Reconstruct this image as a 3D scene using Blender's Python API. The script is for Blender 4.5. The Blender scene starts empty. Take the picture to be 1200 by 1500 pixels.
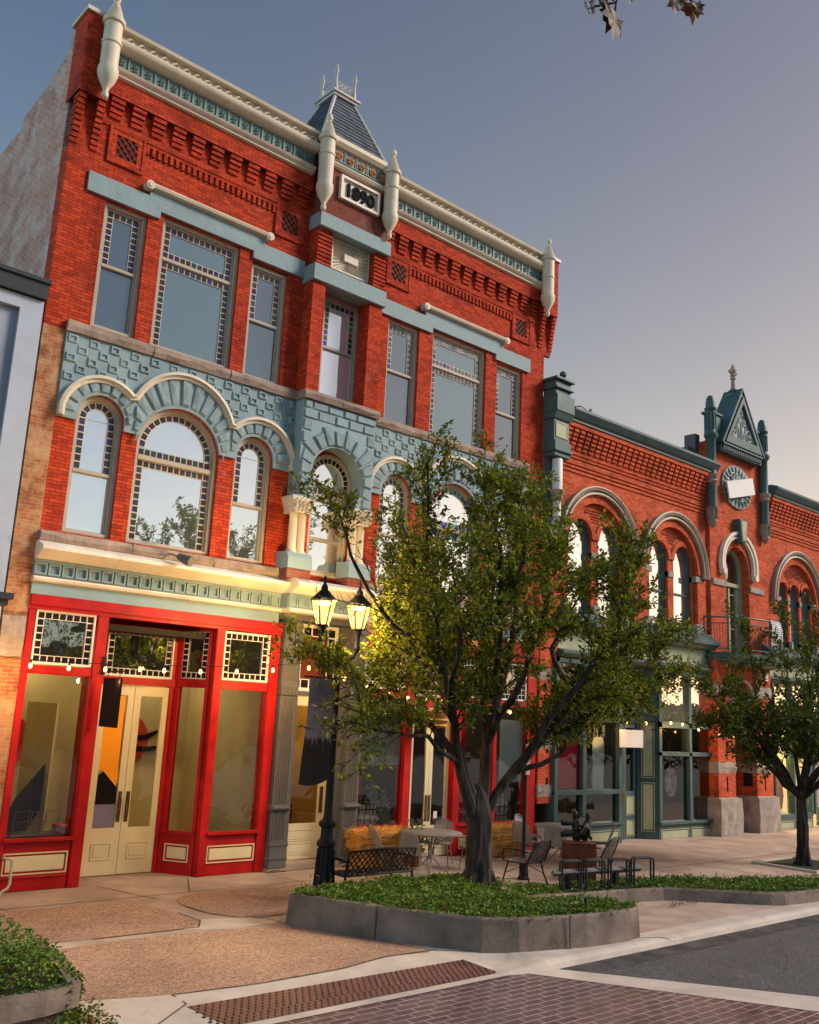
import bpy, bmesh, math, random
from mathutils import Vector, Matrix
from mathutils.geometry import tessellate_polygon
random.seed(7)
C = bpy.context.scene.collection
PI = math.pi
sin, cos, rad = math.sin, math.cos, math.radians
D = 15.63           # metres from the camera to the street front of the buildings

# ------------------------------------------------------------------ materials
def _nodes(name):
    m = bpy.data.materials.new(name); m.use_nodes = True
    nt = m.node_tree; nt.nodes.clear()
    out = nt.nodes.new('ShaderNodeOutputMaterial')
    return m, nt, out
def _n(nt, t, **kw):
    n = nt.nodes.new(t)
    for k, v in kw.items():
        if hasattr(n, k) and not (k in n.inputs): setattr(n, k, v)
        else: n.inputs[k].default_value = v
    return n
def rgba(c): return (c[0], c[1], c[2], 1)
def _mixc(nt, a, b, fac, mode='MIX'):
    m = nt.nodes.new('ShaderNodeMix'); m.data_type = 'RGBA'; m.blend_type = mode
    for sock, v in ((m.inputs[6], a), (m.inputs[7], b), (m.inputs[0], fac)):
        if hasattr(v, 'node'): nt.links.new(v, sock)
        elif isinstance(v, (int, float)): sock.default_value = v
        else: sock.default_value = rgba(v)
    return m.outputs[2]
def _ramp(nt, src, stops):
    r = nt.nodes.new('ShaderNodeValToRGB')
    while len(r.color_ramp.elements) < len(stops): r.color_ramp.elements.new(.5)
    for e, (p, c) in zip(r.color_ramp.elements, stops):
        e.position = p; e.color = rgba(c) if not isinstance(c, (int, float)) else (c, c, c, 1)
    nt.links.new(src, r.inputs[0]); return r.outputs[0]
def _noise(nt, vec, scale, detail=4, rough=.6):
    n = _n(nt, 'ShaderNodeTexNoise', Scale=scale, Detail=detail, Roughness=rough)
    nt.links.new(vec, n.inputs['Vector']); return n.outputs[0]
def mat(name, col, rough=.6, var=.14, scale=2.5, bump=.15, bscale=30, metal=0, grime=None, spec=.2, stretch=None):
    m, nt, out = _nodes(name)
    b = nt.nodes.new('ShaderNodeBsdfPrincipled'); nt.links.new(b.outputs[0], out.inputs[0])
    tc = nt.nodes.new('ShaderNodeTexCoord'); vec = tc.outputs['Object']
    if stretch:
        mp = nt.nodes.new('ShaderNodeMapping'); mp.inputs['Scale'].default_value = stretch
        nt.links.new(vec, mp.inputs[0]); vec = mp.outputs[0]
    n1 = _noise(nt, vec, scale, 6)
    lo = tuple(x*(1-var*1.6) for x in col); hi = tuple(min(1, x*(1+var)) for x in col)
    c = _ramp(nt, n1, [(.32, lo), (.68, hi)])
    if grime:
        n3 = _noise(nt, vec, scale*3.1, 8, .7)
        f = _ramp(nt, n3, [(.56, 0.), (.72, 1.)])
        c = _mixc(nt, c, grime, f)
    nt.links.new(c, b.inputs['Base Color'])
    b.inputs['Metallic'].default_value = metal
    b.inputs['Specular IOR Level'].default_value = spec
    n2 = _noise(nt, vec, bscale, 5)
    r = _ramp(nt, n1, [(.3, max(0, rough-.1)), (.7, min(1, rough+.1))]); nt.links.new(r, b.inputs['Roughness'])
    if bump:
        bp = nt.nodes.new('ShaderNodeBump'); bp.inputs['Strength'].default_value = bump; bp.inputs['Distance'].default_value = .02
        nt.links.new(n2, bp.inputs['Height']); nt.links.new(bp.outputs[0], b.inputs['Normal'])
    return m
def brick(name, c1, c2, mortar, weather=None, wamt=(.5, .7), bw=.19, rh=.062, ms=.007, rough=.85, flat=False, wscale=1.2, bump=.5):
    m, nt, out = _nodes(name)
    b = nt.nodes.new('ShaderNodeBsdfPrincipled'); nt.links.new(b.outputs[0], out.inputs[0])
    tc = nt.nodes.new('ShaderNodeTexCoord'); geo = nt.nodes.new('ShaderNodeNewGeometry')
    sp = nt.nodes.new('ShaderNodeSeparateXYZ'); nt.links.new(tc.outputs['Object'], sp.inputs[0])
    cb = nt.nodes.new('ShaderNodeCombineXYZ')
    def math_(op, a, bb=None):
        k = nt.nodes.new('ShaderNodeMath'); k.operation = op
        for i, v in enumerate((a, bb)):
            if v is None: continue
            if hasattr(v, 'node'): nt.links.new(v, k.inputs[i])
            else: k.inputs[i].default_value = v
        return k.outputs[0]
    if flat:
        nt.links.new(sp.outputs[0], cb.inputs[0]); nt.links.new(sp.outputs[1], cb.inputs[1])
    else:
        sn = nt.nodes.new('ShaderNodeSeparateXYZ'); nt.links.new(geo.outputs['True Normal'], sn.inputs[0])
        ay = math_('GREATER_THAN', math_('ABSOLUTE', sn.outputs[0]), .6)
        u = math_('ADD', math_('MULTIPLY', sp.outputs[1], ay), math_('MULTIPLY', sp.outputs[0], math_('SUBTRACT', 1., ay)))
        nt.links.new(u, cb.inputs[0]); nt.links.new(sp.outputs[2], cb.inputs[1])
    vec = cb.outputs[0]
    br = _n(nt, 'ShaderNodeTexBrick', Scale=1.0)
    br.inputs['Brick Width'].default_value = bw; br.inputs['Row Height'].default_value = rh
    br.inputs['Mortar Size'].default_value = ms; br.inputs['Mortar Smooth'].default_value = .3
    br.inputs['Bias'].default_value = -.1
    br.inputs['Color1'].default_value = rgba(c1); br.inputs['Color2'].default_value = rgba(c2); br.inputs['Mortar'].default_value = rgba(mortar)
    nt.links.new(vec, br.inputs['Vector'])
    obj = tc.outputs['Object']
    n1 = _noise(nt, obj, 1.1, 6, .65)
    dark = _ramp(nt, n1, [(.28, (.5, .46, .46)), (.47, (1, 1, 1)), (.72, (1.18, 1.16, 1.1))])
    c = _mixc(nt, br.outputs[0], dark, 1., 'MULTIPLY')
    n3 = _noise(nt, vec, 9., 3, .5)
    sp2 = _ramp(nt, n3, [(.35, (.7, .65, .65)), (.55, (1, 1, 1))])
    c = _mixc(nt, c, sp2, .55, 'MULTIPLY')
    if weather:
        n4 = _noise(nt, obj, wscale, 10, .72)
        f = _ramp(nt, n4, [(wamt[0], 0.), (wamt[1], 1.)])
        c = _mixc(nt, c, weather, f)
    nt.links.new(c, b.inputs['Base Color']); b.inputs['Roughness'].default_value = rough
    b.inputs['Specular IOR Level'].default_value = .12
    h = math_('ADD', math_('MULTIPLY', br.outputs[1], -1.), math_('MULTIPLY', _noise(nt, obj, 45., 3), .6))
    bp = nt.nodes.new('ShaderNodeBump'); bp.inputs['Strength'].default_value = bump; bp.inputs['Distance'].default_value = .015
    nt.links.new(h, bp.inputs['Height']); nt.links.new(bp.outputs[0], b.inputs['Normal'])
    return m
def emit(name, col, st):
    m, nt, out = _nodes(name)
    e = _n(nt, 'ShaderNodeEmission', Color=rgba(col), Strength=st); nt.links.new(e.outputs[0], out.inputs[0]); return m
def glass_mirror(name, inner, refl=(.92, .95, 1), fac=.8, wav=.012):
    m, nt, out = _nodes(name)
    d = _n(nt, 'ShaderNodeBsdfDiffuse', Color=rgba(inner))
    g = _n(nt, 'ShaderNodeBsdfGlossy', Color=rgba(refl), Roughness=.015)
    tc = nt.nodes.new('ShaderNodeTexCoord')
    n = _noise(nt, tc.outputs['Object'], 1.6, 2)
    bp = nt.nodes.new('ShaderNodeBump'); bp.inputs['Strength'].default_value = 1.; bp.inputs['Distance'].default_value = wav
    nt.links.new(n, bp.inputs['Height']); nt.links.new(bp.outputs[0], g.inputs['Normal'])
    mx = nt.nodes.new('ShaderNodeMixShader'); mx.inputs[0].default_value = fac
    nt.links.new(d.outputs[0], mx.inputs[1]); nt.links.new(g.outputs[0], mx.inputs[2]); nt.links.new(mx.outputs[0], out.inputs[0])
    return m
def glass_clear(name, base=.1, tint=(.93, .96, .95), k=1.1):
    m, nt, out = _nodes(name)
    t = _n(nt, 'ShaderNodeBsdfTransparent', Color=rgba(tint))
    g = _n(nt, 'ShaderNodeBsdfGlossy', Color=(1, 1, 1, 1), Roughness=.01)
    tc = nt.nodes.new('ShaderNodeTexCoord')
    n = _noise(nt, tc.outputs['Object'], 1.3, 2)
    bp = nt.nodes.new('ShaderNodeBump'); bp.inputs['Strength'].default_value = 1.; bp.inputs['Distance'].default_value = .008
    nt.links.new(n, bp.inputs['Height']); nt.links.new(bp.outputs[0], g.inputs['Normal'])
    fr = _n(nt, 'ShaderNodeFresnel', IOR=1.5)
    a = nt.nodes.new('ShaderNodeMath'); a.operation = 'MULTIPLY_ADD'; nt.links.new(fr.outputs[0], a.inputs[0]); a.inputs[1].default_value = k; a.inputs[2].default_value = base
    a.use_clamp = True
    mx = nt.nodes.new('ShaderNodeMixShader'); nt.links.new(a.outputs[0], mx.inputs[0])
    nt.links.new(t.outputs[0], mx.inputs[1]); nt.links.new(g.outputs[0], mx.inputs[2]); nt.links.new(mx.outputs[0], out.inputs[0])
    return m
def leafmat(name, col, trans=.35, rough=.5):
    m, nt, out = _nodes(name)
    b = nt.nodes.new('ShaderNodeBsdfPrincipled'); b.inputs['Roughness'].default_value = rough
    b.inputs['Specular IOR Level'].default_value = .2
    tr = nt.nodes.new('ShaderNodeBsdfTranslucent')
    geo = nt.nodes.new('ShaderNodeNewGeometry')
    c = _ramp(nt, geo.outputs['Random Per Island'], [(0., tuple(x*.6 for x in col)), (.5, col), (1., (col[0]*1.7, col[1]*1.35, col[2]*1.1))])
    nt.links.new(c, b.inputs['Base Color'])
    c2 = _mixc(nt, c, (1.3, 1.2, .5), 1., 'MULTIPLY'); nt.links.new(c2, tr.inputs[0])
    mx = nt.nodes.new('ShaderNodeMixShader'); mx.inputs[0].default_value = trans
    nt.links.new(b.outputs[0], mx.inputs[1]); nt.links.new(tr.outputs[0], mx.inputs[2]); nt.links.new(mx.outputs[0], out.inputs[0])
    return m

RED1, RED2 = (.56, .058, .017), (.30, .026, .010)
MAT = dict(
 brick=brick('red brick', RED1, RED2, (.125, .03, .022), (.40, .14, .09), (.58, .82)),
 brick_g=brick('orange red brick', (.66, .12, .042), (.42, .062, .026), (.22, .065, .045), (.42, .15, .10), (.62, .85)),
 brick_old=brick('weathered side brick', (.50, .17, .11), (.34, .11, .085), (.48, .38, .34), (.60, .50, .46), (.46, .74), wscale=1.6, ms=.012),
 brick_tan=brick('worn tan brick', (.42, .15, .055), (.33, .085, .035), (.34, .25, .17), (.45, .31, .17), (.44, .66), wscale=2.2),
 brick_dark=brick('sooty brick', (.22, .045, .03), (.14, .035, .028), (.16, .10, .08), (.27, .16, .13), (.5, .75)),
 brick_worn=brick('worn wall brick', (.30, .12, .08), (.22, .08, .055), (.24, .17, .14), (.28, .2, .17), (.45, .7)),
 lattice=mat('dark terracotta', (.13, .022, .014), .8),
 blue=mat('grey blue painted stone', (.225, .30, .318), .62, .12, 1.4, .5, 9, grime=(.25, .33, .34)),
 bluerough=mat('rough grey blue stone', (.22, .295, .312), .65, .16, 2.2, 1.0, 7),
 bluesmooth=mat('grey blue paint', (.225, .31, .335), .5, .06, 1.2, .06, 20),
 teal=mat('green grey metal', (.125, .185, .175), .5, .1, 2, .1, 20),
 tealhi=mat('grey green ornament', (.165, .235, .22), .5, .1, 3, .2, 30),
 cream=mat('cream painted metal', (.60, .52, .40), .5, .08, 1.6, .08, 25, grime=(.45, .38, .29)),
 cream2=mat('cream white cornice paint', (.70, .62, .52), .5, .1, 1.2, .1, 18, grime=(.5, .42, .34)),
 frame=mat('taupe window paint', (.40, .335, .265), .5, .06, 2, .05),
 muntin=mat('pale glazing bars', (.56, .50, .41), .5, .05, 3, .05),
 white=mat('white glazing bars', (.74, .70, .63), .5, .05, 3, .05),
 stone=mat('brownstone sill', (.31, .225, .18), .85, .25, 2.4, .9, 14, grime=(.2, .15, .13)),
 greystone=mat('grey band stone', (.33, .27, .23), .9, .25, 3, .8, 14),
 redp=mat('red storefront paint', (.43, .009, .010), .45, .18, 1.9, .15, 10, grime=(.33, .022, .018)),
 redworn=mat('scuffed red paint', (.52, .018, .016), .5, .15, 2, .1, 14, grime=(.42, .2, .16)),
 yellow=mat('cream yellow door paint', (.70, .59, .36), .4, .07, 1.5, .05, 20),
 grey=mat('dark grey cast iron', (.115, .108, .108), .5, .12, 2, .1, 20),
 slate=mat('slate', (.09, .105, .13), .6, .25, 5, .3, 20),
 leadwhite=mat('pale metal ridge', (.45, .43, .40), .5),
 ggreen=mat('dark grey green paint', (.062, .105, .105), .45, .12, 1.8, .08, 20),
 gcream=mat('olive cream paint', (.36, .36, .23), .5, .1, 2, .05),
 gpale=mat('pale scroll paint', (.44, .46, .42), .55, .1, 3),
 terraf=mat('terracotta rosette', (.45, .21, .11), .7, .15, 5, .3),
 black=mat('black iron', (.012, .012, .013), .58, .2, 4, .1, 30, spec=.2),
 bronze=mat('dark bronze', (.028, .026, .026), .5, .4, 6, .25, 18, metal=.5),
 rust=mat('rust steel', (.115, .032, .018), .75, .35, 3.5, .2, 20, stretch=(1, 1, .3)),
 brass=mat('worn brass', (.22, .13, .06), .4, .2, 6, .1, metal=.8),
 greymetal=mat('grey painted mesh steel', (.22, .20, .185), .5, .1, 5),
 concrete=mat('pinkish concrete', (.40, .30, .24), .88, .2, 1.1, .25, 60, grime=(.31, .225, .18)),
 concrete2=mat('pale concrete', (.49, .415, .35), .88, .13, 1.4, .2, 60, grime=(.39, .32, .26)),
 planterc=mat('stained planter concrete', (.20, .15, .12), .9, .32, 1.6, .6, 25, grime=(.12, .09, .075)),
 asphalt=mat('asphalt', (.06, .056, .057), .72, .3, .9, .7, 110, grime=(.08, .074, .073)),
 joint=mat('dark joint', (.10, .07, .055), .95),
 bark=mat('rough bark', (.042, .031, .027), .9, .6, 7, 1.0, 16, stretch=(1, 1, .22)),
 soil=mat('leafy soil', (.022, .032, .012), .95, .4, 9, .8, 30),
 hay=mat('golden straw', (.50, .25, .06), .8, .4, 9, 1.0, 45, stretch=(.25, 1, 1)),
 greyb=mat('blue grey stucco', (.29, .325, .40), .8, .09, 1.5, .35, 55),
 greyt=mat('blue grey trim', (.36, .40, .48), .6, .06, 2, .05),
 darktrim=mat('charcoal trim', (.03, .033, .04), .5),
 wall_in=mat('beige interior wall', (.46, .40, .22), .8, .06, 1, 0),
 wall_ye=mat('ochre interior wall', (.55, .38, .12), .8, .06, 1, 0),
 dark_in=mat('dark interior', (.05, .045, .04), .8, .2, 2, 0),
 orange=mat('orange panel', (.90, .32, .01), .5, .04, 1, 0),
 blackp=mat('black panel', (.012, .009, .011), .8, .1, 1, 0, spec=.05),
 purple=mat('dull purple panel', (.20, .165, .25), .6, .04, 1, 0),
 redart=mat('dark red disc', (.42, .05, .03), .7, .05, 1, 0),
 wood=mat('brown wood', (.22, .08, .03), .5, .25, 3, .1, stretch=(1, .2, 1)),
 blind=mat('pale grey blind', (.47, .52, .47), .8, .05, 1.2, .05),
 whitep=mat('white panel', (.70, .67, .62), .5, .05, 2, .03),
 gold=mat('gilt letters', (.62, .38, .10), .4, .1, 5),
 posterred=mat('crimson poster', (.72, .014, .05), .5, .05, 2, 0),
 posterblue=mat('blue poster band', (.03, .17, .50), .5, .05, 2, 0),
 posterpale=mat('pale poster', (.66, .78, .78), .5, .06, 2, 0),
 boxpale=mat('pale gift paper', (.42, .45, .42), .6, .1, 6, 0),
 boxdark=mat('dark gift ribbon', (.06, .03, .025), .6),
 pipe=mat('pale pipe paint', (.50, .43, .33), .5, .1, 5),
 clear=glass_clear('shop glass', .05, (.96, .98, .97), .9),
 shopdark=glass_mirror('dark transom glass', (.012, .014, .012), (.8, .85, .85), .35, .012),
 shopgreen=glass_clear('green shop glass', .05, (.93, .95, .94), .9),
 sky2=glass_mirror('reflecting window glass', (.25, .28, .30), (.98, .99, 1), .86, .004),
 sky3=glass_mirror('third floor window glass', (.04, .06, .07), (.80, .92, 1.), .25, .004),
 sky3b=glass_mirror('window glass over a drawn blind', (.085, .135, .15), (.80, .92, 1.), .24, .006),
 skyblue=glass_mirror('window glass with pale blind', (.55, .62, .68), (.95, .97, 1), .5, .004),
 leaf_dk=leafmat('deep green leaves', (.085, .128, .018)),
 leaf_md=leafmat('mid green leaves', (.135, .178, .022)),
 leaf_yl=leafmat('yellow green leaves', (.225, .22, .03)),
 leaf_t2=leafmat('olive leaves', (.06, .085, .018)),
 ivy=leafmat('ivy leaves', (.062, .14, .02), .2, .45),
 ivy2=leafmat('light ivy leaves', (.13, .21, .035), .2, .45),
 ivybrown=leafmat('reddish ivy leaves', (.13, .06, .02), .2),
 maple=leafmat('autumn maple leaf', (.055, .024, .007), .3),
 maple2=leafmat('green maple leaf', (.035, .04, .010), .3),
 drygrass=leafmat('straw stalks', (.55, .27, .05), .2),
)
TILES = [mat('stained tile %d' % i, c, .16, .1, 4, .05) for i, c in enumerate([(.035, .035, .09), (.07, .035, .03), (.03, .05, .05), (.05, .045, .075), (.045, .03, .035), (.05, .055, .06)])]
TILES_BR = [mat('bright stained tile %d' % i, c, .16, .1, 4, .05) for i, c in enumerate([(.04, .05, .42), (.02, .25, .10), (.36, .03, .04), (.05, .06, .36)])]
TILES_DK = [mat('dark stained tile %d' % i, c, .12, .1, 4, .05) for i, c in enumerate([(.012, .013, .016), (.02, .014, .012), (.03, .01, .012), (.012, .016, .014)])]

# ------------------------------------------------------------------ mesh builder
class M:
    def __init__(s): s.v = []; s.f = []; s.k = []; s.sm = []; s.cur = 0; s.smooth = False
    def add(s, vs, fs):
        o = len(s.v); s.v += [tuple(p) for p in vs]
        for f in fs: s.f.append(tuple(o+i for i in f)); s.k.append(s.cur); s.sm.append(s.smooth)
        return s
    def quad(s, *p): return s.add(p, [tuple(range(len(p)))])
    def box(s, x0, x1, y0, y1, z0, z1):
        v = [(x, y, z) for z in (z0, z1) for y in (y0, y1) for x in (x0, x1)]
        return s.add(v, [(0, 2, 3, 1), (4, 5, 7, 6), (0, 1, 5, 4), (2, 6, 7, 3), (0, 4, 6, 2), (1, 3, 7, 5)])
    def bbox(s, x0, x1, y0, y1, z0, z1, e=.012):
        # box whose front edges are chamfered
        return s.extr_y([(x0+e, z0), (x1-e, z0), (x1, z0+e), (x1, z1-e), (x1-e, z1), (x0+e, z1), (x0, z1-e), (x0, z0+e)], y0+e, y1).extr_y([(x0+e, z0+e), (x1-e, z0+e), (x1-e, z1-e), (x0+e, z1-e)], y0, y0+e)
    def plate(s, outer, holes=(), y0=0., y1=.1, back=False):
        """outline and holes in (x,z); front face at y0, side walls to y1"""
        polys = [[Vector((p[0], p[1], 0)) for p in outer]] + [[Vector((p[0], p[1], 0)) for p in h] for h in holes]
        flat = [p for q in polys for p in q]
        tris = tessellate_polygon(polys)
        fs = []
        for t in tris:
            a, b, c = (flat[i] for i in t)
            n = (b-a).cross(c-a).z
            if abs(n) < 1e-9: continue
            fs.append(tuple(t) if n > 0 else tuple(reversed(t)))
        s.add([(p.x, y0, p.y) for p in flat], fs)
        if back: s.add([(p.x, y1, p.y) for p in flat], [tuple(reversed(f)) for f in fs])
        if y1 > y0:
            for q in polys:
                n = len(q)
                s.add([(p.x, y0, p.y) for p in q]+[(p.x, y1, p.y) for p in q], [(i, (i+1) % n, n+(i+1) % n, n+i) for i in range(n)])
        return s
    def extr_y(s, poly, y0, y1): return s.plate(poly, (), y0, y1, True)
    def extr_x(s, prof, x0, x1):
        """closed profile of (y,z) swept along x"""
        n = len(prof)
        v = [(x0, y, z) for y, z in prof]+[(x1, y, z) for y, z in prof]
        return s.add(v, [(i, n+i, n+(i+1) % n, (i+1) % n) for i in range(n)]+[tuple(range(n)), tuple(range(2*n-1, n-1, -1))])
    def extr_z(s, poly, z0, z1, cap=True):
        n = len(poly)
        v = [(x, y, z0) for x, y in poly]+[(x, y, z1) for x, y in poly]
        s.add(v, [(i, (i+1) % n, n+(i+1) % n, n+i) for i in range(n)])
        if cap:
            tr = tessellate_polygon([[Vector((x, y, 0)) for x, y in poly]])
            s.add([(x, y, z1) for x, y in poly], [tuple(t) for t in tr]); s.add([(x, y, z0) for x, y in poly], [tuple(t) for t in tr])
        return s
    def tube(s, pts, r, n=8, cap=True):
        pts = [Vector(p) for p in pts]; rs = r if isinstance(r, (list, tuple)) else [r]*len(pts)
        sm, s.smooth = s.smooth, True
        vs = []; up = None
        for i, p in enumerate(pts):
            d = (pts[min(i+1, len(pts)-1)]-pts[max(i-1, 0)]).normalized()
            if up is None:
                up = Vector((0, 0, 1)) if abs(d.z) < .9 else Vector((1, 0, 0))
            a = d.cross(up)
            if a.length < 1e-4: a = d.cross(Vector((0, 1, 0)))
            a.normalize(); b = a.cross(d).normalized(); up = b
            vs += [p+(a*cos(2*PI*j/n)+b*sin(2*PI*j/n))*rs[i] for j in range(n)]
        fs = [(i*n+j, i*n+(j+1) % n, (i+1)*n+(j+1) % n, (i+1)*n+j) for i in range(len(pts)-1) for j in range(n)]
        if cap: fs += [tuple(range(n)), tuple(range(len(pts)*n-1, (len(pts)-1)*n-1, -1))]
        s.add(vs, fs); s.smooth = sm; return s
    def lathe(s, cx, cy, prof, n=20, smooth=True, sq=None):
        sm, s.smooth = s.smooth, smooth
        vs = [(cx+r*cos(2*PI*(j+.5)/n), cy+r*sin(2*PI*(j+.5)/n), z) for r, z in prof for j in range(n)]
        fs = [(i*n+j, i*n+(j+1) % n, (i+1)*n+(j+1) % n, (i+1)*n+j) for i in range(len(prof)-1) for j in range(n)]
        fs += [tuple(range(n)), tuple((len(prof)-1)*n+j for j in range(n))]
        s.add(vs, fs); s.smooth = sm; return s
    def sphere(s, c, r, n=10, sz=(1, 1, 1)):
        sm, s.smooth = s.smooth, True
        vs = []; m = n//2+1
        for i in range(m+1):
            t = PI*i/m
            for j in range(n): vs.append((c[0]+r*sz[0]*sin(t)*cos(2*PI*j/n), c[1]+r*sz[1]*sin(t)*sin(2*PI*j/n), c[2]+r*sz[2]*cos(t)))
        s.add(vs, [(i*n+j, (i+1)*n+j, (i+1)*n+(j+1) % n, i*n+(j+1) % n) for i in range(m) for j in range(n)]); s.smooth = sm; return s
    def build(s, name, mats, parent=None, dedupe=False):
        off = parent_loc(parent)
        me = bpy.data.meshes.new(name)
        me.from_pydata([(x-off.x, y-off.y, z-off.z) for x, y, z in s.v], [], s.f)
        for m in (mats if isinstance(mats, (list, tuple)) else [mats]): me.materials.append(MAT[m] if isinstance(m, str) else m)
        me.polygons.foreach_set('material_index', s.k); me.polygons.foreach_set('use_smooth', s.sm)
        if any(s.sm): me.set_sharp_from_angle(angle=rad(38))
        me.update()
        o = bpy.data.objects.new(name, me); C.objects.link(o)
        if parent: o.parent = parent
        return o
def parent_loc(p):
    v = Vector((0, 0, 0))
    while p is not None: v = v+p.location; p = p.parent
    return v
def recalc(o):
    bm = bmesh.new(); bm.from_mesh(o.data); bmesh.ops.recalc_face_normals(bm, faces=bm.faces); bm.to_mesh(o.data); bm.free(); return o
def thing(name, label, cat, loc=(0, 0, 0), group=None):
    o = bpy.data.objects.new(name, None); C.objects.link(o); o.location = loc; o.empty_display_size = .2
    o['label'] = label; o['category'] = cat
    if group: o['group'] = group
    return o
def tag(o, label, cat, group=None, kind=None):
    o['label'] = label; o['category'] = cat
    if group: o['group'] = group
    if kind: o['kind'] = kind
    return o
def struct(o, label=None, cat=None):
    o['kind'] = 'structure'
    if label: o['label'] = label
    if cat: o['category'] = cat
    return o
def copy_tree(o, parent=None):
    c = o.copy(); C.objects.link(c); c.parent = parent
    for ch in [q for q in bpy.data.objects if q.parent == o]: copy_tree(ch, c)
    return c
def arc(cx, cz, r, a0, a1, n=18, rz=None):
    return [(cx+r*cos(rad(a0+(a1-a0)*i/n)), cz+(rz or r)*sin(rad(a0+(a1-a0)*i/n))) for i in range(n+1)]
def archpoly(x0, x1, z0, zs, n=18):
    r = (x1-x0)/2
    return [(x0, z0), (x1, z0)]+arc((x0+x1)/2, zs, r, 0, 180, n)
def rect(x0, x1, z0, z1): return [(x0, z0), (x1, z0), (x1, z1), (x0, z1)]
def text_mesh(txt, size, depth, name, mt, parent, loc, bold=.0):
    cu = bpy.data.curves.new('lettering', 'FONT'); cu.body = txt; cu.size = size; cu.extrude = depth; cu.align_x = 'CENTER'; cu.offset = bold
    t = bpy.data.objects.new('lettering_tmp', cu); C.objects.link(t)
    bpy.context.view_layer.update()
    me = bpy.data.meshes.new_from_object(t.evaluated_get(bpy.context.evaluated_depsgraph_get()))
    bpy.data.objects.remove(t)
    me.transform(Matrix.Rotation(PI/2, 4, 'X')); off = parent_loc(parent)
    me.transform(Matrix.Translation(Vector(loc)-off)); me.materials.clear(); me.materials.append(MAT[mt])
    o = bpy.data.objects.new(name, me); C.objects.link(o); o.parent = parent; return o
# strength, dust, ozone, air, saturation of the sky; then how it warms towards the sunset and dims with height
SKY = (.12, 1.5, 1.5, 1.0, .75)
GRAD = [(-.019, -1.767, .373), (.094, -1.559, -.192), (-.182, -.921, -.459)]
YOFF, YDIM = 0., (.77, .733, .573)
SUN_E, SUN_ANG, SUN_LEL, EXPO = 2.1, 20, 32, 1.
# ------------------------------------------------------------------ windows
def tiles_rect(bk, tl, x0, x1, z0, z1, y, t, sides, ncol):
    """coloured squares along the sides of a rectangle on a pale backing strip"""
    cells = []
    g = t*.09
    def run(a0, a1, fixed, horiz):
        n = max(1, round((a1-a0)/t)); w = (a1-a0)/n
        for i in range(n):
            if horiz: cells.append((a0+i*w, a0+(i+1)*w, fixed, fixed+t))
            else: cells.append((fixed, fixed+t, a0+i*w, a0+(i+1)*w))
    zz0 = z0+(t if 'B' in sides else 0); zz1 = z1-(t if 'T' in sides else 0)
    if 'T' in sides: run(x0, x1, z1-t, True)
    if 'B' in sides: run(x0, x1, z0, True)
    if 'L' in sides: run(zz0, zz1, x0, False)
    if 'R' in sides: run(zz0, zz1, x1-t, False)
    hole = rect(x0+(t if 'L' in sides else 0.004), x1-(t if 'R' in sides else 0.004), zz0+(0 if 'B' in sides else .004), zz1-(0 if 'T' in sides else .004))
    bk.plate(rect(x0, x1, z0, z1), [hole], y, y+.02)
    for a, b, c, d in cells:
        tl.cur = random.randrange(ncol); tl.quad((a+g, y-.004, c+g), (b-g, y-.004, c+g), (b-g, y-.004, d-g), (a+g, y-.004, d-g))
def ring(m, x0, x1, z0, z1, w, y0, y1): m.plate(rect(x0, x1, z0, z1), [rect(x0+w, x1-w, z0+w, z1-w)], y0, y1)
def window_rect(par, x0, x1, z0, z1, y, zm, kind, glass, tiles=None, t=.125, gl_low=None):
    tiles = tiles or TILES
    f = M(); w = .075
    ring(f, x0, x1, z0, z1, w, y-.05, y+.1); ring(f, x0+w, x1-w, z0+w*.8, z1-w, .035, y-.005, y+.1)
    a, b, c, d = x0+w+.035, x1-w-.035, z0+w+.02, z1-w-.035
    bk = M(); tl = M()
    if kind == 'sash':
        f.bbox(a-.03, b+.03, y-.02, y+.08, zm-.035, zm+.035)
        tiles_rect(bk, tl, a, b, zm+.035, d, y+.02, t, 'TLR', len(tiles))
    else:   # cottage window: bordered transom above, large light with border on three sides
        f.bbox(a-.03, b+.03, y-.02, y+.08, zm-.04, zm+.04)
        tiles_rect(bk, tl, a, b, zm+.04, d, y+.02, t, 'TBLR', len(tiles))
        tiles_rect(bk, tl, a, b, c, zm-.04, y+.02, t, 'TLR', len(tiles))
    o = f.build('window', 'frame', par)
    p = M().quad((a, y+.04, c), (b, y+.04, c), (b, y+.04, d), (a, y+.04, d)).build('pane', glass, o)
    bk.build('glazing_bars', 'muntin', o)
    tl.build('stained_glass', tiles, o)
    M().quad((x0, y+.12, z0), (x1, y+.12, z0), (x1, y+.12, z1), (x0, y+.12, z1)).build('window_back', 'dark_in', o)
    return o
def arc_tiles(bk, tl, cx, cz, r, t, y, n, ncol, a0=0, a1=180):
    bk.plate(arc(cx, cz, r, a0, a1, 28)+list(reversed(arc(cx, cz, r-t, a0, a1, 28))), (), y, y+.02)
    da = (a1-a0)/n; g = 1.6
    for i in range(n):
        p, q = rad(a0+i*da+da*.1), rad(a0+(i+1)*da-da*.1); ro, ri = r-t*.1, r-t*.9
        tl.cur = random.randrange(ncol)
        tl.quad((cx+ri*cos(p), y-.004, cz+ri*sin(p)), (cx+ro*cos(p), y-.004, cz+ro*sin(p)), (cx+ro*cos(q), y-.004, cz+ro*sin(q)), (cx+ri*cos(q), y-.004, cz+ri*sin(q)))
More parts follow.
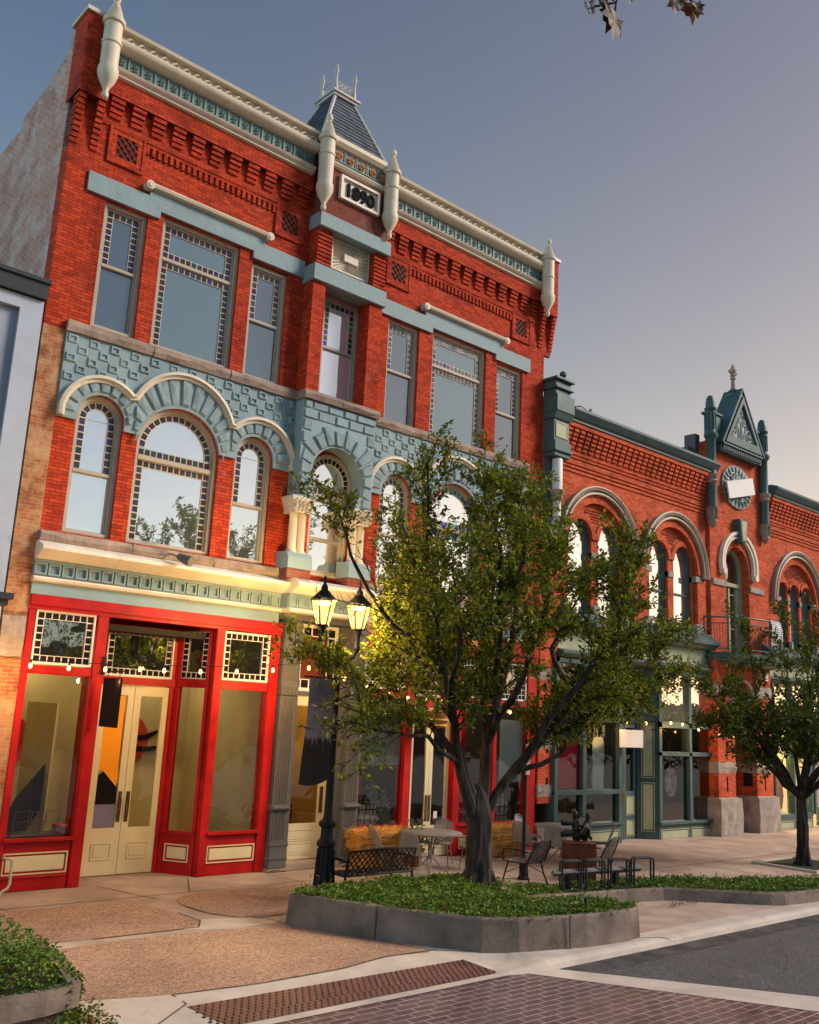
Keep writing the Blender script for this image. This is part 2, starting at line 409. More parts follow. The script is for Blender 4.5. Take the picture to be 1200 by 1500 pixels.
def window_arch(par, x0, x1, z0, zs, y, zm, wide, glass, tiles=None, t=.125):
    tiles = tiles or TILES
    f = M(); w = .07; cx = (x0+x1)/2; r = (x1-x0)/2
    f.plate(archpoly(x0, x1, z0, zs), [archpoly(x0+w, x1-w, z0+w, zs)], y-.05, y+.1)
    f.plate(archpoly(x0+w, x1-w, z0+w*.8, zs), [archpoly(x0+w+.03, x1-w-.03, z0+w+.02, zs)], y-.005, y+.1)
    a, b, c, ri = x0+w+.03, x1-w-.03, z0+w+.02, r-w-.03
    bk = M(); tl = M()
    n = max(7, round(PI*ri/t*.85))
    if not wide:
        arc_tiles(bk, tl, cx, zs, ri, t, y+.02, n, len(tiles))
        tiles_rect(bk, tl, a, b, zm+.035, zs, y+.02, t, 'LR', len(tiles))
        f.bbox(a-.02, b+.02, y-.02, y+.08, zm-.035, zm+.035)
    else:
        arc_tiles(bk, tl, cx, zs, ri, t, y+.02, n, len(tiles))
        tiles_rect(bk, tl, a, b, zm+.05, zm+.05+t, y+.02, t, 'B', len(tiles))
        if zs > zm+.05+t+.05: tiles_rect(bk, tl, a, b, zm+.05+t, zs, y+.02, t, 'LR', len(tiles))
        f.bbox(a-.02, b+.02, y-.03, y+.08, zm-.05, zm+.05)
        if wide == 'tiles': tiles_rect(bk, tl, a, b, c, zm-.05, y+.02, t, 'TLR', len(tiles))
        else: f.bbox(a-.02, b+.02, y-.015, y+.08, (c+zm)/2-.1, (c+zm)/2-.04)
    o = f.build('window', 'frame', par)
    M().plate(archpoly(a, b, c, zs), (), y+.04, y+.04).build('pane', glass, o)
    bk.build('glazing_bars', 'muntin', o); tl.build('stained_glass', tiles, o)
    M().plate(archpoly(x0, x1, z0, zs), (), y+.12, y+.12).build('window_back', 'dark_in', o)
    return o

# ------------------------------------------------------------------ three-storey brick building
BB = thing('brick_commercial_building', 'three storey red brick building with blue stone arches, cream cornice and 1890 plaque', 'building', (12, 0, 0))
XL, XR = 5.15, 18.2
WIN3 = [(5.95, 6.79, 9.47, 11.93, 10.72, 'sash'), (7.10, 8.80, 9.45, 12.08, 11.28, 'wide'), (9.10, 9.98, 9.44, 11.90, 10.7, 'sash'),
        (12.78, 13.73, 9.42, 11.88, 10.68, 'sash'), (14.17, 16.0, 9.38, 12.02, 11.2, 'wide'), (16.39, 17.36, 9.36, 11.86, 10.6, 'sash')]
WIN2 = [(5.92, 6.78, 5.74, 7.82, 6.86, 0), (7.07, 8.75, 5.74, 7.55, 7.35, 'tiles'), (9.11, 9.96, 5.74, 7.82, 6.86, 0),
        (12.80, 13.72, 5.74, 7.80, 6.86, 0), (14.18, 15.98, 5.74, 7.50, 7.3, 'tiles'), (16.40, 17.33, 5.74, 7.80, 6.86, 0)]
holes = [rect(a, b, c, d) for a, b, c, d, _, _ in WIN3]+[archpoly(a, b, c, zs) for a, b, c, zs, _, _ in WIN2]
holes += [rect(10.95, 12.0, 9.47, 11.86)]
C2 = (11.47, 7.72, .60)   # horseshoe light of the middle bay
holes += [[(10.95, 5.68), (12.0, 5.68), (12.0, 7.42)]+arc(C2[0], C2[1], C2[2]+.02, -28, 208, 24)+[(10.95, 7.42)]]
w = M().plate(rect(5.55, XR, 5.3, 15.0), holes, 0, .34)
w.box(XL+.36, XR-.36, .35, .40, 5.3, 14.9)
w.build('wall', 'brick', BB)
M().extr_y(rect(XL, 5.55, 0, 9.25), -.012, .3).build('corner_pier', 'brick_tan', BB)
M().extr_y(rect(XL, 5.55, 9.25, 12.7), -.012, .3).build('corner_pier', 'brick', BB)
# corner piers corbelled out under the parapet
def corner_top(x0, x1, mid):
    m = M(); m.box(x0, x1, -.2, .4, 13.7, 15.32)
    for i in range(9):
        q = i/9.; zz = 12.75+i*.105
        for xa in ((x0+.02, x0+.16), (x1-.16, x1-.02)):
            m.box(xa[0], xa[1], -.03-.17*q, 0.05, zz, zz+.075); m.box(xa[0]+.015, xa[1]-.015, -.015-.17*q, 0.05, zz+.075, zz+.105)
    m.box(x0+.05, x1-.05, -.005, .1, 12.6, 13.7)
    m.build('corner_corbel', 'brick', BB)
    M().box(x0-.05, x1+.05, -.25, .5, 15.32, 15.40).build('parapet_cap', 'cream', BB)
corner_top(5.13, 5.68, 0); corner_top(17.92, 18.5, 0)
# side wall stepping down towards the back, with a thin coping
sw = [(0.3, 0), (14, 0), (14, 12.6), (9.5, 12.7), (9.5, 13.5), (6, 13.6), (6, 14.3), (3.0, 14.38), (2.8, 14.62), (1.6, 14.72), (.7, 14.95), (.5, 15.3), (.3, 15.3)]
def side(x0, x1, mt):
    m = M(); m.v = []; n = len(sw)
    tr = tessellate_polygon([[Vector((y, z, 0)) for y, z in sw]])
    m.add([(x0, y, z) for y, z in sw], [tuple(t) for t in tr]); m.add([(x1, y, z) for y, z in sw], [tuple(t) for t in tr])
    m.add([(x0, y, z) for y, z in sw]+[(x1, y, z) for y, z in sw], [(i, (i+1) % n, n+(i+1) % n, n+i) for i in range(n)])
    m.build('side_wall', mt, BB)
    c = M(); pts = sw[2:-1]
    for (a, b), (a2, b2) in zip(pts, pts[1:]): c.tube([((x0+x1)/2, a, b+.03), ((x0+x1)/2, a2, b2+.03)], .12, 6)
    c.build('coping', 'darktrim', BB)
side(XL, XL+.35, 'brick_old'); side(XR-.35, XR, 'brick_old')
M().box(XL+.35, XR-.35, .5, 14, 12.2, 12.4).box(XL+.3, XR-.3, 13.6, 14, 0, 12.4).build('flat_roof', 'slate', BB)

# upper brick: corbel table, lattice vents, dentil course
for xa, xb in ((5.68, 10.34), (12.36, 17.92)):
    m = M(); m.box(xa, xb, -.13, .02, 13.95, 14.36)
    n = round((xb-xa)/.425); w_ = (xb-xa)/n
    for i in range(n):
        x = xa+(i+.28)*w_
        for k, (zz, yy) in enumerate(((13.56, .035), (13.66, .06), (13.76, .085), (13.86, .11))):
            m.box(x-.005*k, x+.235+.005*k, -yy, .01, zz, zz+.072); m.box(x+.012, x+.223, -yy+.02, .01, zz+.072, zz+.1)
    m.box(xa, xb, -.03, .01, 13.38, 13.43)
    m.build('corbel_table', 'brick', BB)
m = M()
for xa, xb in ((6.58, 9.62), (13.3, 16.95)):
    n = int((xb-xa)/.125)
    for i in range(n): m.box(xa+i*.125, xa+i*.125+.065, -.035, .01, 13.14, 13.30)
    m.box(xa, xb, -.035, .01, 13.302, 13.35)
    m.build('dentil_course', 'brick', BB); m = M()
for x0, x1 in ((6.0, 6.42), (9.69, 10.10), (12.75, 13.18), (17.04, 17.46)):
    m = M(); ring(m, x0-.15, x1+.15, 12.68, 13.42, .05, -.045, .01); ring(m, x0-.10, x1+.10, 12.73, 13.37, .10, -.03, .01)
    o = m.build('vent', 'brick', BB)
    l = M(); n = 6; s = (x1-x0)/n; sz = (13.28-12.83)/n
    for i in range(n):
        for j in range(n):
            if (i+j) % 2 == 0: l.box(x0+i*s, x0+(i+1)*s, -.03, .0, 12.83+j*sz, 12.83+(j+1)*sz-.004)
    l.box(x0-.01, x1+.01, -.006, .0, 12.82, 13.29)
    l.build('vent_grille', 'lattice', o)
# blue stone belt course stepping over the broad windows, cream label moulding on top
def belt(xa, xb, s0, s1, lo, hi, slo, shi):
    m = M(); pts = [(xa, lo), (s0+.25, lo), (s0+.25, slo), (s1-.25, slo), (s1-.25, lo), (xb, lo), (xb, hi), (s1, hi), (s1, shi), (s0, shi), (s0, hi), (xa, hi)]
    m.extr_y(pts, -.06, .0); m.build('belt_course', 'blue', BB)
    c = M(); c.extr_x([(-.06, shi), (-.15, shi+.02), (-.17, shi+.07), (-.12, shi+.12), (-.02, shi+.13), (.0, shi)], s0-.05, s1+.05)
    for x in (s0-.05, s1+.05):
        c.tube([(x, -.17, shi+.04), (x, .0, shi+.04)], .085, 12); c.tube([(x, -.185, shi+.04), (x, -.15, shi+.04)], .045, 10)
    c.build('label_moulding', 'cream', BB)
belt(5.57, 10.34, 6.75, 9.33, 11.95, 12.33, 12.1, 12.46); belt(12.36, 17.6, 13.85, 16.55, 11.9, 12.27, 12.04, 12.42)

# stone sills
def roughbar(m, x0, x1, y0, y1, z0, z1, seed, seg=.22):
    r = random.Random(seed); n = max(2, int((x1-x0)/seg)); rows = []
    for i in range(n+1):
        x = x0+(x1-x0)*i/n; rows.append([(x, y1, z0), (x, y0+r.uniform(0, .035), z0+r.uniform(0, .015)), (x, y0-r.uniform(.0, .03), (z0+z1)/2+r.uniform(-.03, .03)), (x, y0+r.uniform(0, .03), z1), (x, y1, z1)])
    v = [p for q in rows for p in q]
    m.add(v, [(i*5+j, (i+1)*5+j, (i+1)*5+j+1, i*5+j+1) for i in range(n) for j in range(4)]+[(0, 1, 2, 3, 4), tuple(n*5+4-k for k in range(5))])
for z0, z1, y in ((9.22, 9.43, -.11), (5.52, 5.70, -.13)):
    for k, (xa, xb) in enumerate(((5.53, 10.42), (12.28, 17.62))):
        m = M(); n = 3
        for i in range(n):
            a, b = xa+(xb-xa)*i/n, xa+(xb-xa)*(i+1)/n; roughbar(m, a+.006, b-.006, y, .12, z0, z1, i+k*7+int(z0))
        m.build('stone_sill', 'stone', BB)
# blue stone storey: diaper blocks, voussoirs and cream hood mouldings
def blue_zone(xa, xb, wins, hoods, seed):
    r = random.Random(seed)
    z0, z1 = 7.70, 9.22
    m = M(); pts = [(xa, z0)]
    for a, b, c, zs, _, _ in wins:
        R = (b-a)/2
        if zs >= z0: pts += [(a, z0)]+list(reversed(arc((a+b)/2, zs, R, 0, 180, 18)))+[(b, z0)]
        else: q = math.degrees(math.asin((z0-zs)/R)); pts += list(reversed(arc((a+b)/2, zs, R, q, 180-q, 18)))
    m.plate(pts+[(xb, z0), (xb, z1), (xa, z1)], (), -.05, 0.0)
    m.build('stone_spandrel', 'blue', BB)
    def hood_z(x):
        best = None
        for cx, cz, R in hoods:
            if abs(x-cx) <= R: best = max(best or 0, cz+math.sqrt(R*R-(x-cx)**2))
        return best
    # diaper squares above the hood line
    d = M(); bw, bh = .195, .168; row = 0; zz = z1-bh-.02
    while zz > 7.75:
        x = xa+.02+(row % 2)*bw
        while x+bw < xb:
            if all((hood_z(q) or 0) < zz+bh*.55 for q in (x, x+bw/2, x+bw)):
                e = r.uniform(.016, .032); cx, cz = x+bw*.5, zz+bh*.5
                y = -.051
                v = [(x, y, zz), (x+bw, y, zz), (x+bw, y, zz+bh), (x, y, zz+bh)]; g = .02
                t_ = [(x+g, y-e, zz+g), (x+bw-g, y-e, zz+g), (x+bw-g, y-e, zz+bh-g), (x+g, y-e, zz+bh-g)]
                g2 = .045; g3 = .045
                t2 = [(x+g2, y-e, zz+g3), (x+bw-g2, y-e, zz+g3), (x+bw-g2, y-e, zz+bh-g3), (x+g2, y-e, zz+bh-g3)]
                t3 = [(p[0], y-e+.025+r.uniform(-.012, .012), p[2]) for p in t2]
                d.add(v+t_+t2+t3, [(i, (i+1) % 4, 4+(i+1) % 4, 4+i) for i in range(4)]+[(4+i, 4+(i+1) % 4, 8+(i+1) % 4, 8+i) for i in range(4)]+[(8+i, 8+(i+1) % 4, 12+(i+1) % 4, 12+i) for i in range(4)]+[(12, 13, 14, 15)])
            x += 2*bw
        zz -= bh+.004; row += 1
    d.build('diaper_blocks', 'blue', BB)
    # voussoirs between window arch and hood
    vs = M()
    for wi, ((a, b, c, zs, _, _), (hx, hz, R)) in enumerate(zip(wins, hoods)):
        lim0 = (wins[wi-1][1]+a)/2+.02 if wi else xa+.05
        lim1 = (b+wins[wi+1][0])/2-.02 if wi < 2 else xb-.05
        cx = (a+b)/2; ri = (b-a)/2+.05; n = 9 if ri < .7 else 15
        for i in range(n):
            p, q = 180*i/n+1.2, 180*(i+1)/n-1.2
            pts = []
            def outer(an):
                for kk in range(60):
                    ro = ri+.02*kk; x, z = cx+ro*cos(rad(an)), zs+ro*sin(rad(an))
                    hz_ = hood_z(x)
                    if z > (hz_ or 0)-.05 or x < lim0 or x > lim1 or (hz_ is None) or z < 7.74: break
                return max(ri+.03, ro-.02)
            am = (p+q)/2; o1, o2, om = outer(p), outer(q), outer(am)
            poly = [(cx+ri*cos(rad(p)), zs+ri*sin(rad(p))), (cx+o1*cos(rad(p)), zs+o1*sin(rad(p))), (cx+om*cos(rad(am)), zs+om*sin(rad(am))), (cx+o2*cos(rad(q)), zs+o2*sin(rad(q))), (cx+ri*cos(rad(q)), zs+ri*sin(rad(q)))]
            y = -.06-r.uniform(.008, .032)
            mx = sum(t[0] for t in poly)/5; mz = sum(t[1] for t in poly)/5
            k = len(poly); inn = [(mx+(t[0]-mx)*.8, mz+(t[1]-mz)*.86) for t in poly]
            vs.add([(t[0], -.052, t[1]) for t in poly]+[(t[0], y+r.uniform(-.012, .012), t[1]) for t in inn]+[(mx, y-.01, mz)], [(j, (j+1) % k, k+(j+1) % k, k+j) for j in range(k)]+[(k+j, k+(j+1) % k, 2*k) for j in range(k)])
    vs.build('voussoirs', 'bluerough', BB)
    # hood moulding
    h = M(); N = 150; path = []
    for i in range(N+1):
        x = xa+(xb-xa)*i/N; z = hood_z(min(max(x, xa+.004), xb-.004))
        if z: path.append((x, z))
    path = [(path[0][0], 7.72)]+path+[(path[-1][0], 7.72)]
    def off(dist):
        out = []
        for i, p in enumerate(path):
            a_, b_ = path[max(0, i-1)], path[min(len(path)-1, i+1)]
            dx, dz = b_[0]-a_[0], b_[1]-a_[1]; L = math.hypot(dx, dz) or 1
            out.append((p[0]-dz/L*-dist*1, p[1]-dx/L*dist))
        return out
    i1, i2 = off(.055), off(.12)
    n = len(path)
    prof = [(path, -.05), (path, -.15), (i1, -.165), (i1, -.12), (i2, -.11), (i2, -.05)]
    v = []
    for pl, y in prof: v += [(x, y, z) for x, z in pl]
    h.smooth = False
    h.add(v, [(j*n+i, j*n+i+1, (j+1)*n+i+1, (j+1)*n+i) for j in range(5) for i in range(n-1)])
    h.add([(pl[0][0], y, pl[0][1]) for pl, y in prof], [tuple(range(6))]); h.add([(pl[-1][0], y, pl[-1][1]) for pl, y in prof], [tuple(range(6))])
    h.build('hood_moulding', 'cream', BB)
blue_zone(5.55, 10.45, WIN2[:3], [(6.345, 7.78, .80), (7.91, 7.96, 1.11), (9.6, 7.77, .86)], 3)
blue_zone(12.33, 17.6, WIN2[3:], [(13.2, 7.76, .86), (15.08, 7.9, 1.15), (16.85, 7.76, .86)], 4)
# windows
for i, (a, b, c, d, zm, k) in enumerate(WIN3): window_rect(BB, a, b, c, d, .12, zm, 'sash' if k == 'sash' else 'wide', 'sky3' if k == 'sash' else 'sky3b', t=.125)
for i, (a, b, c, zs, zm, k) in enumerate(WIN2):
    window_arch(BB, a, b, c, zs, .12, zm, k, 'sky2', TILES_BR if i == 4 else None)
window_rect(BB, 10.96, 11.98, 9.47, 11.86, .12, 10.68, 'sash', 'skyblue', TILES+TILES_BR)
# horseshoe window of the middle bay
def horseshoe():
    cx, cz, r = C2; f = M(); y = .1; x0, x1, z0 = 10.97, 11.98, 5.70
    def outl(k): return [(x0+k, z0+k), (x1-k, z0+k), (x1-k, 7.42)]+arc(cx, cz, r-k, -27, 207, 24)+[(x0+k, 7.42)]
    f.plate(outl(0), [outl(.07)], y-.05, y+.1)
    f.bbox(x0+.05, x1-.05, y-.04, y+.08, 7.30, 7.44); f.bbox(x0+.05, x1-.05, y-.02, y+.08, 6.43, 6.50)
    f.plate(rect(x0+.07, x1-.07, z0+.07, 7.3), [rect(x0+.11, x1-.11, z0+.12, 7.27)], y-.0, y+.09)
    for a in (x0+.5,): f.lathe(a, y-.05, [(.001, 7.37), (.03, 7.37), (.03, 7.372)], 8)
    o = f.build('window', 'frame', BB)
    bk, tl = M(), M()
    arc_tiles(bk, tl, cx, cz, r-.07, .13, y+.02, 17, len(TILES_DK), -25, 205); tiles_rect(bk, tl, x0+.1, x1-.1, 7.44, 7.57, y+.018, .13, 'B', len(TILES_DK))
    M().plate(outl(.07), (), y+.04, y+.04).build('pane', 'sky2', o)
    bk.build('glazing_bars', 'muntin', o); tl.build('stained_glass', [TILES_DK[0], TILES[3], TILES_DK[2], TILES[0]], o)
    M().plate(outl(.0), (), y+.12, y+.12).build('window_back', 'dark_in', o)
horseshoe()

# ---- projecting middle bay
Yb = -.35
m = M()
hs = [(10.80, 7.17), (10.80, 7.26)]+list(reversed(arc(11.34, 7.70, .66, -37, 217, 26)))[0:0]
op = arc(11.34, 7.70, .66, -35, 215, 26)
outer = [(10.38, 7.17), (10.80, 7.17), (10.80, 7.32)]+list(reversed(op))+[(11.88, 7.32), (11.88, 7.17), (12.28, 7.17), (12.28, 9.22), (10.38, 9.22)]
m.plate(outer, (), Yb, .0); m.build('bay_stone_block', 'bluesmooth', BB)
r5 = random.Random(5); v = M()
n = 13
for i in range(n):      # rough voussoirs round the horseshoe and random ashlar above
    p, q = -20+220*i/n+1, -20+220*(i+1)/n-1; ri, ro = .69, 1.02+.1*(i % 2)
    poly = [(11.34+k*cos(rad(t)), 7.70+k*sin(rad(t))) for k, t in ((ri, p), (ro, p), (ro, q), (ri, q))]
    poly = [(min(12.26, max(10.40, x)), z) for x, z in poly]
    mx, mz = sum(t[0] for t in poly)/4, sum(t[1] for t in poly)/4
    inn = [(mx+(t[0]-mx)*.8, mz+(t[1]-mz)*.85) for t in poly]; y = Yb-.025-r5.uniform(0, .03)
    v.add([(t[0], Yb-.002, t[1]) for t in poly]+[(t[0], y+r5.uniform(-.01, .01), t[1]) for t in inn], [(j, (j+1) % 4, 4+(j+1) % 4, 4+j) for j in range(4)]+[(4, 5, 6, 7)])
def ashlar(v, x0, x1, z0, z1, y):
    g = .008; e = .03
    v.add([(x0+g, y, z0+g), (x1-g, y, z0+g), (x1-g, y, z1-g), (x0+g, y, z1-g)]+[(x0+e, y-r5.uniform(.015, .04), z0+e), (x1-e, y-r5.uniform(.015, .04), z0+e), (x1-e, y-r5.uniform(.015, .04), z1-e), (x0+e, y-r5.uniform(.015, .04), z1-e)], [(j, (j+1) % 4, 4+(j+1) % 4, 4+j) for j in range(4)]+[(4, 5, 6, 7)])
for xa, xb in ((10.39, 10.66), (12.02, 12.27)):
    zz = 7.2
    while zz < 7.7: ashlar(v, xa, xb, zz, zz+.22, Yb-.002); zz += .23
zz = 8.86
xs = [10.39, 10.75, 11.2, 11.55, 11.95, 12.27]
for a, b in zip(xs, xs[1:]): ashlar(v, a, b, 8.82, 9.03, Yb-.002)
xs = [10.39, 10.6, 11.0, 11.4, 11.75, 12.27]
for a, b in zip(xs, xs[1:]): ashlar(v, a, b, 9.03, 9.21, Yb-.002)
for xa, xb in ((10.39, 10.62), (12.06, 12.27)):
    for zz in (8.3, 8.56): ashlar(v, xa, xb, zz, zz+.25, Yb-.002)
v.build('bay_rough_stone', 'bluerough', BB)
m = M(); roughbar(m, 10.34, 11.3, Yb-.1, .1, 9.22, 9.40, 91); roughbar(m, 11.31, 12.32, Yb-.1, .1, 9.22, 9.40, 92)
m.build('stone_sill', 'stone', BB)
m = M(); m.box(10.39, 10.71, Yb, .02, 9.40, 11.86); m.box(11.92, 12.28, Yb, .02, 9.40, 11.86)
m.box(10.45, 10.81, -.3, .02, 12.20, 13.12); m.box(12.0, 12.33, -.3, .02, 12.20, 13.12); m.box(10.81, 12.0, -.05, .02, 12.2, 13.12)
for k in range(9):       # string courses on the upper piers
    for xa, xb in ((10.44, 10.82), (11.99, 12.34)): m.box(xa, xb, -.325, -.28, 12.28+k*.095, 12.28+k*.095+.05)
m.build('bay_pier', 'brick', BB)
M().box(10.47, 12.27, -.33, .02, 13.42, 14.70).build('bay_parapet', 'brick_dark', BB)
for x in (10.20, 10.52):
    pass
def columns(xc):
    b = M(); b.box(xc-.28, xc+.28, Yb-.06, .02, 5.50, 5.70); b.build('column_footing', 'brick_dark', BB)
    b = M(); b.extr_x([(Yb-.08, 5.70), (Yb-.08, 5.93), (Yb-.02, 6.02), (-.0, 6.05), (.02, 5.7)], xc-.29, xc+.29); b.build('column_base', 'bluesmooth', BB)
    c = M()
    for dx in (-.1, .1):
        c.lathe(xc+dx, Yb+.12, [(.115, 6.0), (.12, 6.05), (.095, 6.09), (.088, 6.12), (.085, 6.78), (.10, 6.80), (.10, 6.83)], 14)
    c.bbox(xc-.22, xc+.22, Yb-.01, .0, 5.99, 6.04)
    c.build('column_shaft', 'cream', BB)
    k = M()
    k.extr_y([(xc-.19, 6.83), (xc+.19, 6.83), (xc+.2, 6.95), (xc+.27, 7.12), (xc+.27, 7.165), (xc-.27, 7.165), (xc-.27, 7.12), (xc-.2, 6.95)], Yb-.06, .0)
    rr = random.Random(int(xc*10))
    for row, zz in ((0, 6.88), (1, 7.0)):
        for j in range(5): 
            x = xc-.2+.1*j+row*.02; k.tube([(x, Yb-.05, zz), (x+rr.uniform(-.02, .02), Yb-.09, zz+.07), (x+rr.uniform(-.03, .03), Yb-.115, zz+.1)], [.04, .03, .015], 6)
    k.build('column_capital', 'cream', BB)
columns(10.52); columns(12.03)
for z0, z1, xa, xb in ((11.84, 12.21, 10.34, 12.33), (13.10, 13.43, 10.40, 12.38)):
    M().bbox(xa, xb, -.42, .0, z0, z1, .01).build('bay_lintel', 'blue', BB)
# sunburst panel
m = M(); x0, x1, z0, z1, y = 10.93, 11.98, 12.38, 13.09, -.14
ring(m, x0, x1, z0, z1, .035, y-.03, -.04); m.box(x0+.03, x1-.03, y+.015, -.045, z0+.03, z1-.03)
cx, cz = (x0+x1)/2, (z0+z1)/2
for k in range(36):
    a = 2*PI*k/36+.03; ca, sa = cos(a), sin(a); L = min((x1-x0)/2/abs(ca) if abs(ca) > 1e-3 else 9, (z1-z0)/2/abs(sa) if abs(sa) > 1e-3 else 9)-.05
    wd = L*.045; px, pz = -sa*wd, ca*wd
    m.add([(cx, y-.01, cz), (cx+ca*L+px, y+.012, cz+sa*L+pz), (cx+ca*L, y-.028, cz+sa*L), (cx+ca*L-px, y+.012, cz+sa*L-pz)], [(0, 2, 1), (0, 3, 2), (1, 2, 3)])
m.bbox(cx-.2, cx+.2, y-.05, y+.02, cz-.09, cz+.09)
m.build('sunburst_panel', 'cream', BB)
# date plaque
m = M(); ring(m, 10.88, 11.98, 13.94, 14.5, .06, -.42, -.32); m.box(10.93, 11.93, -.355, -.32, 13.99, 14.45)
o = m.build('date_plaque', 'cream2', BB)
text_mesh('1890', .42, .02, 'date_numerals', 'blackp', o, (11.43, -.376, 14.07), .014)
# main cornice, both wings
def cornice_wing(xa, xb):
    c = M()
    c.extr_x([(-.13, 14.31), (-.19, 14.33), (-.19, 14.37), (-.25, 14.41), (-.27, 14.46), (-.13, 14.48)], xa, xb)
    c.extr_x([(-.16, 14.80), (-.24, 14.82), (-.32, 14.86), (-.36, 14.92), (-.36, 14.98), (-.28, 15.0), (-.22, 15.02), (-.22, 15.18), (-.34, 15.2), (-.36, 15.26), (-.1, 15.28), (.3, 15.15), (.3, 14.8)], xa, xb)
    for i in range(int((xb-xa)/.235)):     # running leaf ornament
        x = xa+.1+i*.235
        c.tube([(x, -.225, 15.05), (x+.06, -.25, 15.09), (x+.12, -.255, 15.14), (x+.17, -.24, 15.13)], [.015, .03, .022, .01], 5)
        c.tube([(x+.1, -.225, 15.06), (x+.16, -.25, 15.06), (x+.2, -.235, 15.1)], [.012, .022, .01], 5)
    c.build('cornice', 'cream', BB)
    f = M(); f.box(xa, xb, -.16, .0, 14.45, 14.82)
    fo = f.build('frieze', 'teal', BB)
    h = M(); n = round((xb-xa)/.27); w_ = (xb-xa)/n
    for i in range(n):
        x = xa+i*w_; h.box(x-.014, x+.014, -.185, -.155, 14.48, 14.80); cx, cz = x+w_/2, 14.64
        for k in range(5):
            a = 2*PI*k/5+.4; h.tube([(cx+.012*cos(a), -.165, cz+.012*sin(a)), (cx+.04*cos(a), -.19, cz+.05*sin(a)), (cx+.065*cos(a+.25), -.17, cz+.085*sin(a+.25))], [.008, .02, .006], 4)
    h.build('frieze_ornament', 'tealhi', fo)
cornice_wing(5.72, 10.30); cornice_wing(12.40, 17.86)
c = M(); c.extr_x([(-.33, 14.60), (-.40, 14.62), (-.44, 14.68), (-.40, 14.73), (-.33, 14.74)], 10.42, 12.32)
c.extr_x([(-.36, 15.08), (-.44, 15.1), (-.5, 15.18), (-.5, 15.28), (-.42, 15.34), (-.2, 15.36), (-.2, 15.08)], 10.42, 12.32)
c.build('cornice', 'cream', BB)
fo = M().box(10.44, 12.30, -.37, .1, 14.70, 15.1).build('frieze', 'tealhi', BB)
h = M(); g_ = M()
for i in range(5):
    cx, cz = 10.80+i*.315, 14.92; ring(h, cx-.15, cx+.15, cz-.145, cz+.145, .022, -.39, -.368); g_.smooth = False
    g_.plate(arc(cx, cz, .1, 0, 345, 14), (), -.40, -.365)
    for k in range(6): a = k*PI/3; g_.tube([(cx+.02*cos(a), -.41, cz+.02*sin(a)), (cx+.075*cos(a), -.405, cz+.075*sin(a))], [.016, .02], 5)
h.build('rosette_frame', 'teal', fo); g_.build('rosette', 'terraf', fo)
# pinnacles
def pinnacle(x, y, r, zb, z1, z2, zt):
    p = M()
    p.lathe(x, y, [(.01, zb), (r*.34, zb+.04), (r*.40, zb+.10), (r*.28, zb+.17), (r*.45, zb+.24), (r*.85, zb+.36), (r*1.14, zb+.5), (r*1.14, zb+.56), (r*1.12, zb+.59), (r*1.12, zb+.62), (r*.98, zb+.64), (r, z1-.03), (r*1.12, z1-.02), (r*1.12, z1+.02), (r, z1+.03), (r*.99, z2-.07), (r*1.2, z2-.05), (r*1.26, z2-.02), (r*1.26, z2+.02), (r*1.05, z2+.04), (r*1.05, z2+.05)], 20)
    n = 12     # twisted fluted cone
    for k in range(7):
        q = k/6.; zz = z2+.05+q*.30; p.lathe(x, y, [(r*(.98-.62*q), zz), (r*(1.04-.62*q), zz+.025), (r*(.90-.62*q), zz+.048)], 16)
    p.lathe(x, y, [(r*.3, z2+.38), (r*.22, z2+.42), (r*.4, z2+.46), (r*.45, z2+.52), (r*.3, z2+.58), (.01, z2+.6)], 12)
    p.build('pinnacle', 'cream', BB)
pinnacle(5.55, -.35, .165, 13.62, 14.75, 15.22, 0); pinnacle(10.40, -.48, .165, 13.37, 14.70, 15.10, 0)
pinnacle(12.24, -.48, .165, 13.44, 14.70, 15.10, 0); pinnacle(17.9, -.35, .165, 13.48, 14.6, 15.15, 0)
# tower roof
m = M(); xb0, xb1, yb0, yb1, zb = 10.42, 12.32, -.22, 1.62, 15.34
xt0, xt1, yt0, yt1, zt = 11.12, 11.66, .42, .98, 17.0
N = 14
for i in range(N):           # slate courses
    a, b = i/N, (i+1)/N
    def R_(t, e=0): return (xb0+(xt0-xb0)*t-e, xb1+(xt1-xb1)*t+e, yb0+(yt0-yb0)*t-e, yb1+(yt1-yb1)*t+e, zb+(zt-zb)*t)
    x0, x1, y0, y1, z0 = R_(a, .02); X0, X1, Y0, Y1, Z1 = R_(b, .0)
    v = [(x0, y0, z0), (x1, y0, z0), (x1, y1, z0), (x0, y1, z0), (X0, Y0, Z1), (X1, Y0, Z1), (X1, Y1, Z1), (X0, Y1, Z1)]
    m.add(v, [(k, (k+1) % 4, 4+(k+1) % 4, 4+k) for k in range(4)]+[(0, 3, 2, 1)])
to = m.build('tower_roof', 'slate', BB)
h = M()
for (a, b), (c_, d) in (((xb0, yb0), (xt0, yt0)), ((xb1, yb0), (xt1, yt0)), ((xb0, yb1), (xt0, yt1)), ((xb1, yb1), (xt1, yt1))): h.tube([(a, b, zb+.02), (c_, d, zt)], .045, 6)
h.build('hip_ridge', 'leadwhite', to)
h = M(); h.box(xt0-.08, xt1+.08, yt0-.08, yt1+.08, zt-.02, zt+.05); h.box(xt0-.12, xt1+.12, yt0-.12, yt1+.12, zt+.05, zt+.1)
for x in (xt0, xt1):
    for y in (yt0, yt1):
        h.lathe(x, y, [(.05, zt+.1), (.05, zt+.3), (.035, zt+.33), (.035, zt+.6), (.055, zt+.63), (.055, zt+.68), (.02, zt+.7), (.045, zt+.76), (.01, zt+.83)], 10)
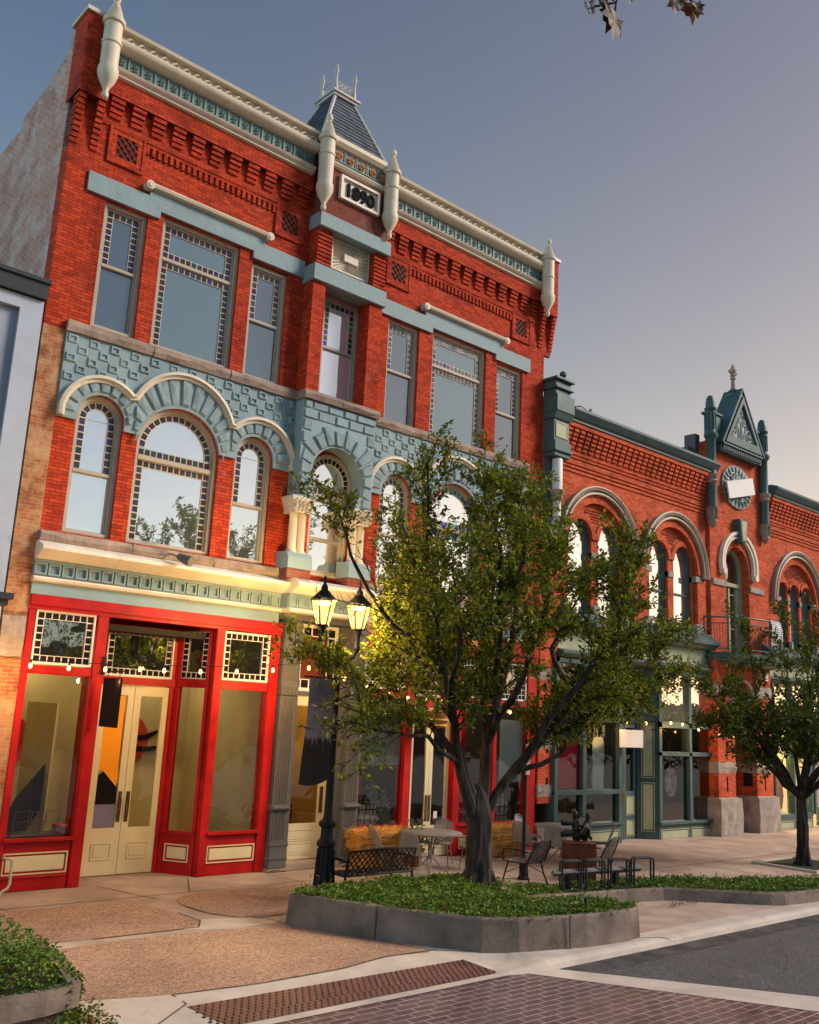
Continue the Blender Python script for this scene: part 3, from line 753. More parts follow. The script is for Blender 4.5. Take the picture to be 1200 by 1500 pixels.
for z in (zt+.24, zt+.42):
    h.tube([(xt0, yt0, z), (xt1, yt0, z)], .013, 5); h.tube([(xt0, yt1, z), (xt1, yt1, z)], .013, 5); h.tube([(xt0, yt0, z), (xt0, yt1, z)], .013, 5); h.tube([(xt1, yt0, z), (xt1, yt1, z)], .013, 5)
for k in range(4): 
    cx = xt0+.09+k*.125
    for y in (yt0, yt1): h.tube([(cx+.05*cos(t*PI/5), y, zt+.33+.05*sin(t*PI/5)) for t in range(11)], .012, 5)
h.build('roof_cresting', 'leadwhite', to)
# ------------------------------------------------------------------ ground-floor cornice of the brick building
def shop_cornice(xa, xb, y):
    c = M()
    c.extr_x([(y-.12, 5.22), (y-.18, 5.25), (y-.3, 5.32), (y-.36, 5.36), (y-.36, 5.42), (y-.1, 5.52), (.1, 5.52), (.1, 5.22)], xa, xb)
    c.extr_x([(y-.03, 4.84), (y-.11, 4.86), (y-.13, 4.9), (y-.10, 4.93), (.05, 4.93), (.05, 4.84)], xa, xb)
    c.build('storefront_cornice', 'cream2', BB)
    b = M(); b.box(xa, xb, y-.03, .06, 4.932, 5.218)
    n = round((xb-xa)/.235); w_ = (xb-xa)/n
    for i in range(n):
        x = xa+i*w_; ring(b, x+.012, x+w_-.012, 4.965, 5.16, .028, y-.075, y-.025)
    b.box(xa, xb, y-.075, y-.025, 5.165, 5.216)
    b.build('dentil_band', 'blue', BB)
shop_cornice(5.52, 10.38, 0); shop_cornice(10.385, 12.40, -.28); shop_cornice(12.405, 17.95, 0)
M().box(5.53, 10.38, -.045, .05, 4.64, 4.838).build('fascia', 'bluesmooth', BB)
M().box(10.385, 12.40, -.2, .05, 4.72, 4.838).build('fascia', 'grey', BB)

def transom(par, x0, x1, z0, z1, y, t=.115, mt='white', glass='shopdark'):
    f = M(); ring(f, x0, x1, z0, z1, .03, y-.03, y+.05)
    bk, tl = M(), M(); tiles_rect(bk, tl, x0+.03, x1-.03, z0+.03, z1-.03, y, t, 'TBLR', len(TILES_DK))
    o = f.build('transom', mt, par)
    M().quad((x0+.03, y+.03, z0+.03), (x1-.03, y+.03, z0+.03), (x1-.03, y+.03, z1-.03), (x0+.03, y+.03, z1-.03)).build('pane', glass, o)
    bk.build('glazing_bars', mt, o); tl.build('stained_glass', TILES_DK, o); return o
def pane(par, x0, x1, z0, z1, y, mt='clear'):
    return M().quad((x0, y, z0), (x1, y, z0), (x1, y, z1), (x0, y, z1)).build('pane', mt, par)
def panel(m, x0, x1, z0, z1, y, d=.02, w=.05):
    ring(m, x0, x1, z0, z1, w*.4, y-d, y+.01); m.bbox(x0+w, x1-w, y-d*.8, y+.01, z0+w, z1-w, .01)
def hyperplane(vs, p0, p1):
    """turn a mesh built along x from 0 (front faces -y) so that it runs from p0 to p1"""
    dx, dy = p1[0]-p0[0], p1[1]-p0[1]; L = math.hypot(dx, dy); ux, uy = dx/L, dy/L
    vs.v = [(p0[0]+x*ux-y*uy, p0[1]+x*uy+y*ux, z) for x, y, z in vs.v]; return vs

SF = M()      # red timber of the left storefront
def storefront_left():
    f = M(); t = .16
    f.bbox(5.54, 10.50, -.06, .2, 4.46, 4.638); f.box(5.54, 10.48, -.03, .2, 4.40, 4.46)
    # left display bay
    f.bbox(5.54, 5.66, -.03, .2, 0, 4.40); f.bbox(6.73, 6.93, -.03, .22, 0, 4.40)
    f.bbox(5.66, 6.73, -.01, .16, 3.36, 3.50); f.bbox(5.66, 6.73, -.0, .16, 0, .74)
    f.bbox(5.62, 6.76, -.07, .02, .74, .80)
    # right display bay
    f.bbox(9.06, 9.24, -.03, .2, 0, 4.40); f.bbox(10.27, 10.48, -.03, .2, 0, 4.40)
    f.bbox(9.24, 10.27, -.01, .16, 3.30, 3.46); f.bbox(9.24, 10.27, .0, .16, 0, .70); f.bbox(9.2, 10.3, -.07, .02, .70, .76)
    # back of the recess: header, jambs
    yb = .72
    f.box(6.93, 8.72, yb-.02, yb+.15, 3.29, 3.42); f.box(6.95, 7.26, yb+.0, yb+.15, 0, 4.4); f.box(8.60, 8.72, yb-.0, yb+.15, 0, 4.4); f.box(6.93, 8.72, yb-.01, yb+.15, 4.33, 4.5)
    f.box(6.73, 6.93, .2, yb+.15, 0, .9)
    f.build('shopfront_frame', 'redp', BB)
    # splayed return between front post and door
    g = M(); p0, p1 = (8.70, yb), (9.07, .12); L = math.hypot(p1[0]-p0[0], p1[1]-p0[1])
    g.box(0, .09, -.03, .1, 0, 4.4); g.box(L-.07, L, -.03, .1, 0, 4.4); g.box(.09, L-.07, -.02, .1, 3.3, 3.46); g.box(.09, L-.07, -.02, .1, 0, .72); g.box(.05, L, -.06, .0, .70, .75); g.box(0, L, -.03, .1, 4.35, 4.5)
    hyperplane(g, p0, p1).build('shopfront_frame', 'redp', BB)
    g = M(); g.quad((.09, .03, .75), (L-.07, .03, .75), (L-.07, .03, 3.3), (.09, .03, 3.3)); hyperplane(g, p0, p1).build('pane', 'clear', BB)
    g = M(); panel(g, .12, L-.1, .22, .52, -.02); hyperplane(g, p0, p1).build('bulkhead_panel', 'yellow', BB)
    g, b2, t2 = M(), M(), M(); tiles_rect(b2, t2, .1, L-.08, 3.47, 4.34, .0, .115, 'TBLR', len(TILES_DK))
    o = hyperplane(b2, p0, p1).build('transom', 'white', BB); hyperplane(t2, p0, p1).build('stained_glass', TILES_DK, o)
    g.quad((.1, .03, 3.47), (L-.08, .03, 3.47), (L-.08, .03, 4.34), (.1, .03, 4.34)); hyperplane(g, p0, p1).build('pane', 'shopdark', o)
    # recess ceiling and floor
    M().box(6.93, 9.06, .0, yb+.1, 4.50, 4.55).build('recess_ceiling', 'wall_in', BB)
    transom(BB, 5.69, 6.71, 3.52, 4.40, .03); transom(BB, 9.25, 10.26, 3.47, 4.38, .03); transom(BB, 7.27, 8.59, 3.43, 4.32, yb)
    pane(BB, 5.66, 6.73, .8, 3.36, .06); pane(BB, 9.24, 10.27, .76, 3.30, .06)
    m = M(); panel(m, 5.66, 6.69, .25, .58, -.0); m.build('bulkhead_panel', 'yellow', BB)
    m = M(); panel(m, 9.25, 10.25, .22, .52, -.0); m.build('bulkhead_panel', 'yellow', BB)
    # double doors
    for a, b, side in ((7.26, 7.915, 0), (7.925, 8.60, 1)):
        d = M(); d.plate(rect(a, b, .02, 3.28), [rect(a+.13, b-.12, .80, 3.10)], yb+.03, yb+.08, True)
        panel(d, a+.15, b-.14, .27, .55, yb+.03, .012, .04)
        o = d.build('door', 'yellow', BB); pane(o, a+.13, b-.12, .80, 3.10, yb+.06)
        x = b-.1 if side == 0 else a+.04
        h = M(); h.bbox(x, x+.065, yb+.015, yb+.03, .90, 1.42, .004); h.tube([(x+.03, yb+.015, 1.0), (x+.03, yb-.04, 1.03), (x+.03, yb-.04, 1.3), (x+.03, yb+.015, 1.33)], .012, 6)
        h.build('door_handle', 'brass', o)
    # window posters on the left leaf
    for nm, poly, mt in (('orange', [(7.29, 1.66), (7.46, 1.80), (7.76, 1.50), (7.76, 3.08), (7.42, 3.08), (7.29, 3.08)], 'orange'), ('dark', [(7.40, 1.20), (7.78, 1.20), (7.78, 1.54), (7.50, 1.76), (7.40, 1.70)], 'blackp'), ('violet', [(7.40, .82), (7.78, .82), (7.78, 1.197), (7.40, 1.197)], 'purple')):
        o = M().extr_y(poly, yb+.045+(.003 if nm == 'dark' else 0), yb+.055).build('window_poster', mt, None)
        tag(o, {'orange': 'bright orange panel filling the top of the left glazed cream door', 'dark': 'black house shaped panel below the orange one in the cream door', 'violet': 'dull purple rectangle at the bottom of the left cream door glass'}[nm], 'poster')
    # scuffed plinth and white drain pipe
    p = M(); p.tube([(5.66, -.0, .52), (5.66, -.11, .53), (5.70, -.13, .53), (5.76, -.14, .50), (5.77, -.14, .15), (5.73, -.16, .09), (5.66, -.17, .06), (5.62, -.17, .0)], .022, 8)
    p.tube([(5.655, -.005, .52), (5.655, -.02, .52)], .045, 10); p.build('drain_pipe', 'pipe', BB)
    M().box(5.60, 6.68, -.02, .0, .205, .235).build('plinth_rail', 'redworn', BB)
storefront_left()
# interior of the left shop
m = M(); m.box(5.55, 10.47, .9, 6, -.05, .06).build('shop_floor', 'wood', BB)
m = M(); m.box(5.52, 10.47, 3.3, 3.4, 0, 4.4); m.box(5.52, 5.56, .25, 3.3, 0, 4.4); m.box(10.44, 10.48, .25, 3.3, 0, 4.4)
m.box(6.62, 6.66, 1.0, 2.4, .1, 2.9); m.build('interior_wall', 'wall_in', BB)
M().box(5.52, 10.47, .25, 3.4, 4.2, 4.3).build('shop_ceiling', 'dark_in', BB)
M().extr_y(arc(6.55, 2.15, .52, 0, 350, 30), 3.27, 3.295).build('wall_disc', 'redart', BB)
m = M(); m.extr_y([(5.9, .7), (6.4, .7), (6.62, 1.1), (6.62, 1.85), (6.2, 1.3)], 1.2, 1.25); m.build('interior_screen', 'blackp', BB)
for x in (6.0, 6.28, 6.5):
    t = M(); z = .82
    t.tube([(x-.13, .35, z), (x-.1, .35, z+.33), (x+.13, .35, z+.36), (x+.1, .35, z), (x-.13, .36, z+.16), (x+.15, .36, z+.2)], .008, 5)
    tag(t.build('wire_rack', 'greymetal'), 'thin wire stand behind the left red shop window', 'rack', 'wire stands in the left shop window')
M().box(5.58, 6.72, .2, .75, .70, .80).build('window_bed', 'dark_in', BB)
m = M(); m.extr_y([(9.15, 2.2), (9.5, 2.22), (9.85, 2.42), (9.8, 2.44), (9.45, 2.32), (9.15, 2.3)], 3.26, 3.295)
m.extr_y([(9.15, 1.98), (9.6, 1.98), (10.05, 2.1), (10.0, 2.13), (9.6, 2.08), (9.15, 2.08)], 3.26, 3.295); m.build('wall_art', 'blackp', BB)
M().extr_y(arc(9.0, 2.2, .55, 0, 350, 30), 3.275, 3.297).build('wall_disc', 'redart', BB)
# hanging blank black sign and its bracket
s = thing('hanging_sign', 'blank black blade sign on a bracket beside the cream double doors', 'sign', (6.9, -.1, 2.9))
m = M(); m.box(6.90, 6.94, -.78, -.14, 2.56, 3.36); m.build('sign_board', 'blackp', s)
b = M(); b.box(6.89, 6.95, -.06, -.02, 3.42, 3.72); b.tube([(6.92, -.05, 3.47), (6.92, -.82, 3.47)], .014, 6); b.tube([(6.92, -.25, 3.47), (6.92, -.25, 3.36)], .006, 5); b.tube([(6.92, -.7, 3.47), (6.92, -.7, 3.36)], .006, 5)
b.build('bracket', 'black', s)

# ---- middle doorway with fluted iron pilasters
def pilaster(x0, x1, y):
    m = M(); m.box(x0, x1, y, .1, .06, 4.80)
    m.bbox(x0-.02, x1+.02, y-.04, .1, .06, .50); m.bbox(x0-.03, x1+.03, y-.055, .1, .46, .52); m.bbox(x0-.03, x1+.03, y-.055, .1, .22, .26)
    for za, zb in ((.6, 1.08), (1.24, 3.2), (3.55, 4.3)):
        n = 6; w_ = (x1-x0-.06)/n
        for i in range(n): m.tube([(x0+.03+w_*(i+.5), y, za), (x0+.03+w_*(i+.5), y, zb)], w_*.36, 6)
    m.bbox(x0-.02, x1+.02, y-.045, .1, 1.10, 1.20)
    n = 7
    for i in range(n): m.sphere((x0+(i+.5)*(x1-x0)/n, y-.05, 1.15), .035, 8)
    m.bbox(x0-.015, x1+.015, y-.04, .1, 3.26, 3.47)
    for i in range(4): m.tube([(x0+.06+i*.085, y-.045, 3.31), (x0+.1+i*.085, y-.05, 3.42)], .018, 5)
    m.bbox(x0-.02, x1+.02, y-.05, .1, 4.36, 4.44); m.bbox(x0-.03, x1+.03, y-.06, .1, 4.6, 4.66); m.bbox(x0-.02, x1+.02, y-.05, .1, 4.72, 4.80)
    m.build('iron_pilaster', 'grey', BB)
    s = M(); roughbar(s, x0-.04, x1+.04, y-.06, .1, 0, .06, int(x0*9), .1); s.build('pilaster_foot', 'stone', BB)
pilaster(10.51, 10.88, -.12); pilaster(12.22, 12.58, -.12)
yd = .28
f = M(); f.box(10.88, 10.99, -.02, .34, .12, 4.80); f.box(12.12, 12.22, -.02, .34, .12, 4.80); f.box(10.99, 12.12, yd, yd+.1, 3.28, 3.36); f.box(10.99, 12.12, yd, yd+.1, 4.72, 4.80); f.build('door_surround', 'grey', BB)
d = M(); d.plate(rect(10.99, 12.12, .13, 3.26), [rect(11.08, 11.86, .80, 3.08)], yd, yd+.05, True)
for z0, z1 in ((.22, .43), (.47, .68)): panel(d, 11.1, 11.8, z0, z1, yd, .01, .03)
do = d.build('door', 'yellow', BB); pane(do, 11.08, 11.86, .80, 3.08, yd+.02)
M().bbox(11.90, 11.98, yd-.014, yd, 1.0, 1.5, .003).build('door_handle', 'brass', do)
M().box(11.1, 11.55, yd+.03, yd+.035, 3.10, 3.22).build('door_notice', 'whitep', do)
s = M(); s.bbox(10.9, 12.2, -.12, .5, 0, .12); s.build('door_step', 'concrete', BB)
t = M(); ring(t, 10.99, 12.12, 3.37, 4.72, .05, yd, yd+.06)
bk, tl = M(), M(); tiles_rect(bk, tl, 11.04, 12.07, 3.42, 4.67, yd+.02, .19, 'TBLR', 4)
o = t.build('transom', 'white', BB); bk.build('glazing_bars', 'white', o); tl.build('stained_glass', TILES_DK, o)
M().quad((11.04, yd+.05, 3.42), (12.07, yd+.05, 3.42), (12.07, yd+.05, 4.67), (11.04, yd+.05, 4.67)).build('pane', mat('oxblood glass', (.16, .03, .012), .25, .1, 2, 0), o)
m = M(); m.box(10.9, 12.22, 2.6, 2.7, 0, 4.8); m.box(10.86, 10.90, .4, 2.6, 0, 4.8); m.box(12.22, 12.26, .4, 2.6, 0, 4.8); m.box(10.9, 12.2, .35, 2.6, .0, .1); m.build('stairwell_wall', 'wall_ye', BB)
m = M(); m.tube([(11.0, 1.6, 2.4), (11.75, 1.5, 1.05), (12.1, 1.5, 1.0)], .05, 8); m.extr_y([(10.95, .1), (12.2, .1), (12.2, .9), (11.9, .9), (11.0, 2.0), (10.95, 2.0)], 1.62, 1.7); m.build('stair_rail', 'wood', BB)

# ---- right-hand red storefront
def storefront_right():
    f = M()
    f.bbox(12.59, 12.65, -.03, .2, 0, 4.52); f.bbox(13.86, 14.08, -.03, .22, 0, 4.52); f.bbox(15.36, 15.58, -.03, .22, 0, 4.52); f.bbox(17.82, 18.16, -.03, .2, 0, 4.52)
    f.bbox(12.59, 18.16, -.05, .2, 4.36, 4.52); f.box(12.65, 13.86, -.01, .16, 3.36, 3.5); f.box(15.58, 17.82, -.01, .16, 3.3, 3.44)
    f.bbox(12.65, 13.86, .0, .16, 0, .66); f.bbox(12.62, 13.9, -.06, .02, .66, .72); f.bbox(15.58, 17.82, .0, .16, 0, .62); f.bbox(15.55, 17.84, -.06, .02, .62, .68)
    f.box(14.08, 15.36, .10, .2, 3.2, 3.4); f.box(14.08, 14.14, .06, .2, 0, 3.2); f.box(15.34, 15.36, .06, .2, 0, 3.2); f.box(16.68, 16.78, .0, .14, .68, 3.3)
    f.build('shopfront_frame', 'redp', BB)
    M().bbox(12.57, 18.14, -.1, .0, 4.523, 4.835).build('sign_board', 'redp', BB)
    # only the letters that show between the leaves
    sb = [o for o in bpy.data.objects if o.name.startswith('sign_board') and o.parent == BB][-1]
    text_mesh('R', .26, .012, 'lettering', 'gold', sb, (12.76, -.115, 4.585), .008)
    text_mesh('IES', .26, .012, 'lettering', 'gold', sb, (15.75, -.115, 4.585), .008)
    transom(BB, 12.67, 13.85, 3.52, 4.34, .03); transom(BB, 15.6, 16.66, 3.46, 4.34, .03); transom(BB, 14.1, 15.34, 3.42, 4.34, .05); transom(BB, 16.8, 17.8, 3.46, 4.34, .03)
    pane(BB, 12.65, 13.86, .72, 3.36, .06); pane(BB, 15.58, 16.68, .68, 3.3, .06); pane(BB, 16.78, 17.82, .68, 3.3, .06)
    m = M(); panel(m, 12.69, 13.82, .16, .46, .0); m.build('bulkhead_panel', 'yellow', BB)
    m = M(); panel(m, 15.62, 16.6, .14, .42, .0); panel(m, 16.8, 17.78, .14, .42, .0); m.build('bulkhead_panel', 'yellow', BB)
    yb = .08
    for a, b, sd in ((14.14, 14.735, 0), (14.745, 15.34, 1)):
        d = M(); d.plate(rect(a, b, .02, 3.18), [rect(a+.1, b-.1, .66, 3.0)], yb+.03, yb+.08, True); panel(d, a+.1, b-.1, .2, .5, yb+.03, .012, .04)
        o = d.build('door', 'yellow', BB); pane(o, a+.1, b-.1, .66, 3.0, yb+.06)
        x = b-.075 if sd == 0 else a+.01
        M().bbox(x, x+.06, yb+.015, yb+.03, .75, 1.3, .004).build('door_handle', 'brass', o)
    M().box(14.95, 15.06, yb+.05, yb+.055, .8, .95).build('door_notice', 'whitep', BB)
    M().box(12.66, 13.85, .10, .105, 1.93, 3.36).build('window_blind', 'blind', BB)
    M().box(17.0, 17.80, .10, .105, 1.55, 3.0).build('window_blind', 'blind', BB)
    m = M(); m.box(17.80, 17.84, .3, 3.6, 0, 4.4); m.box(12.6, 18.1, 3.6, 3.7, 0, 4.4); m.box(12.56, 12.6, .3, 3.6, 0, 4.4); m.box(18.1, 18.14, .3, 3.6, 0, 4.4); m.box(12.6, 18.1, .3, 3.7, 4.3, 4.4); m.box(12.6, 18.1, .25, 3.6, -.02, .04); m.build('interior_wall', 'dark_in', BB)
    m = M(); m.box(12.68, 13.84, .2, .7, .6, .70); m.box(15.6, 17.8, .2, .7, .56, .66); m.build('window_bed', 'wood', BB)
    m = M(); m.box(13.45, 13.6, 1.0, 1.2, .1, 3.4); m.build('interior_column', 'redart', BB)
    m = M(); m.box(13.2, 13.35, 1.0, 1.15, .7, 2.6); m.build('interior_drape', 'wall_ye', BB)
    m = M(); m.box(15.70, 15.9, .14, .16, .7, 3.3); m.build('door_banner', 'redp', BB)
storefront_right()
# goods in the right-hand shop windows
gb = None; rr = random.Random(11)
def gift(x, z, s, y=.42):
    global gb
    if gb is None:
        t = thing('gift_box', 'pale wrapped gift box with dark ribbon stacked in the red shop window', 'gift box', (0, 0, 0), 'gift boxes stacked in the red shop windows')
        M().bbox(-.09, .09, -.07, .07, 0, .2, .006).build('box', 'boxpale', t)
        r = M(); r.box(-.018, .018, -.074, .074, -.001, .204); r.box(-.094, .094, -.073, .073, .09, .115); r.build('ribbon', 'boxdark', t); gb = t; o = t
    else: o = copy_tree(gb)
    o.location = (x, y, z); o.scale = (s, s, s); o.rotation_euler = (0, 0, rr.uniform(-.2, .2))
for x0, zb, rows in ((12.78, .70, (2, 2, 1)), (13.16, .70, (3, 2)), (15.8, .66, (3, 2, 1)), (17.1, .66, (3, 3, 2)), (16.35, .66, (2, 1))):
    for j, n in enumerate(rows):
        for i in range(n): gift(x0+i*.19+j*.04, zb+j*.202, 1.0)
tw = None
for x, z, s in ((12.9, 1.31, .8), (13.38, 1.11, 1.25), (13.72, .70, 1.7), (15.98, 1.27, .9), (17.3, 1.27, 1.0)):
    if tw is None:
        t = thing('tabletop_tree', 'small tinsel cone tree dotted with lights on the gift boxes', 'decoration', (0, 0, 0), 'tinsel trees in the red shop windows')
        c = M()
        for k in range(6): c.lathe(0, 0, [(.13*(1-k/6.)+.01, .02+k*.065), (.09*(1-k/6.), .09+k*.065)], 10)
        c.lathe(0, 0, [(.02, 0), (.02, .03)], 6); c.build('cone', mat('tinsel green', (.10, .16, .13), .5, .3, 20), t)
        b = M(); r2 = random.Random(3)
        for k in range(26): 
            zz = r2.uniform(.04, .4); a = r2.uniform(0, 2*PI); q = .135*(1-zz/.44)+.01; b.sphere((q*cos(a), q*sin(a), zz), .008, 5)
        b.build('lights', mat('pale beads', (.7, .75, .7), .3), t); tw = t; o = t
    else: o = copy_tree(tw)
    o.location = (x, .40, z); o.scale = (s, s, s)
# barrel-shaped hanging sign
s = thing('barrel_sign', 'half barrel shaped hanging sign with gold bands above the shop doors behind the tree', 'sign', (14.3, -.3, 2.9))
m = M(); m.lathe(14.35, -.45, [(.02, 2.74), (.2, 2.76), (.27, 2.9), (.29, 3.02), (.27, 3.14), (.02, 3.16)], 18); m.build('barrel', 'wood', s)
m = M()
for z, r in ((2.80, .235), (2.92, .283), (3.1, .285)): m.lathe(14.35, -.45, [(r, z), (r+.012, z), (r+.012, z+.035), (r, z+.035)], 18)
m.build('hoop', 'gold', s)
m = M(); m.tube([(14.35, -.03, 3.5), (14.35, -.6, 3.5)], .014, 6); m.tube([(14.35, -.45, 3.5), (14.35, -.45, 3.15)], .008, 5); m.build('bracket', 'black', s)
# floodlight on the cornice
s = thing('floodlight', 'small dark floodlight on a bent arm over the shop cornice', 'floodlight', (8.0, -.35, 5.45))
m = M(); m.tube([(7.85, -.02, 5.66), (7.86, -.3, 5.60), (7.95, -.40, 5.56)], .018, 6); m.build('arm', 'greymetal', s)
m = M(); m.tube([(7.93, -.38, 5.57), (7.98, -.5, 5.52), (8.05, -.62, 5.47)], [.06, .085, .10], 12); m.build('lamp_head', 'grey', s)

# ------------------------------------------------------------------ blue grey neighbour at the left
GB = thing('stucco_building', 'flat blue grey stucco building with a charcoal parapet at the left edge', 'building', (2, 0, 0))
M().box(-14, 5.02, .05, 13, 0, 9.55).build('wall', 'greyb', GB)
m = M(); m.box(4.72, 5.10, -.06, .04, 0, 9.6); m.box(-14, 4.72, -.06, .04, 9.38, 9.6); m.build('trim', 'greyt', GB)
m = M(); m.box(-14, 5.12, -.14, 13, 9.62, 9.9); m.box(-14, 5.15, -.18, 13.05, 9.9, 9.97); m.build('parapet', 'darktrim', GB)
m = M(); m.box(-14, 5.12, -.5, .04, 4.46, 4.56); m.box(-14, 5.06, -.45, .04, 4.36, 4.46); m.build('canopy', 'darktrim', GB)
m = M(); ring(m, 1.5, 4.3, 5.2, 8.6, .12, -.02, .05); m.build('window_frame', 'darktrim', GB)
pane(GB, 1.6, 4.2, 5.3, 8.5, .03, 'sky2')
M().box(-14, 4.5, -.01, .04, .3, 4.2).build('shop_glass', 'shopdark', GB)
m = M(); roughbar(m, 5.13, 5.5, -.1, .2, 3.6, 4.25, 55, .12); m.build('pier_block', 'greystone', BB)
# ------------------------------------------------------------------ two-storey brick building with green trim
GR = thing('arcaded_brick_building', 'two storey orange brick building with dark green trim, arched windows and a gabled turret', 'building', (26, 0, 0))
TX = -.36
ARCH = [(20.62, 7.62, 1.78), (24.30, 7.62, 1.74), (32.0, 7.45, 1.86), (35.9, 7.45, 1.8)]
X0, X1 = 18.21, 38.0
def recess(cx, cz, R):
    r = R-.46; return [(cx-r, 5.72), (cx+r, 5.72)]+arc(cx, cz, r, 0, 180, 26)
wl = M(); wl.plate(rect(X0, X1, 5.3, 11.0), [recess(*a) for a in ARCH]+[archpoly(27.42+TX, 28.86+TX, 5.35, 8.1)], 0, .34)
wl.build('wall', 'brick_g', GR)
M().box(X0, X1, .4, 14, 5.32, 10.9).box(X0, X1, 3.6, 14, 0, 5.31).build('building_core', 'brick_worn', GR)
def win_small(a, b, z0, zs):
    f = M(); y = .27
    f.plate(archpoly(a, b, z0, zs), [archpoly(a+.075, b-.075, z0+.08, zs)], y-.06, y+.06)
    zm = z0+(zs-z0)*.55; f.bbox(a+.06, b-.06, y-.03, y+.05, zm-.035, zm+.035)
    o = f.build('window', 'ggreen', GR)
    M().plate(archpoly(a+.07, b-.07, z0+.07, zs), (), y+.02, y+.02).build('pane', 'sky2', o)
for k, (cx, cz, R) in enumerate(ARCH):
    r = R-.46
    if k < 2: ws = [(cx-1.15, cx-.15), (cx+.15, cx+1.15)]; zs = 7.93
    else: ws = [(cx-1.2, cx-.50), (cx-.35, cx+.35), (cx+.50, cx+1.2)]; zs = 7.8
    m = M(); m.plate([(cx-r, 5.72), (cx+r, 5.72)]+arc(cx, cz, r, 0, 180, 26), [archpoly(a, b, 5.74, zs) for a, b in ws], .12, .36)
    m.build('arch_infill', 'brick_g', GR)
    # ring of header bricks round each light and a diaper tympanum
    h = M()
    for a, b in ws:
        c0 = (a+b)/2; rr_ = (b-a)/2; h.plate(arc(c0, zs, rr_+.16, 0, 180, 20)+list(reversed(arc(c0, zs, rr_+.001, 0, 180, 20))), (), .075, .13)
    h.build('arch_ring', 'brick_g', GR)
    l = M(); s = .1; n = 0
    for i in range(-14, 15):
        for j in range(0, 18):
            x, z = cx+i*s+(j % 2)*s/2, zs+.05+j*s*.75
            if (x-cx)**2+(z+.05-cz)**2 < (r-.09)**2 and z > cz-.1 and all((x-(a+b)/2)**2+(z-zs)**2 > ((b-a)/2+.24)**2 for a, b in ws):
                l.add([(x-s*.42, .119, z), (x, .119, z-s*.36), (x+s*.42, .119, z), (x, .119, z+s*.36), (x, .085, z)], [(0, 1, 4), (1, 2, 4), (2, 3, 4), (3, 0, 4)])
    l.build('diaper_brick', 'lattice', GR)
    for a, b in ws: win_small(a, b, 5.76, zs)
    # moulded outer arch
    m = M(); m.smooth = False
    for ro, ri, y in ((R, R-.10, -.13), (R-.10, R-.17, -.07), (R-.17, R-.23, -.10)):
        m.plate(arc(cx, cz, ro, -3 if k else 8, 183, 36)+list(reversed(arc(cx, cz, ri, -3 if k else 8, 183, 36))), (), y, .0)
    m.build('hood_moulding', 'stone', GR)
    m = M(); m.tube([(x, -.14, z) for x, z in arc(cx, cz, R-.02, -3 if k else 8, 183, 36)], .025, 6); m.tube([(x, -.11, z) for x, z in arc(cx, cz, R-.20, -3 if k else 8, 183, 36)], .03, 6); m.build('hood_bead', 'cream', GR)
    m = M(); m.plate(arc(cx, cz, R-.24, 0, 180, 30)+list(reversed(arc(cx, cz, R-.459, 0, 180, 30))), (), -.03, .0); m.build('arch_ring', 'brick_g', GR)
    m = M(); pts = [cx-R-.02, cx-r]
    for a, b in zip([cx-r-.25]+[w[1] for w in ws], [w[0] for w in ws]+[cx+r+.25]):
        y = -.02 if (a < cx-r or b > cx+r) else .09
        m.bbox(max(a, cx-r-.2), min(b, cx+r+.2), min(y, .17) if False else y, .22, 7.40, 7.58, .01)
    m.build('impost_band', 'greystone', GR)
    m = M()
    for a, b in zip([cx-r-.25]+[w[1] for w in ws], [w[0] for w in ws]+[cx+r+.25]): m.bbox(a+.0, b, .02 if a > cx-r and b < cx+r else -.04, .22, 5.74, 6.12, .02)
    m.build('pier_base', 'greystone', GR)
# brick bands and corbels
for xa, xb in ((19.0, 26.3), (30.0, 38.0)):
    m = M()
    for z in (9.74, 9.84, 10.02, 10.12, 9.62): m.bbox(xa, xb, -.035, .01, z, z+.055, .004)
    m.build('string_course', 'brick_g', GR)
    m = M(); n = round((xb-xa)/.27); w_ = (xb-xa)/n
    for i in range(n):
        x = xa+i*w_
        for k in range(5): m.box(x+.03, x+w_-.05, -.05-.04*k, .01, 10.26+k*.11, 10.26+k*.11+.085); m.box(x+.045, x+w_-.065, -.03-.04*k, .01, 10.26+k*.11+.085, 10.37+k*.11)
    m.box(xa, xb, -.25, .01, 10.81, 10.93)
    m.build('corbel_table', 'brick_g', GR)
    c = M(); c.extr_x([(-.25, 10.93), (-.29, 10.94), (-.29, 11.0), (-.35, 11.04), (-.42, 11.14), (-.46, 11.2), (-.46, 11.27), (-.2, 11.36), (.5, 11.36), (.5, 10.93)], xa, xb)
    c.build('cornice', 'ggreen', GR)
# pillar at the party wall
m = M(); a, b = 18.22, 18.95; y = -.35
m.box(a+.12, b-.12, y+.1, .02, 9.9, 11.5)
m.bbox(a+.06, b-.06, y-.02, .05, 11.45, 11.62); m.bbox(a, b, y-.1, .1, 11.62, 11.68); m.bbox(a-.02, b+.02, y-.12, .1, 11.86, 11.93); m.bbox(a+.05, b-.05, y-.02, .1, 11.68, 11.86)
m.bbox(a, b, y-.12, .05, 10.98, 11.45)
m.extr_x([(y-.1, 10.98), (y-.02, 10.8), (.0, 10.8), (.0, 10.98)], a+.02, b-.02)
m.bbox(a+.05, b-.05, y+.02, .05, 10.2, 10.8)
m.bbox(a, b, y-.08, .05, 9.9, 9.97); m.bbox(a+.03, b-.03, y-.04, .05, 9.97, 10.2); m.bbox(a+.04, b-.04, y-.02, .05, 9.78, 9.9)
m.box(a+.1, b-.1, -.1, .05, 7.6, 9.8)
m.sphere(((a+b)/2, y, 12.06), .10, 10); m.lathe((a+b)/2, y, [(.05, 11.92), (.04, 12.0)], 8)
m.build('party_pillar', 'ggreen', GR)
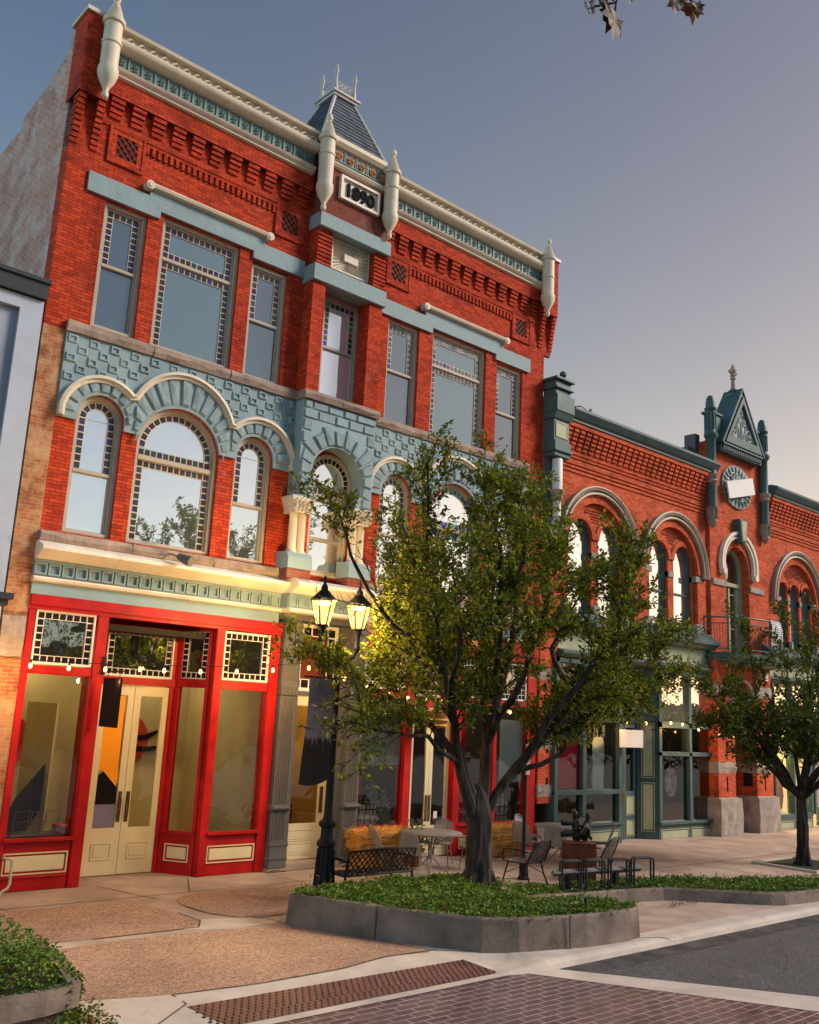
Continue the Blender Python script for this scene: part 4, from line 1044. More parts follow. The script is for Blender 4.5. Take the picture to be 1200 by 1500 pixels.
m = M(); ring(m, a+.12, b-.12, 10.3, 10.72, .03, y-.0, y+.03); m.box(a+.15, b-.15, y+.012, y+.03, 10.33, 10.69); m.build('pillar_panel', 'gcream', GR)
m = M(); m.lathe((a+b)/2-.02, y+.13, [(.14, 8.9), (.14, 9.72), (.11, 9.76)], 16); m.lathe((a+b)/2-.02, y+.13, [(.11, 8.2), (.11, 8.6)], 14); m.build('pillar_shaft', 'whitep', GR)
m = M(); m.lathe((a+b)/2-.02, y+.13, [(.12, 8.6), (.17, 8.68), (.14, 8.76), (.2, 8.84), (.2, 8.9)], 14); m.build('pillar_collar', 'stone', GR)
# ---- turret
before_turret = set(bpy.data.objects)
ty = -.10
m = M(); m.plate(rect(26.52, 29.78, 5.3, 12.1), [archpoly(27.42, 28.86, 5.35, 8.1)], ty, .0); m.box(26.6, 29.7, .0, .5, 11, 12.1); m.build('turret_wall', 'brick_g', GR)
m = M(); m.box(26.42, 26.68, .3, .7, 10.9, 12.35); m.box(26.08, 26.38, .35, .75, 10.9, 11.85); m.build('chimney', 'grey', GR)
for x in (26.50, 29.80):
    m = M(); y = ty-.12
    m.lathe(x, y, [(0.141, 9.85), (0.141, 10.62), (0.148, 10.65), (0.148, 10.9), (0.141, 10.92), (0.141, 12.05), (0.178, 12.1), (0.222, 12.16), (0.222, 12.24), (0.185, 12.28), (0.155, 12.3), (0.148, 12.34), (0.148, 13.0), (0.185, 13.04), (0.2, 13.1), (0.155, 13.12), (0.152, 13.3), (0.126, 13.44), (0.074, 13.52), (0.0074, 13.55)], 20)
    for k in range(10):
        an = 2*PI*k/10; m.tube([(x+.15*cos(an), y+.15*sin(an), 12.4), (x+.15*cos(an), y+.15*sin(an), 12.95)], .026, 6)
    m.build('turret_shaft', 'ggreen', GR)
    m = M(); m.lathe(x, y, [(0.0444, 9.2), (0.126, 9.32), (0.148, 9.4), (0.126, 9.46), (0.148, 9.8), (0.178, 9.85)], 16); m.lathe(x, y, [(0.148, 10.62), (0.2, 10.68), (0.163, 10.74), (0.222, 10.86), (0.222, 10.9)], 16)
    for k in range(8):
        an = 2*PI*k/8; m.tube([(x+.14*cos(an), y+.14*sin(an), 9.48), (x+.16*cos(an), y+.16*sin(an), 9.8)], .037, 6)
    m.build('shaft_capital', 'stone', GR)
    m = M(); dx = .32 if x < 28 else -.32
    m.bbox(min(x+.1*(1 if dx > 0 else -1), x+dx*2.0), max(x+.1*(1 if dx > 0 else -1), x+dx*2.0), y+.02, y+.3, 12.3, 13.0); m.bbox(min(x, x+dx*2.2), max(x, x+dx*2.2), y-.04, y+.34, 12.98, 13.06)
    m.build('turret_shoulder', 'ggreen', GR)
g = M(); y = -.3
GA, GB_, GC = (26.92, 12.06), (29.40, 12.06), (28.16, 14.05)
g.plate([GA, GB_, GC], [[(27.22, 12.33), (29.10, 12.33), (28.16, 13.78)]], y-.12, y+.05)
g.plate([(27.0, 12.1), (29.3, 12.1), (28.16, 13.9)], [[(27.3, 12.36), (29.0, 12.36), (28.16, 13.66)]], y-.17, y-.1)
for s_ in (-1, 1):
    xx = 28.16+s_*1.30
    g.add([(xx, y-.16, 12.02), (xx, .25, 12.02), (28.16, .25, 14.12), (28.16, y-.16, 14.12), (xx+s_*.05, y-.16, 12.07), (xx+s_*.05, .25, 12.07), (28.16, .25, 14.2), (28.16, y-.16, 14.2)], [(0, 1, 2, 3), (4, 5, 6, 7), (0, 3, 7, 4), (0, 1, 5, 4)])
g.box(26.9, 29.42, y-.05, .3, 11.80, 12.06)
for i in range(19): g.box(26.98+i*.128, 27.04+i*.128, y-.1, y-.04, 11.84, 11.97)
g.bbox(26.9, 29.42, y-.14, y, 12.0, 12.07)
g.lathe(28.16, -.1, [(.2, 13.95), (.2, 14.05), (.13, 14.09), (.17, 14.17), (.12, 14.2)], 12)
g.build('gable', 'ggreen', GR)
M().plate([(27.2, 12.3), (29.12, 12.3), (28.16, 13.8)], (), y-.03, y+.02).build('tympanum', 'gpale', GR)
def spiral(m, cx, cz, r, turns, a0, d, y, w=.03, tail=None):
    n = 26; pts = []
    for i in range(n+1):
        t = i/n; an = a0+d*turns*2*PI*t; q = r*(1-.82*t); pts.append((cx+q*cos(an), y, cz+q*sin(an)))
    if tail: pts = [(tail[0], y, tail[1])]+pts
    m.tube(pts, [w]*len(pts), 6)
    m.sphere((cx, y, cz), w*1.9, 8)
s = M(); yy = y-.05
for sg in (-1, 1):
    spiral(s, 28.16+sg*.5, 12.60, .24, 1.2, PI/2, sg, yy, .035, (28.16+sg*.85, 12.42)); spiral(s, 28.16+sg*.16, 13.05, .15, 1.1, -PI/2 if False else PI, sg, yy, .03, (28.16+sg*.05, 12.45))
    s.tube([(28.16+sg*.12, yy, 12.4), (28.16+sg*.3, yy, 12.85), (28.16+sg*.25, yy, 13.1)], .025, 6); s.tube([(28.16+sg*.25, yy, 12.4), (28.16+sg*.55, yy, 12.37), (28.16+sg*.78, yy, 12.5)], .03, 6)
spiral(s, 28.16, 13.38, .13, 1.1, -PI/2, 1, yy, .028)
s.build('scrollwork', 'gpale', GR)
m = M(); m.lathe(28.16, -.1, [(.12, 14.18), (.08, 14.28), (.06, 14.55), (.1, 14.6), (.07, 14.66), (.1, 14.72), (.05, 14.78)], 10)
m.lathe(28.16, -.1, [(.06, 14.76), (.12, 14.88), (.06, 15.02), (.01, 15.14)], 8)
m.tube([(27.94, -.1, 14.84), (28.16, -.1, 14.80), (28.38, -.1, 14.84)], [.05, .06, .05], 8)
m.build('finial', 'stone', GR)
# round scroll medallion, the blank white plate bolted over it
m = M(); m.smooth = False
m.plate(arc(28.17, 10.83, .93, 0, 350, 36, .72), (), ty-.06, ty); m.build('medallion', 'tealhi', GR)
s = M(); rr = random.Random(4)
for k in range(22):
    an = 2*PI*k/22; q = .62; cx, cz = 28.17+.72*cos(an), 10.83+.55*sin(an)
    s.tube([(cx-.14*cos(an+.5), ty-.075, cz-.12*sin(an+.5)), (cx, ty-.09, cz), (cx+.16*cos(an-.4), ty-.075, cz+.14*sin(an-.4))], [.02, .035, .02], 5)
spiral(s, 27.85, 11.12, .16, 1.2, 0, 1, ty-.09, .028); spiral(s, 28.35, 10.45, .15, 1.2, PI, -1, ty-.09, .028); spiral(s, 28.1, 11.2, .1, 1, 0, 1, ty-.09, .022)
s.build('scrollwork', 'gpale', GR)
sg = thing('blank_sign_panel', 'blank tilted white panel fixed across the round scroll medallion on the turret', 'sign', (28.1, ty-.2, 10.8))
m = M(); m.extr_y([(27.25, 10.83), (28.88, 11.26), (29.02, 10.72), (27.40, 10.29)], ty-.22, ty-.17); m.build('panel', 'whitep', sg)
m = M(); m.tube([(28.9, ty-.18, 11.05), (29.3, ty-.05, 10.85)], .02, 6); m.tube([(27.45, ty-.18, 10.5), (27.35, ty-.02, 10.55)], .02, 6); m.build('bracket', 'greymetal', sg)
# keystone and door arch
m = M(); 
for ro, ri, yq in ((1.12, 1.02, -.14), (1.02, .95, -.08), (.95, .89, -.11)):
    m.plate(arc(28.14, 8.2, ro, -14, 194, 34)+list(reversed(arc(28.14, 8.2, ri, -14, 194, 34))), (), ty+yq, ty)
for sx in (-1, 1): m.tube([(28.14+sx*.98, ty-.16, 7.92), (28.14+sx*.98, ty, 7.92)], .11, 12)
m.build('hood_moulding', 'cream2', GR)
m = M(); m.extr_y([(28.06, 8.98), (28.34, 8.98), (28.44, 9.72), (27.96, 9.72)], ty-.24, ty); m.build('keystone', 'ggreen', GR)
m = M(); m.extr_y([(28.11, 9.03), (28.29, 9.03), (28.37, 9.67), (28.03, 9.67)], ty-.255, ty-.235); m.build('keystone_face', 'gcream', GR)
m = M(); a, b = 27.42, 28.86
m.plate(archpoly(a, b, 5.36, 8.1), [archpoly(a+.1, b-.1, 5.42, 8.1)], .16, .3); m.bbox(a+.05, b-.05, .14, .3, 7.55, 7.68)
m.box(28.55, 28.78, .2, .3, 5.4, 7.6); m.box(27.5, 27.66, .2, .3, 5.4, 7.6); m.box(28.08, 28.16, .2, .3, 5.4, 7.6)
for z in (6.2, 6.75, 7.3): m.box(27.6, 28.6, .24, .28, z, z+.03)
o = m.build('balcony_door', 'gcream', GR)
M().plate(archpoly(a+.08, b-.08, 5.4, 8.1), (), .27, .27).build('pane', 'shopdark', o)
for xa, xb in ((26.6, 27.40), (28.88, 29.75)):
    M().bbox(xa, xb, ty-.05, ty+.02, 7.44, 7.64, .01).build('impost_band', 'greystone', GR)
# balcony
bx, by, ax, ay = 28.12, .0, 1.85, 1.15
def ell(k, z, a0=180, a1=360, n=24): return [(bx+(ax*k)*cos(rad(a0+(a1-a0)*i/n)), by+(ay*k)*sin(rad(a0+(a1-a0)*i/n)), z) for i in range(n+1)]
bl = M()
for k, z0, z1 in ((.9, 4.98, 5.06), (1.0, 5.06, 5.16), (1.04, 5.16, 5.24), (1.0, 5.24, 5.32)): bl.extr_z([(p[0], p[1]) for p in ell(k, 0)], z0, z1)
bo = bl.build('balcony', 'ggreen', GR)
r = M(); r.tube(ell(1., 6.38), .025, 6); r.tube(ell(1., 5.42), .014, 5); r.tube(ell(1., 6.2), .014, 5)
for i in range(0, 25, 6):
    p = ell(1., 0)[i]; r.tube([(p[0], p[1]-.001, 5.3), (p[0], p[1], 6.45)], .026, 6)
for i in range(0, 49): 
    p = ell(1., 0, n=48)[i]; r.tube([(p[0], p[1], 5.42), (p[0], p[1], 6.2)], .008, 4)
r.build('railing', 'ggreen', bo)
c = M(); rr = random.Random(2); pts = ell(1.02, 0, 270, 345, 14)
v = []
for i, p in enumerate(pts):
    dz = rr.uniform(-.05, .04)
    v += [(p[0], p[1]+.06, 6.15), (p[0], p[1], 6.42), (p[0]+rr.uniform(-.03, .03), p[1]-.05, 6.2+dz), (p[0]+rr.uniform(-.05, .05), p[1]-.05, 5.85+dz-(.25 if i < 3 else 0))]
c.add(v, [(i*4+j, (i+1)*4+j, (i+1)*4+j+1, i*4+j+1) for i in range(len(pts)-1) for j in range(3)])
nt_c = brick('printed cloth', (.78, .76, .74), (.66, .65, .66), (.12, .12, .14), bw=.11, rh=.07, ms=.014, bump=.1)
tag(c.build('draped_cloth', nt_c), 'white patterned cloth draped over the turret balcony railing', 'cloth')
for o in set(bpy.data.objects)-before_turret:
    if o.parent in (None, GR): o.location.x += TX
# satellite dish on the roof
sdt = thing('satellite_dish', 'small satellite dish with an arm standing on the green cornice roof', 'satellite dish', (19.9, .6, 11.36))
m = M(); m.lathe(0, 0, [(.02, 0), (.2, .05), (.34, .14), (.35, .15), (.2, .07), (.02, .02)], 16); dm = m.build('dish', 'greymetal', sdt)
dm.parent = sdt; dm.location = (0, 0, .35); dm.rotation_euler = (rad(70), 0, rad(35))
for vtx in dm.data.vertices: vtx.co += Vector((19.9, .6, 11.36))
m = M(); m.tube([(19.9, .6, 11.3), (19.9, .6, 11.7), (20.2, .3, 11.75), (20.6, .3, 11.65)], .02, 5); m.tube([(20.55, .3, 11.55), (20.62, .3, 11.75)], .05, 6); m.build('mount', 'greymetal', sdt)

# ---- ground floor of the green building
def brickpier(x0, x1, y, base=True):
    m = M()
    m.box(x0, x1, y, .3, 1.05, 5.3); o = m.build('brick_pier', 'brick_g', GR)
    s = M()
    if base: roughbar(s, x0-.12, x1+.12, y-.14, .3, -.02, 1.05, int(x0*3), .18); roughbar(s, x0-.06, x1+.06, y-.05, .3, .98, 1.07, int(x0*5), .2)
    else: s.bbox(x0-.02, x1+.02, y-.03, .3, -.02, .55)
    s.build('pier_plinth', 'greystone', GR)
    for z in ((1.75, 2.1), (4.05, 4.4)) if base else ((1.2, 1.5), (2.3, 2.62), (4.0, 4.3)):
        s = M(); roughbar(s, x0-.015, x1+.015, y-.02, .3, z[0], z[1], int(x0*7+z[0]), .2); s.build('pier_stone', 'greystone', GR)
    k = M(); xm = (x0+x1)/2
    for z0, z1 in ((1.25, 1.66), (2.25, 2.75), (3.0, 3.6)): k.box(xm-.04, xm+.04, y-.004, y+.01, z0, z1)
    k.build('pier_slot', 'blackp', GR)
brickpier(18.22, 18.88, -.06, False); brickpier(25.98, 26.95, -.35); brickpier(28.22, 29.22, -.35)
m = M(); m.box(26.95, 28.25, 1.2, 1.3, 0, 5.0); m.box(26.91, 26.95, .3, 1.3, 0, 5.0); m.box(28.25, 28.29, .3, 1.3, 0, 5.0); m.build('passage_wall', 'brick_worn', GR)
M().box(28.20, 28.215, -.2, .1, 1.35, 1.75).build('meter_box', 'black', GR)
M().box(26.0, 29.3, -.1, .4, 4.98, 5.35).build('turret_base', 'brick_g', GR)
m = M(); m.tube([(27.5+.75*cos(rad(t)), -.35, 3.6+.95*sin(rad(t))) for t in range(-60, 250, 15)], .05, 8); m.build('oval_frame', 'greystone', GR)
m = M(); m.box(26.9, 28.3, -.3, .2, 4.5, 5.0); m.build('arch_lintel', 'brick_g', GR)
m = M(); ring(m, 28.62, 28.95, 4.62, 4.9, .04, -.42, -.3); m.box(28.66, 28.91, -.36, -.3, 4.66, 4.86); m.lathe(28.785, -.38, [(.08, 4.68), (.09, 4.76), (.08, 4.84)], 10); m.build('vent_unit', 'whitep', GR)

def front(xa, xb):        # sloped cornice, olive sign board, lower cornice
    c = M(); c.extr_x([(-.02, 5.86), (-.1, 5.84), (-.36, 5.62), (-.4, 5.58), (-.4, 5.50), (-.3, 5.44), (-.22, 5.36), (.02, 5.34)], xa, xb)
    c.extr_x([(-.05, 4.62), (-.16, 4.66), (-.26, 4.74), (-.26, 4.80), (-.05, 4.86), (.1, 4.86), (.1, 4.62)], xa, xb)
    c.build('shop_cornice', 'ggreen', GR)
    M().box(xa, xb, -.05, .1, 4.862, 5.345).build('sign_fascia', 'gcream', GR)
front(18.9, 26.12); front(29.3, 38)
G1 = -.12
before_front = set(bpy.data.objects)
f = M()
for x in (18.9, 20.02, 21.55): f.bbox(x, x+.16, G1-.03, .12, .5, 4.62)
f.bbox(18.9, 21.72, G1-.03, .12, 3.05, 3.2); f.bbox(18.9, 21.72, G1-.04, .12, 1.24, 1.36); f.bbox(18.88, 21.76, G1-.08, .12, .47, .54); f.bbox(18.9, 21.74, G1, .12, -.15, .47); f.bbox(18.9, 21.72, G1-.03, .12, 4.5, 4.62)
for x in (23.42, 24.94, 26.34): f.bbox(x, x+.15, G1-.03, .12, .4, 4.62)
f.bbox(23.42, 26.5, G1-.03, .12, 3.0, 3.18); f.bbox(23.42, 26.5, G1-.03, .12, 2.22, 2.34); f.bbox(23.4, 26.52, G1-.1, .12, .38, .46); f.bbox(23.42, 26.5, G1, .12, -.2, .38); f.bbox(23.42, 26.5, G1-.03, .12, 4.5, 4.62)
f.box(21.7, 23.5, .25, .4, 3.1, 3.25); f.box(21.7, 21.86, .1, .4, -.1, 4.6); f.box(21.7, 23.4, .1, .5, 4.5, 4.62)
f.build('shopfront_frame', 'ggreen', GR)
g = M(); p0, p1 = (22.95, .28), (23.43, -.08); L = math.hypot(p1[0]-p0[0], p1[1]-p0[1]); g.box(0, L, -.02, .08, -.15, 4.6); hyperplane(g, p0, p1).build('shopfront_frame', 'ggreen', GR)
g = M(); panel(g, .12, L-.1, .2, 1.5, -.02); panel(g, .12, L-.1, 1.62, 3.1, -.02); hyperplane(g, p0, p1).build('side_panel', 'gcream', GR)
for a, b, z0, z1 in ((19.06, 20.02, .54, 1.24), (20.18, 21.55, .54, 1.24), (19.06, 20.02, 1.36, 3.05), (20.18, 21.55, 1.36, 3.05), (19.06, 20.02, 3.2, 4.5), (20.18, 21.55, 3.2, 4.5),
                     (23.57, 24.94, .46, 2.22), (25.09, 26.34, .46, 2.22), (23.57, 24.94, 2.34, 3.0), (25.09, 26.34, 2.34, 3.0)):
    pane(GR, a, b, z0, z1, G1+.08, 'shopgreen')
for a, b in ((23.57, 24.94), (25.09, 26.34)): pane(GR, a, b, 3.18, 4.5, G1+.08, 'sky2')
m = M(); panel(m, 18.96, 21.6, .02, .34, G1); panel(m, 23.5, 24.88, -.05, .26, G1); panel(m, 25.0, 26.4, -.05, .26, G1); m.build('bulkhead_panel', 'gcream', GR)
for a, b in ((21.86, 22.36), (22.37, 22.95)):
    d = M(); d.plate(rect(a, b, -.1, 3.1), [rect(a+.12, b-.1, 1.25, 2.95)], .3, .36, True); o = d.build('door', 'ggreen', GR)
    k = M(); panel(k, a+.1, b-.08, .62, 1.12, .3, .015, .03); panel(k, a+.1, b-.08, .08, .5, .3, .015, .03); k.build('door_panel', 'gcream', o)
    pane(o, a+.12, b-.1, 1.25, 2.95, .34, 'shopgreen')
M().bbox(22.3, 22.42, .27, .3, .95, 1.3, .005).build('door_handle', 'brass', GR)
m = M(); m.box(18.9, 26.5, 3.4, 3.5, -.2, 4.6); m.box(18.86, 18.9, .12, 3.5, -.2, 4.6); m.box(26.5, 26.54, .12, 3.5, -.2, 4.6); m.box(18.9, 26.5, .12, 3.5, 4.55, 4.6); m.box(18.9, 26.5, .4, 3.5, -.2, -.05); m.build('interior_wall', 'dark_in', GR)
for o in set(bpy.data.objects)-before_front:
    if o.parent in (None, GR): o.location.x -= .17
# far shop, lit warm inside
f = M()
for x in (29.75, 31.0, 32.2, 32.45, 33.7): f.bbox(x, x+.14, G1-.02, .12, .4, 4.62)
f.bbox(29.75, 32.3, G1-.02, .12, .35, .46); f.bbox(29.75, 32.3, G1, .12, -.2, .36); f.bbox(29.75, 38, G1-.03, .12, 3.1, 3.24); f.bbox(33, 38, G1, .12, -.2, .6)
f.build('shopfront_frame', 'ggreen', GR)
m = M(); panel(m, 29.9, 30.95, -.05, .25, G1); panel(m, 31.1, 32.2, -.05, .25, G1); m.build('bulkhead_panel', 'gcream', GR)
pane(GR, 29.89, 31.0, .46, 3.1, G1+.08); pane(GR, 31.14, 32.2, .46, 3.1, G1+.08); pane(GR, 29.89, 32.2, 3.24, 4.5, G1+.08, 'sky2'); pane(GR, 32.6, 33.7, .1, 3.1, G1+.08); pane(GR, 33.84, 38, .6, 3.1, G1+.08)
m = M(); m.box(29.8, 38, 2.6, 2.7, -.2, 4.6); m.box(29.76, 29.8, .12, 2.6, -.2, 4.6); m.box(29.8, 38, .3, 2.6, 4.0, 4.1); m.box(29.8, 38, .3, 2.6, -.2, -.02); m.build('interior_wall', 'wall_in', GR)
m = M(); rr = random.Random(8)
for i in range(6):
    x = 30.0+i*.42; m.lathe(x, .8+.2*(i % 2), [(.12, .5), (.18, .9), (.14, 1.3), (.05, 1.5), (.08, 1.62), (.02, 1.75)], 8)
tag(m.build('shop_display', 'wood'), 'dim display of dark goods in the lit yellow shop window at the far right', 'display', None, 'stuff')
before_front = set(bpy.data.objects)
# posters in the green windows
o = M().box(19.07, 20.01, .0, .004, 1.38, 2.62).build('red_poster', 'posterred'); tag(o, 'plain crimson poster filling the left green framed window', 'poster')
o = M().box(19.07, 20.01, .0, .005, 2.625, 2.95).build('blue_poster', 'posterblue'); tag(o, 'blue band poster above the crimson one in the green framed window', 'poster')
o = M().extr_y([(20.62, 1.38), (21.08, 1.38), (21.08, 2.55), (21.0, 2.68), (20.68, 2.66), (20.6, 2.55)], .0, .006).build('pale_poster', 'posterpale'); tag(o, 'tall pale poster standing in the second green framed window', 'poster')
m = M(); rr = random.Random(5)
for i in range(60):
    x, z = rr.uniform(20.2, 21.5), rr.uniform(1.4, 2.9); m.quad((x, .3, z), (x+.05, .3, z+rr.uniform(-.05, .05)), (x+.07, .31, z+.3), (x+.02, .31, z+.3))
tag(m.build('tinsel_strands', 'posterpale'), 'shiny hanging strands around the tall pale poster', 'tinsel', None, 'stuff')
o = M().extr_y(arc(24.2, 1.52, .30, 0, 350, 26, .42), .0, .004).build('oval_decal', mat('grey white oval print', (.48, .46, .46), .5, .5, 5, 0)); tag(o, 'white oval emblem on the dark green framed window', 'decal')
fg = None
for x in (25.25, 25.55, 25.85, 26.1):
    if fg is None:
        m = M(); m.lathe(0, 0, [(.10, 0), (.12, .12), (.09, .24), (.035, .31), (.05, .36), (.045, .42), (.01, .46)], 10)
        fg = tag(m.build('figurine', 'blackp'), 'dark silhouetted figurine standing on the transom bar of the bright green framed window', 'figurine', 'dark figurines on the transom bar'); o = fg
    else: o = fg.copy(); C.objects.link(o)
    o.location = (x, G1-.035, 3.185); o.scale = (.6, .2, 1+.15*((x*10) % 3-1))
s = thing('white_hanging_sign', 'blank white sign board hanging over the green double doors', 'sign', (22.0, -.4, 2.7))
M().bbox(20.95+.25, 22.02+.2, -.45, -.41, 2.44, 2.9, .01).build('sign_board', 'whitep', s)
m = M()
for x in (21.4, 22.0): m.tube([(x, -.43, 2.9), (x, -.43, 3.2), (x, -.1, 3.25)], .012, 5)
m.build('bracket', 'black', s)
M().box(23.6, 24.2, .0, .004, 2.38, 2.62).build('neon_plate', 'blackp', GR)
for o in set(bpy.data.objects)-before_front:
    if o.parent in (None, GR): o.location.x -= .17
# ------------------------------------------------------------------ ground
def gz(x, y):       # pavement height: level, ramping down to the crosswalk at the corner
    side_ = max(0., min(1., (10.1-x)/.6))
    return -.10*max(0., min(1., (-6.2-y)/.85))*side_
def sheet(name, poly, mt, dz, fine=.35):
    """flat outline draped on the pavement"""
    xs = [p[0] for p in poly]; ys = [p[1] for p in poly]
    bm = bmesh.new()
    tr = tessellate_polygon([[Vector((x, y, 0)) for x, y in poly]])
    vs = [bm.verts.new((x, y, 0)) for x, y in poly]
    for t in tr:
        try: bm.faces.new([vs[i] for i in t])
        except ValueError: pass
    lo, hi = min(ys), max(ys)
    for yy in (-6.2, -7.05):
        if lo < yy < hi: bmesh.ops.bisect_plane(bm, geom=bm.verts[:]+bm.edges[:]+bm.faces[:], plane_co=(0, yy, 0), plane_no=(0, 1, 0))
    for xx in (9.5, 10.1):
        if min(xs) < xx < max(xs): bmesh.ops.bisect_plane(bm, geom=bm.verts[:]+bm.edges[:]+bm.faces[:], plane_co=(xx, 0, 0), plane_no=(1, 0, 0))
    for v in bm.verts: v.co.z = gz(v.co.x, v.co.y)+dz
    bmesh.ops.recalc_face_normals(bm, faces=bm.faces)
    for f in bm.faces:
        if f.normal.z < 0: f.normal_flip()
    me = bpy.data.meshes.new(name); bm.to_mesh(me); bm.free(); me.materials.append(MAT[mt] if isinstance(mt, str) else mt)
    o = bpy.data.objects.new(name, me); C.objects.link(o); return struct(o)
def smoothpoly(pts, it=2):
    for _ in range(it):
        q = []
        for i, a in enumerate(pts):
            b = pts[(i+1) % len(pts)]; q += [(a[0]*.75+b[0]*.25, a[1]*.75+b[1]*.25), (a[0]*.25+b[0]*.75, a[1]*.25+b[1]*.75)]
        pts = q
    return pts
def aggregate(name, c1, c2, c3):
    m, nt, out = _nodes(name); b = nt.nodes.new('ShaderNodeBsdfPrincipled'); nt.links.new(b.outputs[0], out.inputs[0])
    tc = nt.nodes.new('ShaderNodeTexCoord'); v = nt.nodes.new('ShaderNodeTexVoronoi'); v.inputs['Scale'].default_value = 62
    nt.links.new(tc.outputs['Object'], v.inputs['Vector'])
    sp = nt.nodes.new('ShaderNodeSeparateColor'); nt.links.new(v.outputs['Color'], sp.inputs[0])
    c = _ramp(nt, sp.outputs[0], [(0, c1), (.45, c2), (1, c3)])
    n1 = _noise(nt, tc.outputs['Object'], .8, 6); c = _mixc(nt, c, _ramp(nt, n1, [(.3, (.72, .7, .7)), (.7, (1.12, 1.1, 1.08))]), 1., 'MULTIPLY')
    nt.links.new(c, b.inputs['Base Color']); b.inputs['Roughness'].default_value = .8
    bp = nt.nodes.new('ShaderNodeBump'); bp.inputs['Strength'].default_value = .6; bp.inputs['Distance'].default_value = .012; bp.invert = True
    nt.links.new(v.outputs['Distance'], bp.inputs['Height']); nt.links.new(bp.outputs[0], b.inputs['Normal']); return m
MAT['agg'] = aggregate('exposed aggregate', (.15, .075, .045), (.36, .21, .135), (.50, .35, .25))
MAT['tarmac'] = aggregate('speckled asphalt', (.028, .026, .027), (.058, .054, .055), (.13, .12, .12))
MAT['paver'] = brick('crosswalk brick', (.14, .070, .066), (.085, .046, .05), (.31, .27, .265), (.115, .08, .082), (.48, .75), bw=.30, rh=.125, ms=.012, rough=.36, flat=True, bump=.35)
def tactile_mat():
    m = mat('cast iron tactile plate', (.15, .062, .045), .55, .25, 3, .15, 30); return m
# road, level with the foot of the kerb
g = M(); g.quad((-60, -60, -.104), (70, -60, -.104), (70, -7.0, -.104), (-60, -7.0, -.104)); struct(g.build('road', 'tarmac'))
g = M(); g.quad((-400, -400, -.3), (400, -400, -.3), (400, 400, -.3), (-400, 400, -.3)); struct(g.build('ground', 'concrete'))
side_poly = [(-40, -7.05), (9.5, -7.05), (10.1, -7.12), (10.1, 1.5), (-40, 1.5)]
sheet('sidewalk', side_poly, 'concrete', 0.)
sheet('pavement', [(10.1, -7.12), (60, -7.12), (60, 2.5), (10.1, 2.5)], 'concrete', 0.)
# kerb: a real step with a paler top
k = M(); kp = [(9.3, -7.06)]+[(10.1, -7.14), (13.1, -7.16), (60, -7.2)]
def kerbseg(a, b, w=.34):
    za, zb = gz(*a), gz(*b) if b[0] < 10.1 else 0.
    pr = [(.0, .006), (-w*.0, .006)]
    def ring_(p, z): return [(p[0], p[1]+.3, z+.005), (p[0], p[1]-.02, z+.006), (p[0], p[1]-.07, z-.01), (p[0], p[1]-.10, z-.04), (p[0], p[1]-.12, -.12)]
    v = ring_(a, za)+ring_(b, zb); k.add(v, [(i, i+1, 6+i, 5+i) for i in range(4)])
for a, b in zip(kp, kp[1:]): kerbseg(a, b)
struct(k.build('kerb', 'concrete2'))
sheet('pale_path', [(4.2, -5.5), (4.9, -5.88), (6.4, -6.18), (7.6, -6.17), (8.5, -5.98), (9.05, -6.1), (9.2, -6.0), (9.0, -5.5), (10.0, -6.6), (11.4, -7.08), (12.9, -7.14), (9.5, -7.04), (2, -7.04), (2, -5.3)], 'concrete2', .003)
sheet('pavement_panel', smoothpoly([(3.6, -1.6), (5.26, -1.29), (6.47, -1.36), (7.2, -1.6), (7.38, -2.5), (7.42, -3.1), (7.2, -3.45), (5.7, -3.42), (3.6, -3.2)], 2), 'agg', .004)
sheet('pavement_panel', smoothpoly([(7.86, -1.5), (8.4, -1.22), (10.4, -1.30), (13, -1.4), (13, -3.4), (9.4, -3.4), (8.82, -3.36), (8.0, -3.2), (7.75, -2.7), (7.7, -2.0)], 2), 'agg', .004)
sheet('pavement_panel', smoothpoly([(2.5, -3.75), (5.05, -3.72), (6.1, -3.60), (7.45, -3.75), (8.3, -4.0), (8.35, -4.2), (8.95, -5.3), (9.25, -6.05), (8.4, -5.98), (7.58, -6.15), (6.38, -6.17), (5.41, -6.05), (4.86, -5.87), (3.5, -5.4)], 1), 'agg', .006)
sheet('grey_patch', [(6.95, -3.48), (7.4, -3.0), (8.6, -3.42), (8.3, -3.72), (7.45, -3.72)], 'concrete2', .0035)
# tactile strip with raised domes
T0, T1, T2, T3 = (5.39, -6.42), (9.30, -6.50), (9.42, -7.01), (5.56, -6.99)
sheet('tactile_paving', [(3.9, -6.5), T0, T1, T2, T3, (4.2, -6.95)][1:5], tactile_mat(), .008)
dm = M(); dm.smooth = True
y = -6.06
nrow = 9
for j in range(nrow):
    t = (j+.5)/nrow; yl = T0[1]+(T3[1]-T0[1])*t; xl = T0[0]; xr = T1[0]+(T2[0]-T1[0])*t; yr = T1[1]+(T2[1]-T1[1])*t
    n = int((xr-xl)/.085)
    for i in range(n):
        x = xl+(i+.5+(j % 2)*.5)*(xr-xl)/n
        if x > xr-.03: continue
        yy = yl+(yr-yl)*(x-xl)/(xr-xl); z = gz(x, yy)+.008
        v = [(x+.026*cos(a*PI/3), yy+.026*sin(a*PI/3), z) for a in range(6)]+[(x+.014*cos(a*PI/3), yy+.014*sin(a*PI/3), z+.012) for a in range(6)]
        dm.add(v, [(a, (a+1) % 6, 6+(a+1) % 6, 6+a) for a in range(6)]+[(6, 7, 8, 9, 10, 11)])
struct(dm.build('tactile_domes', tactile_mat()))
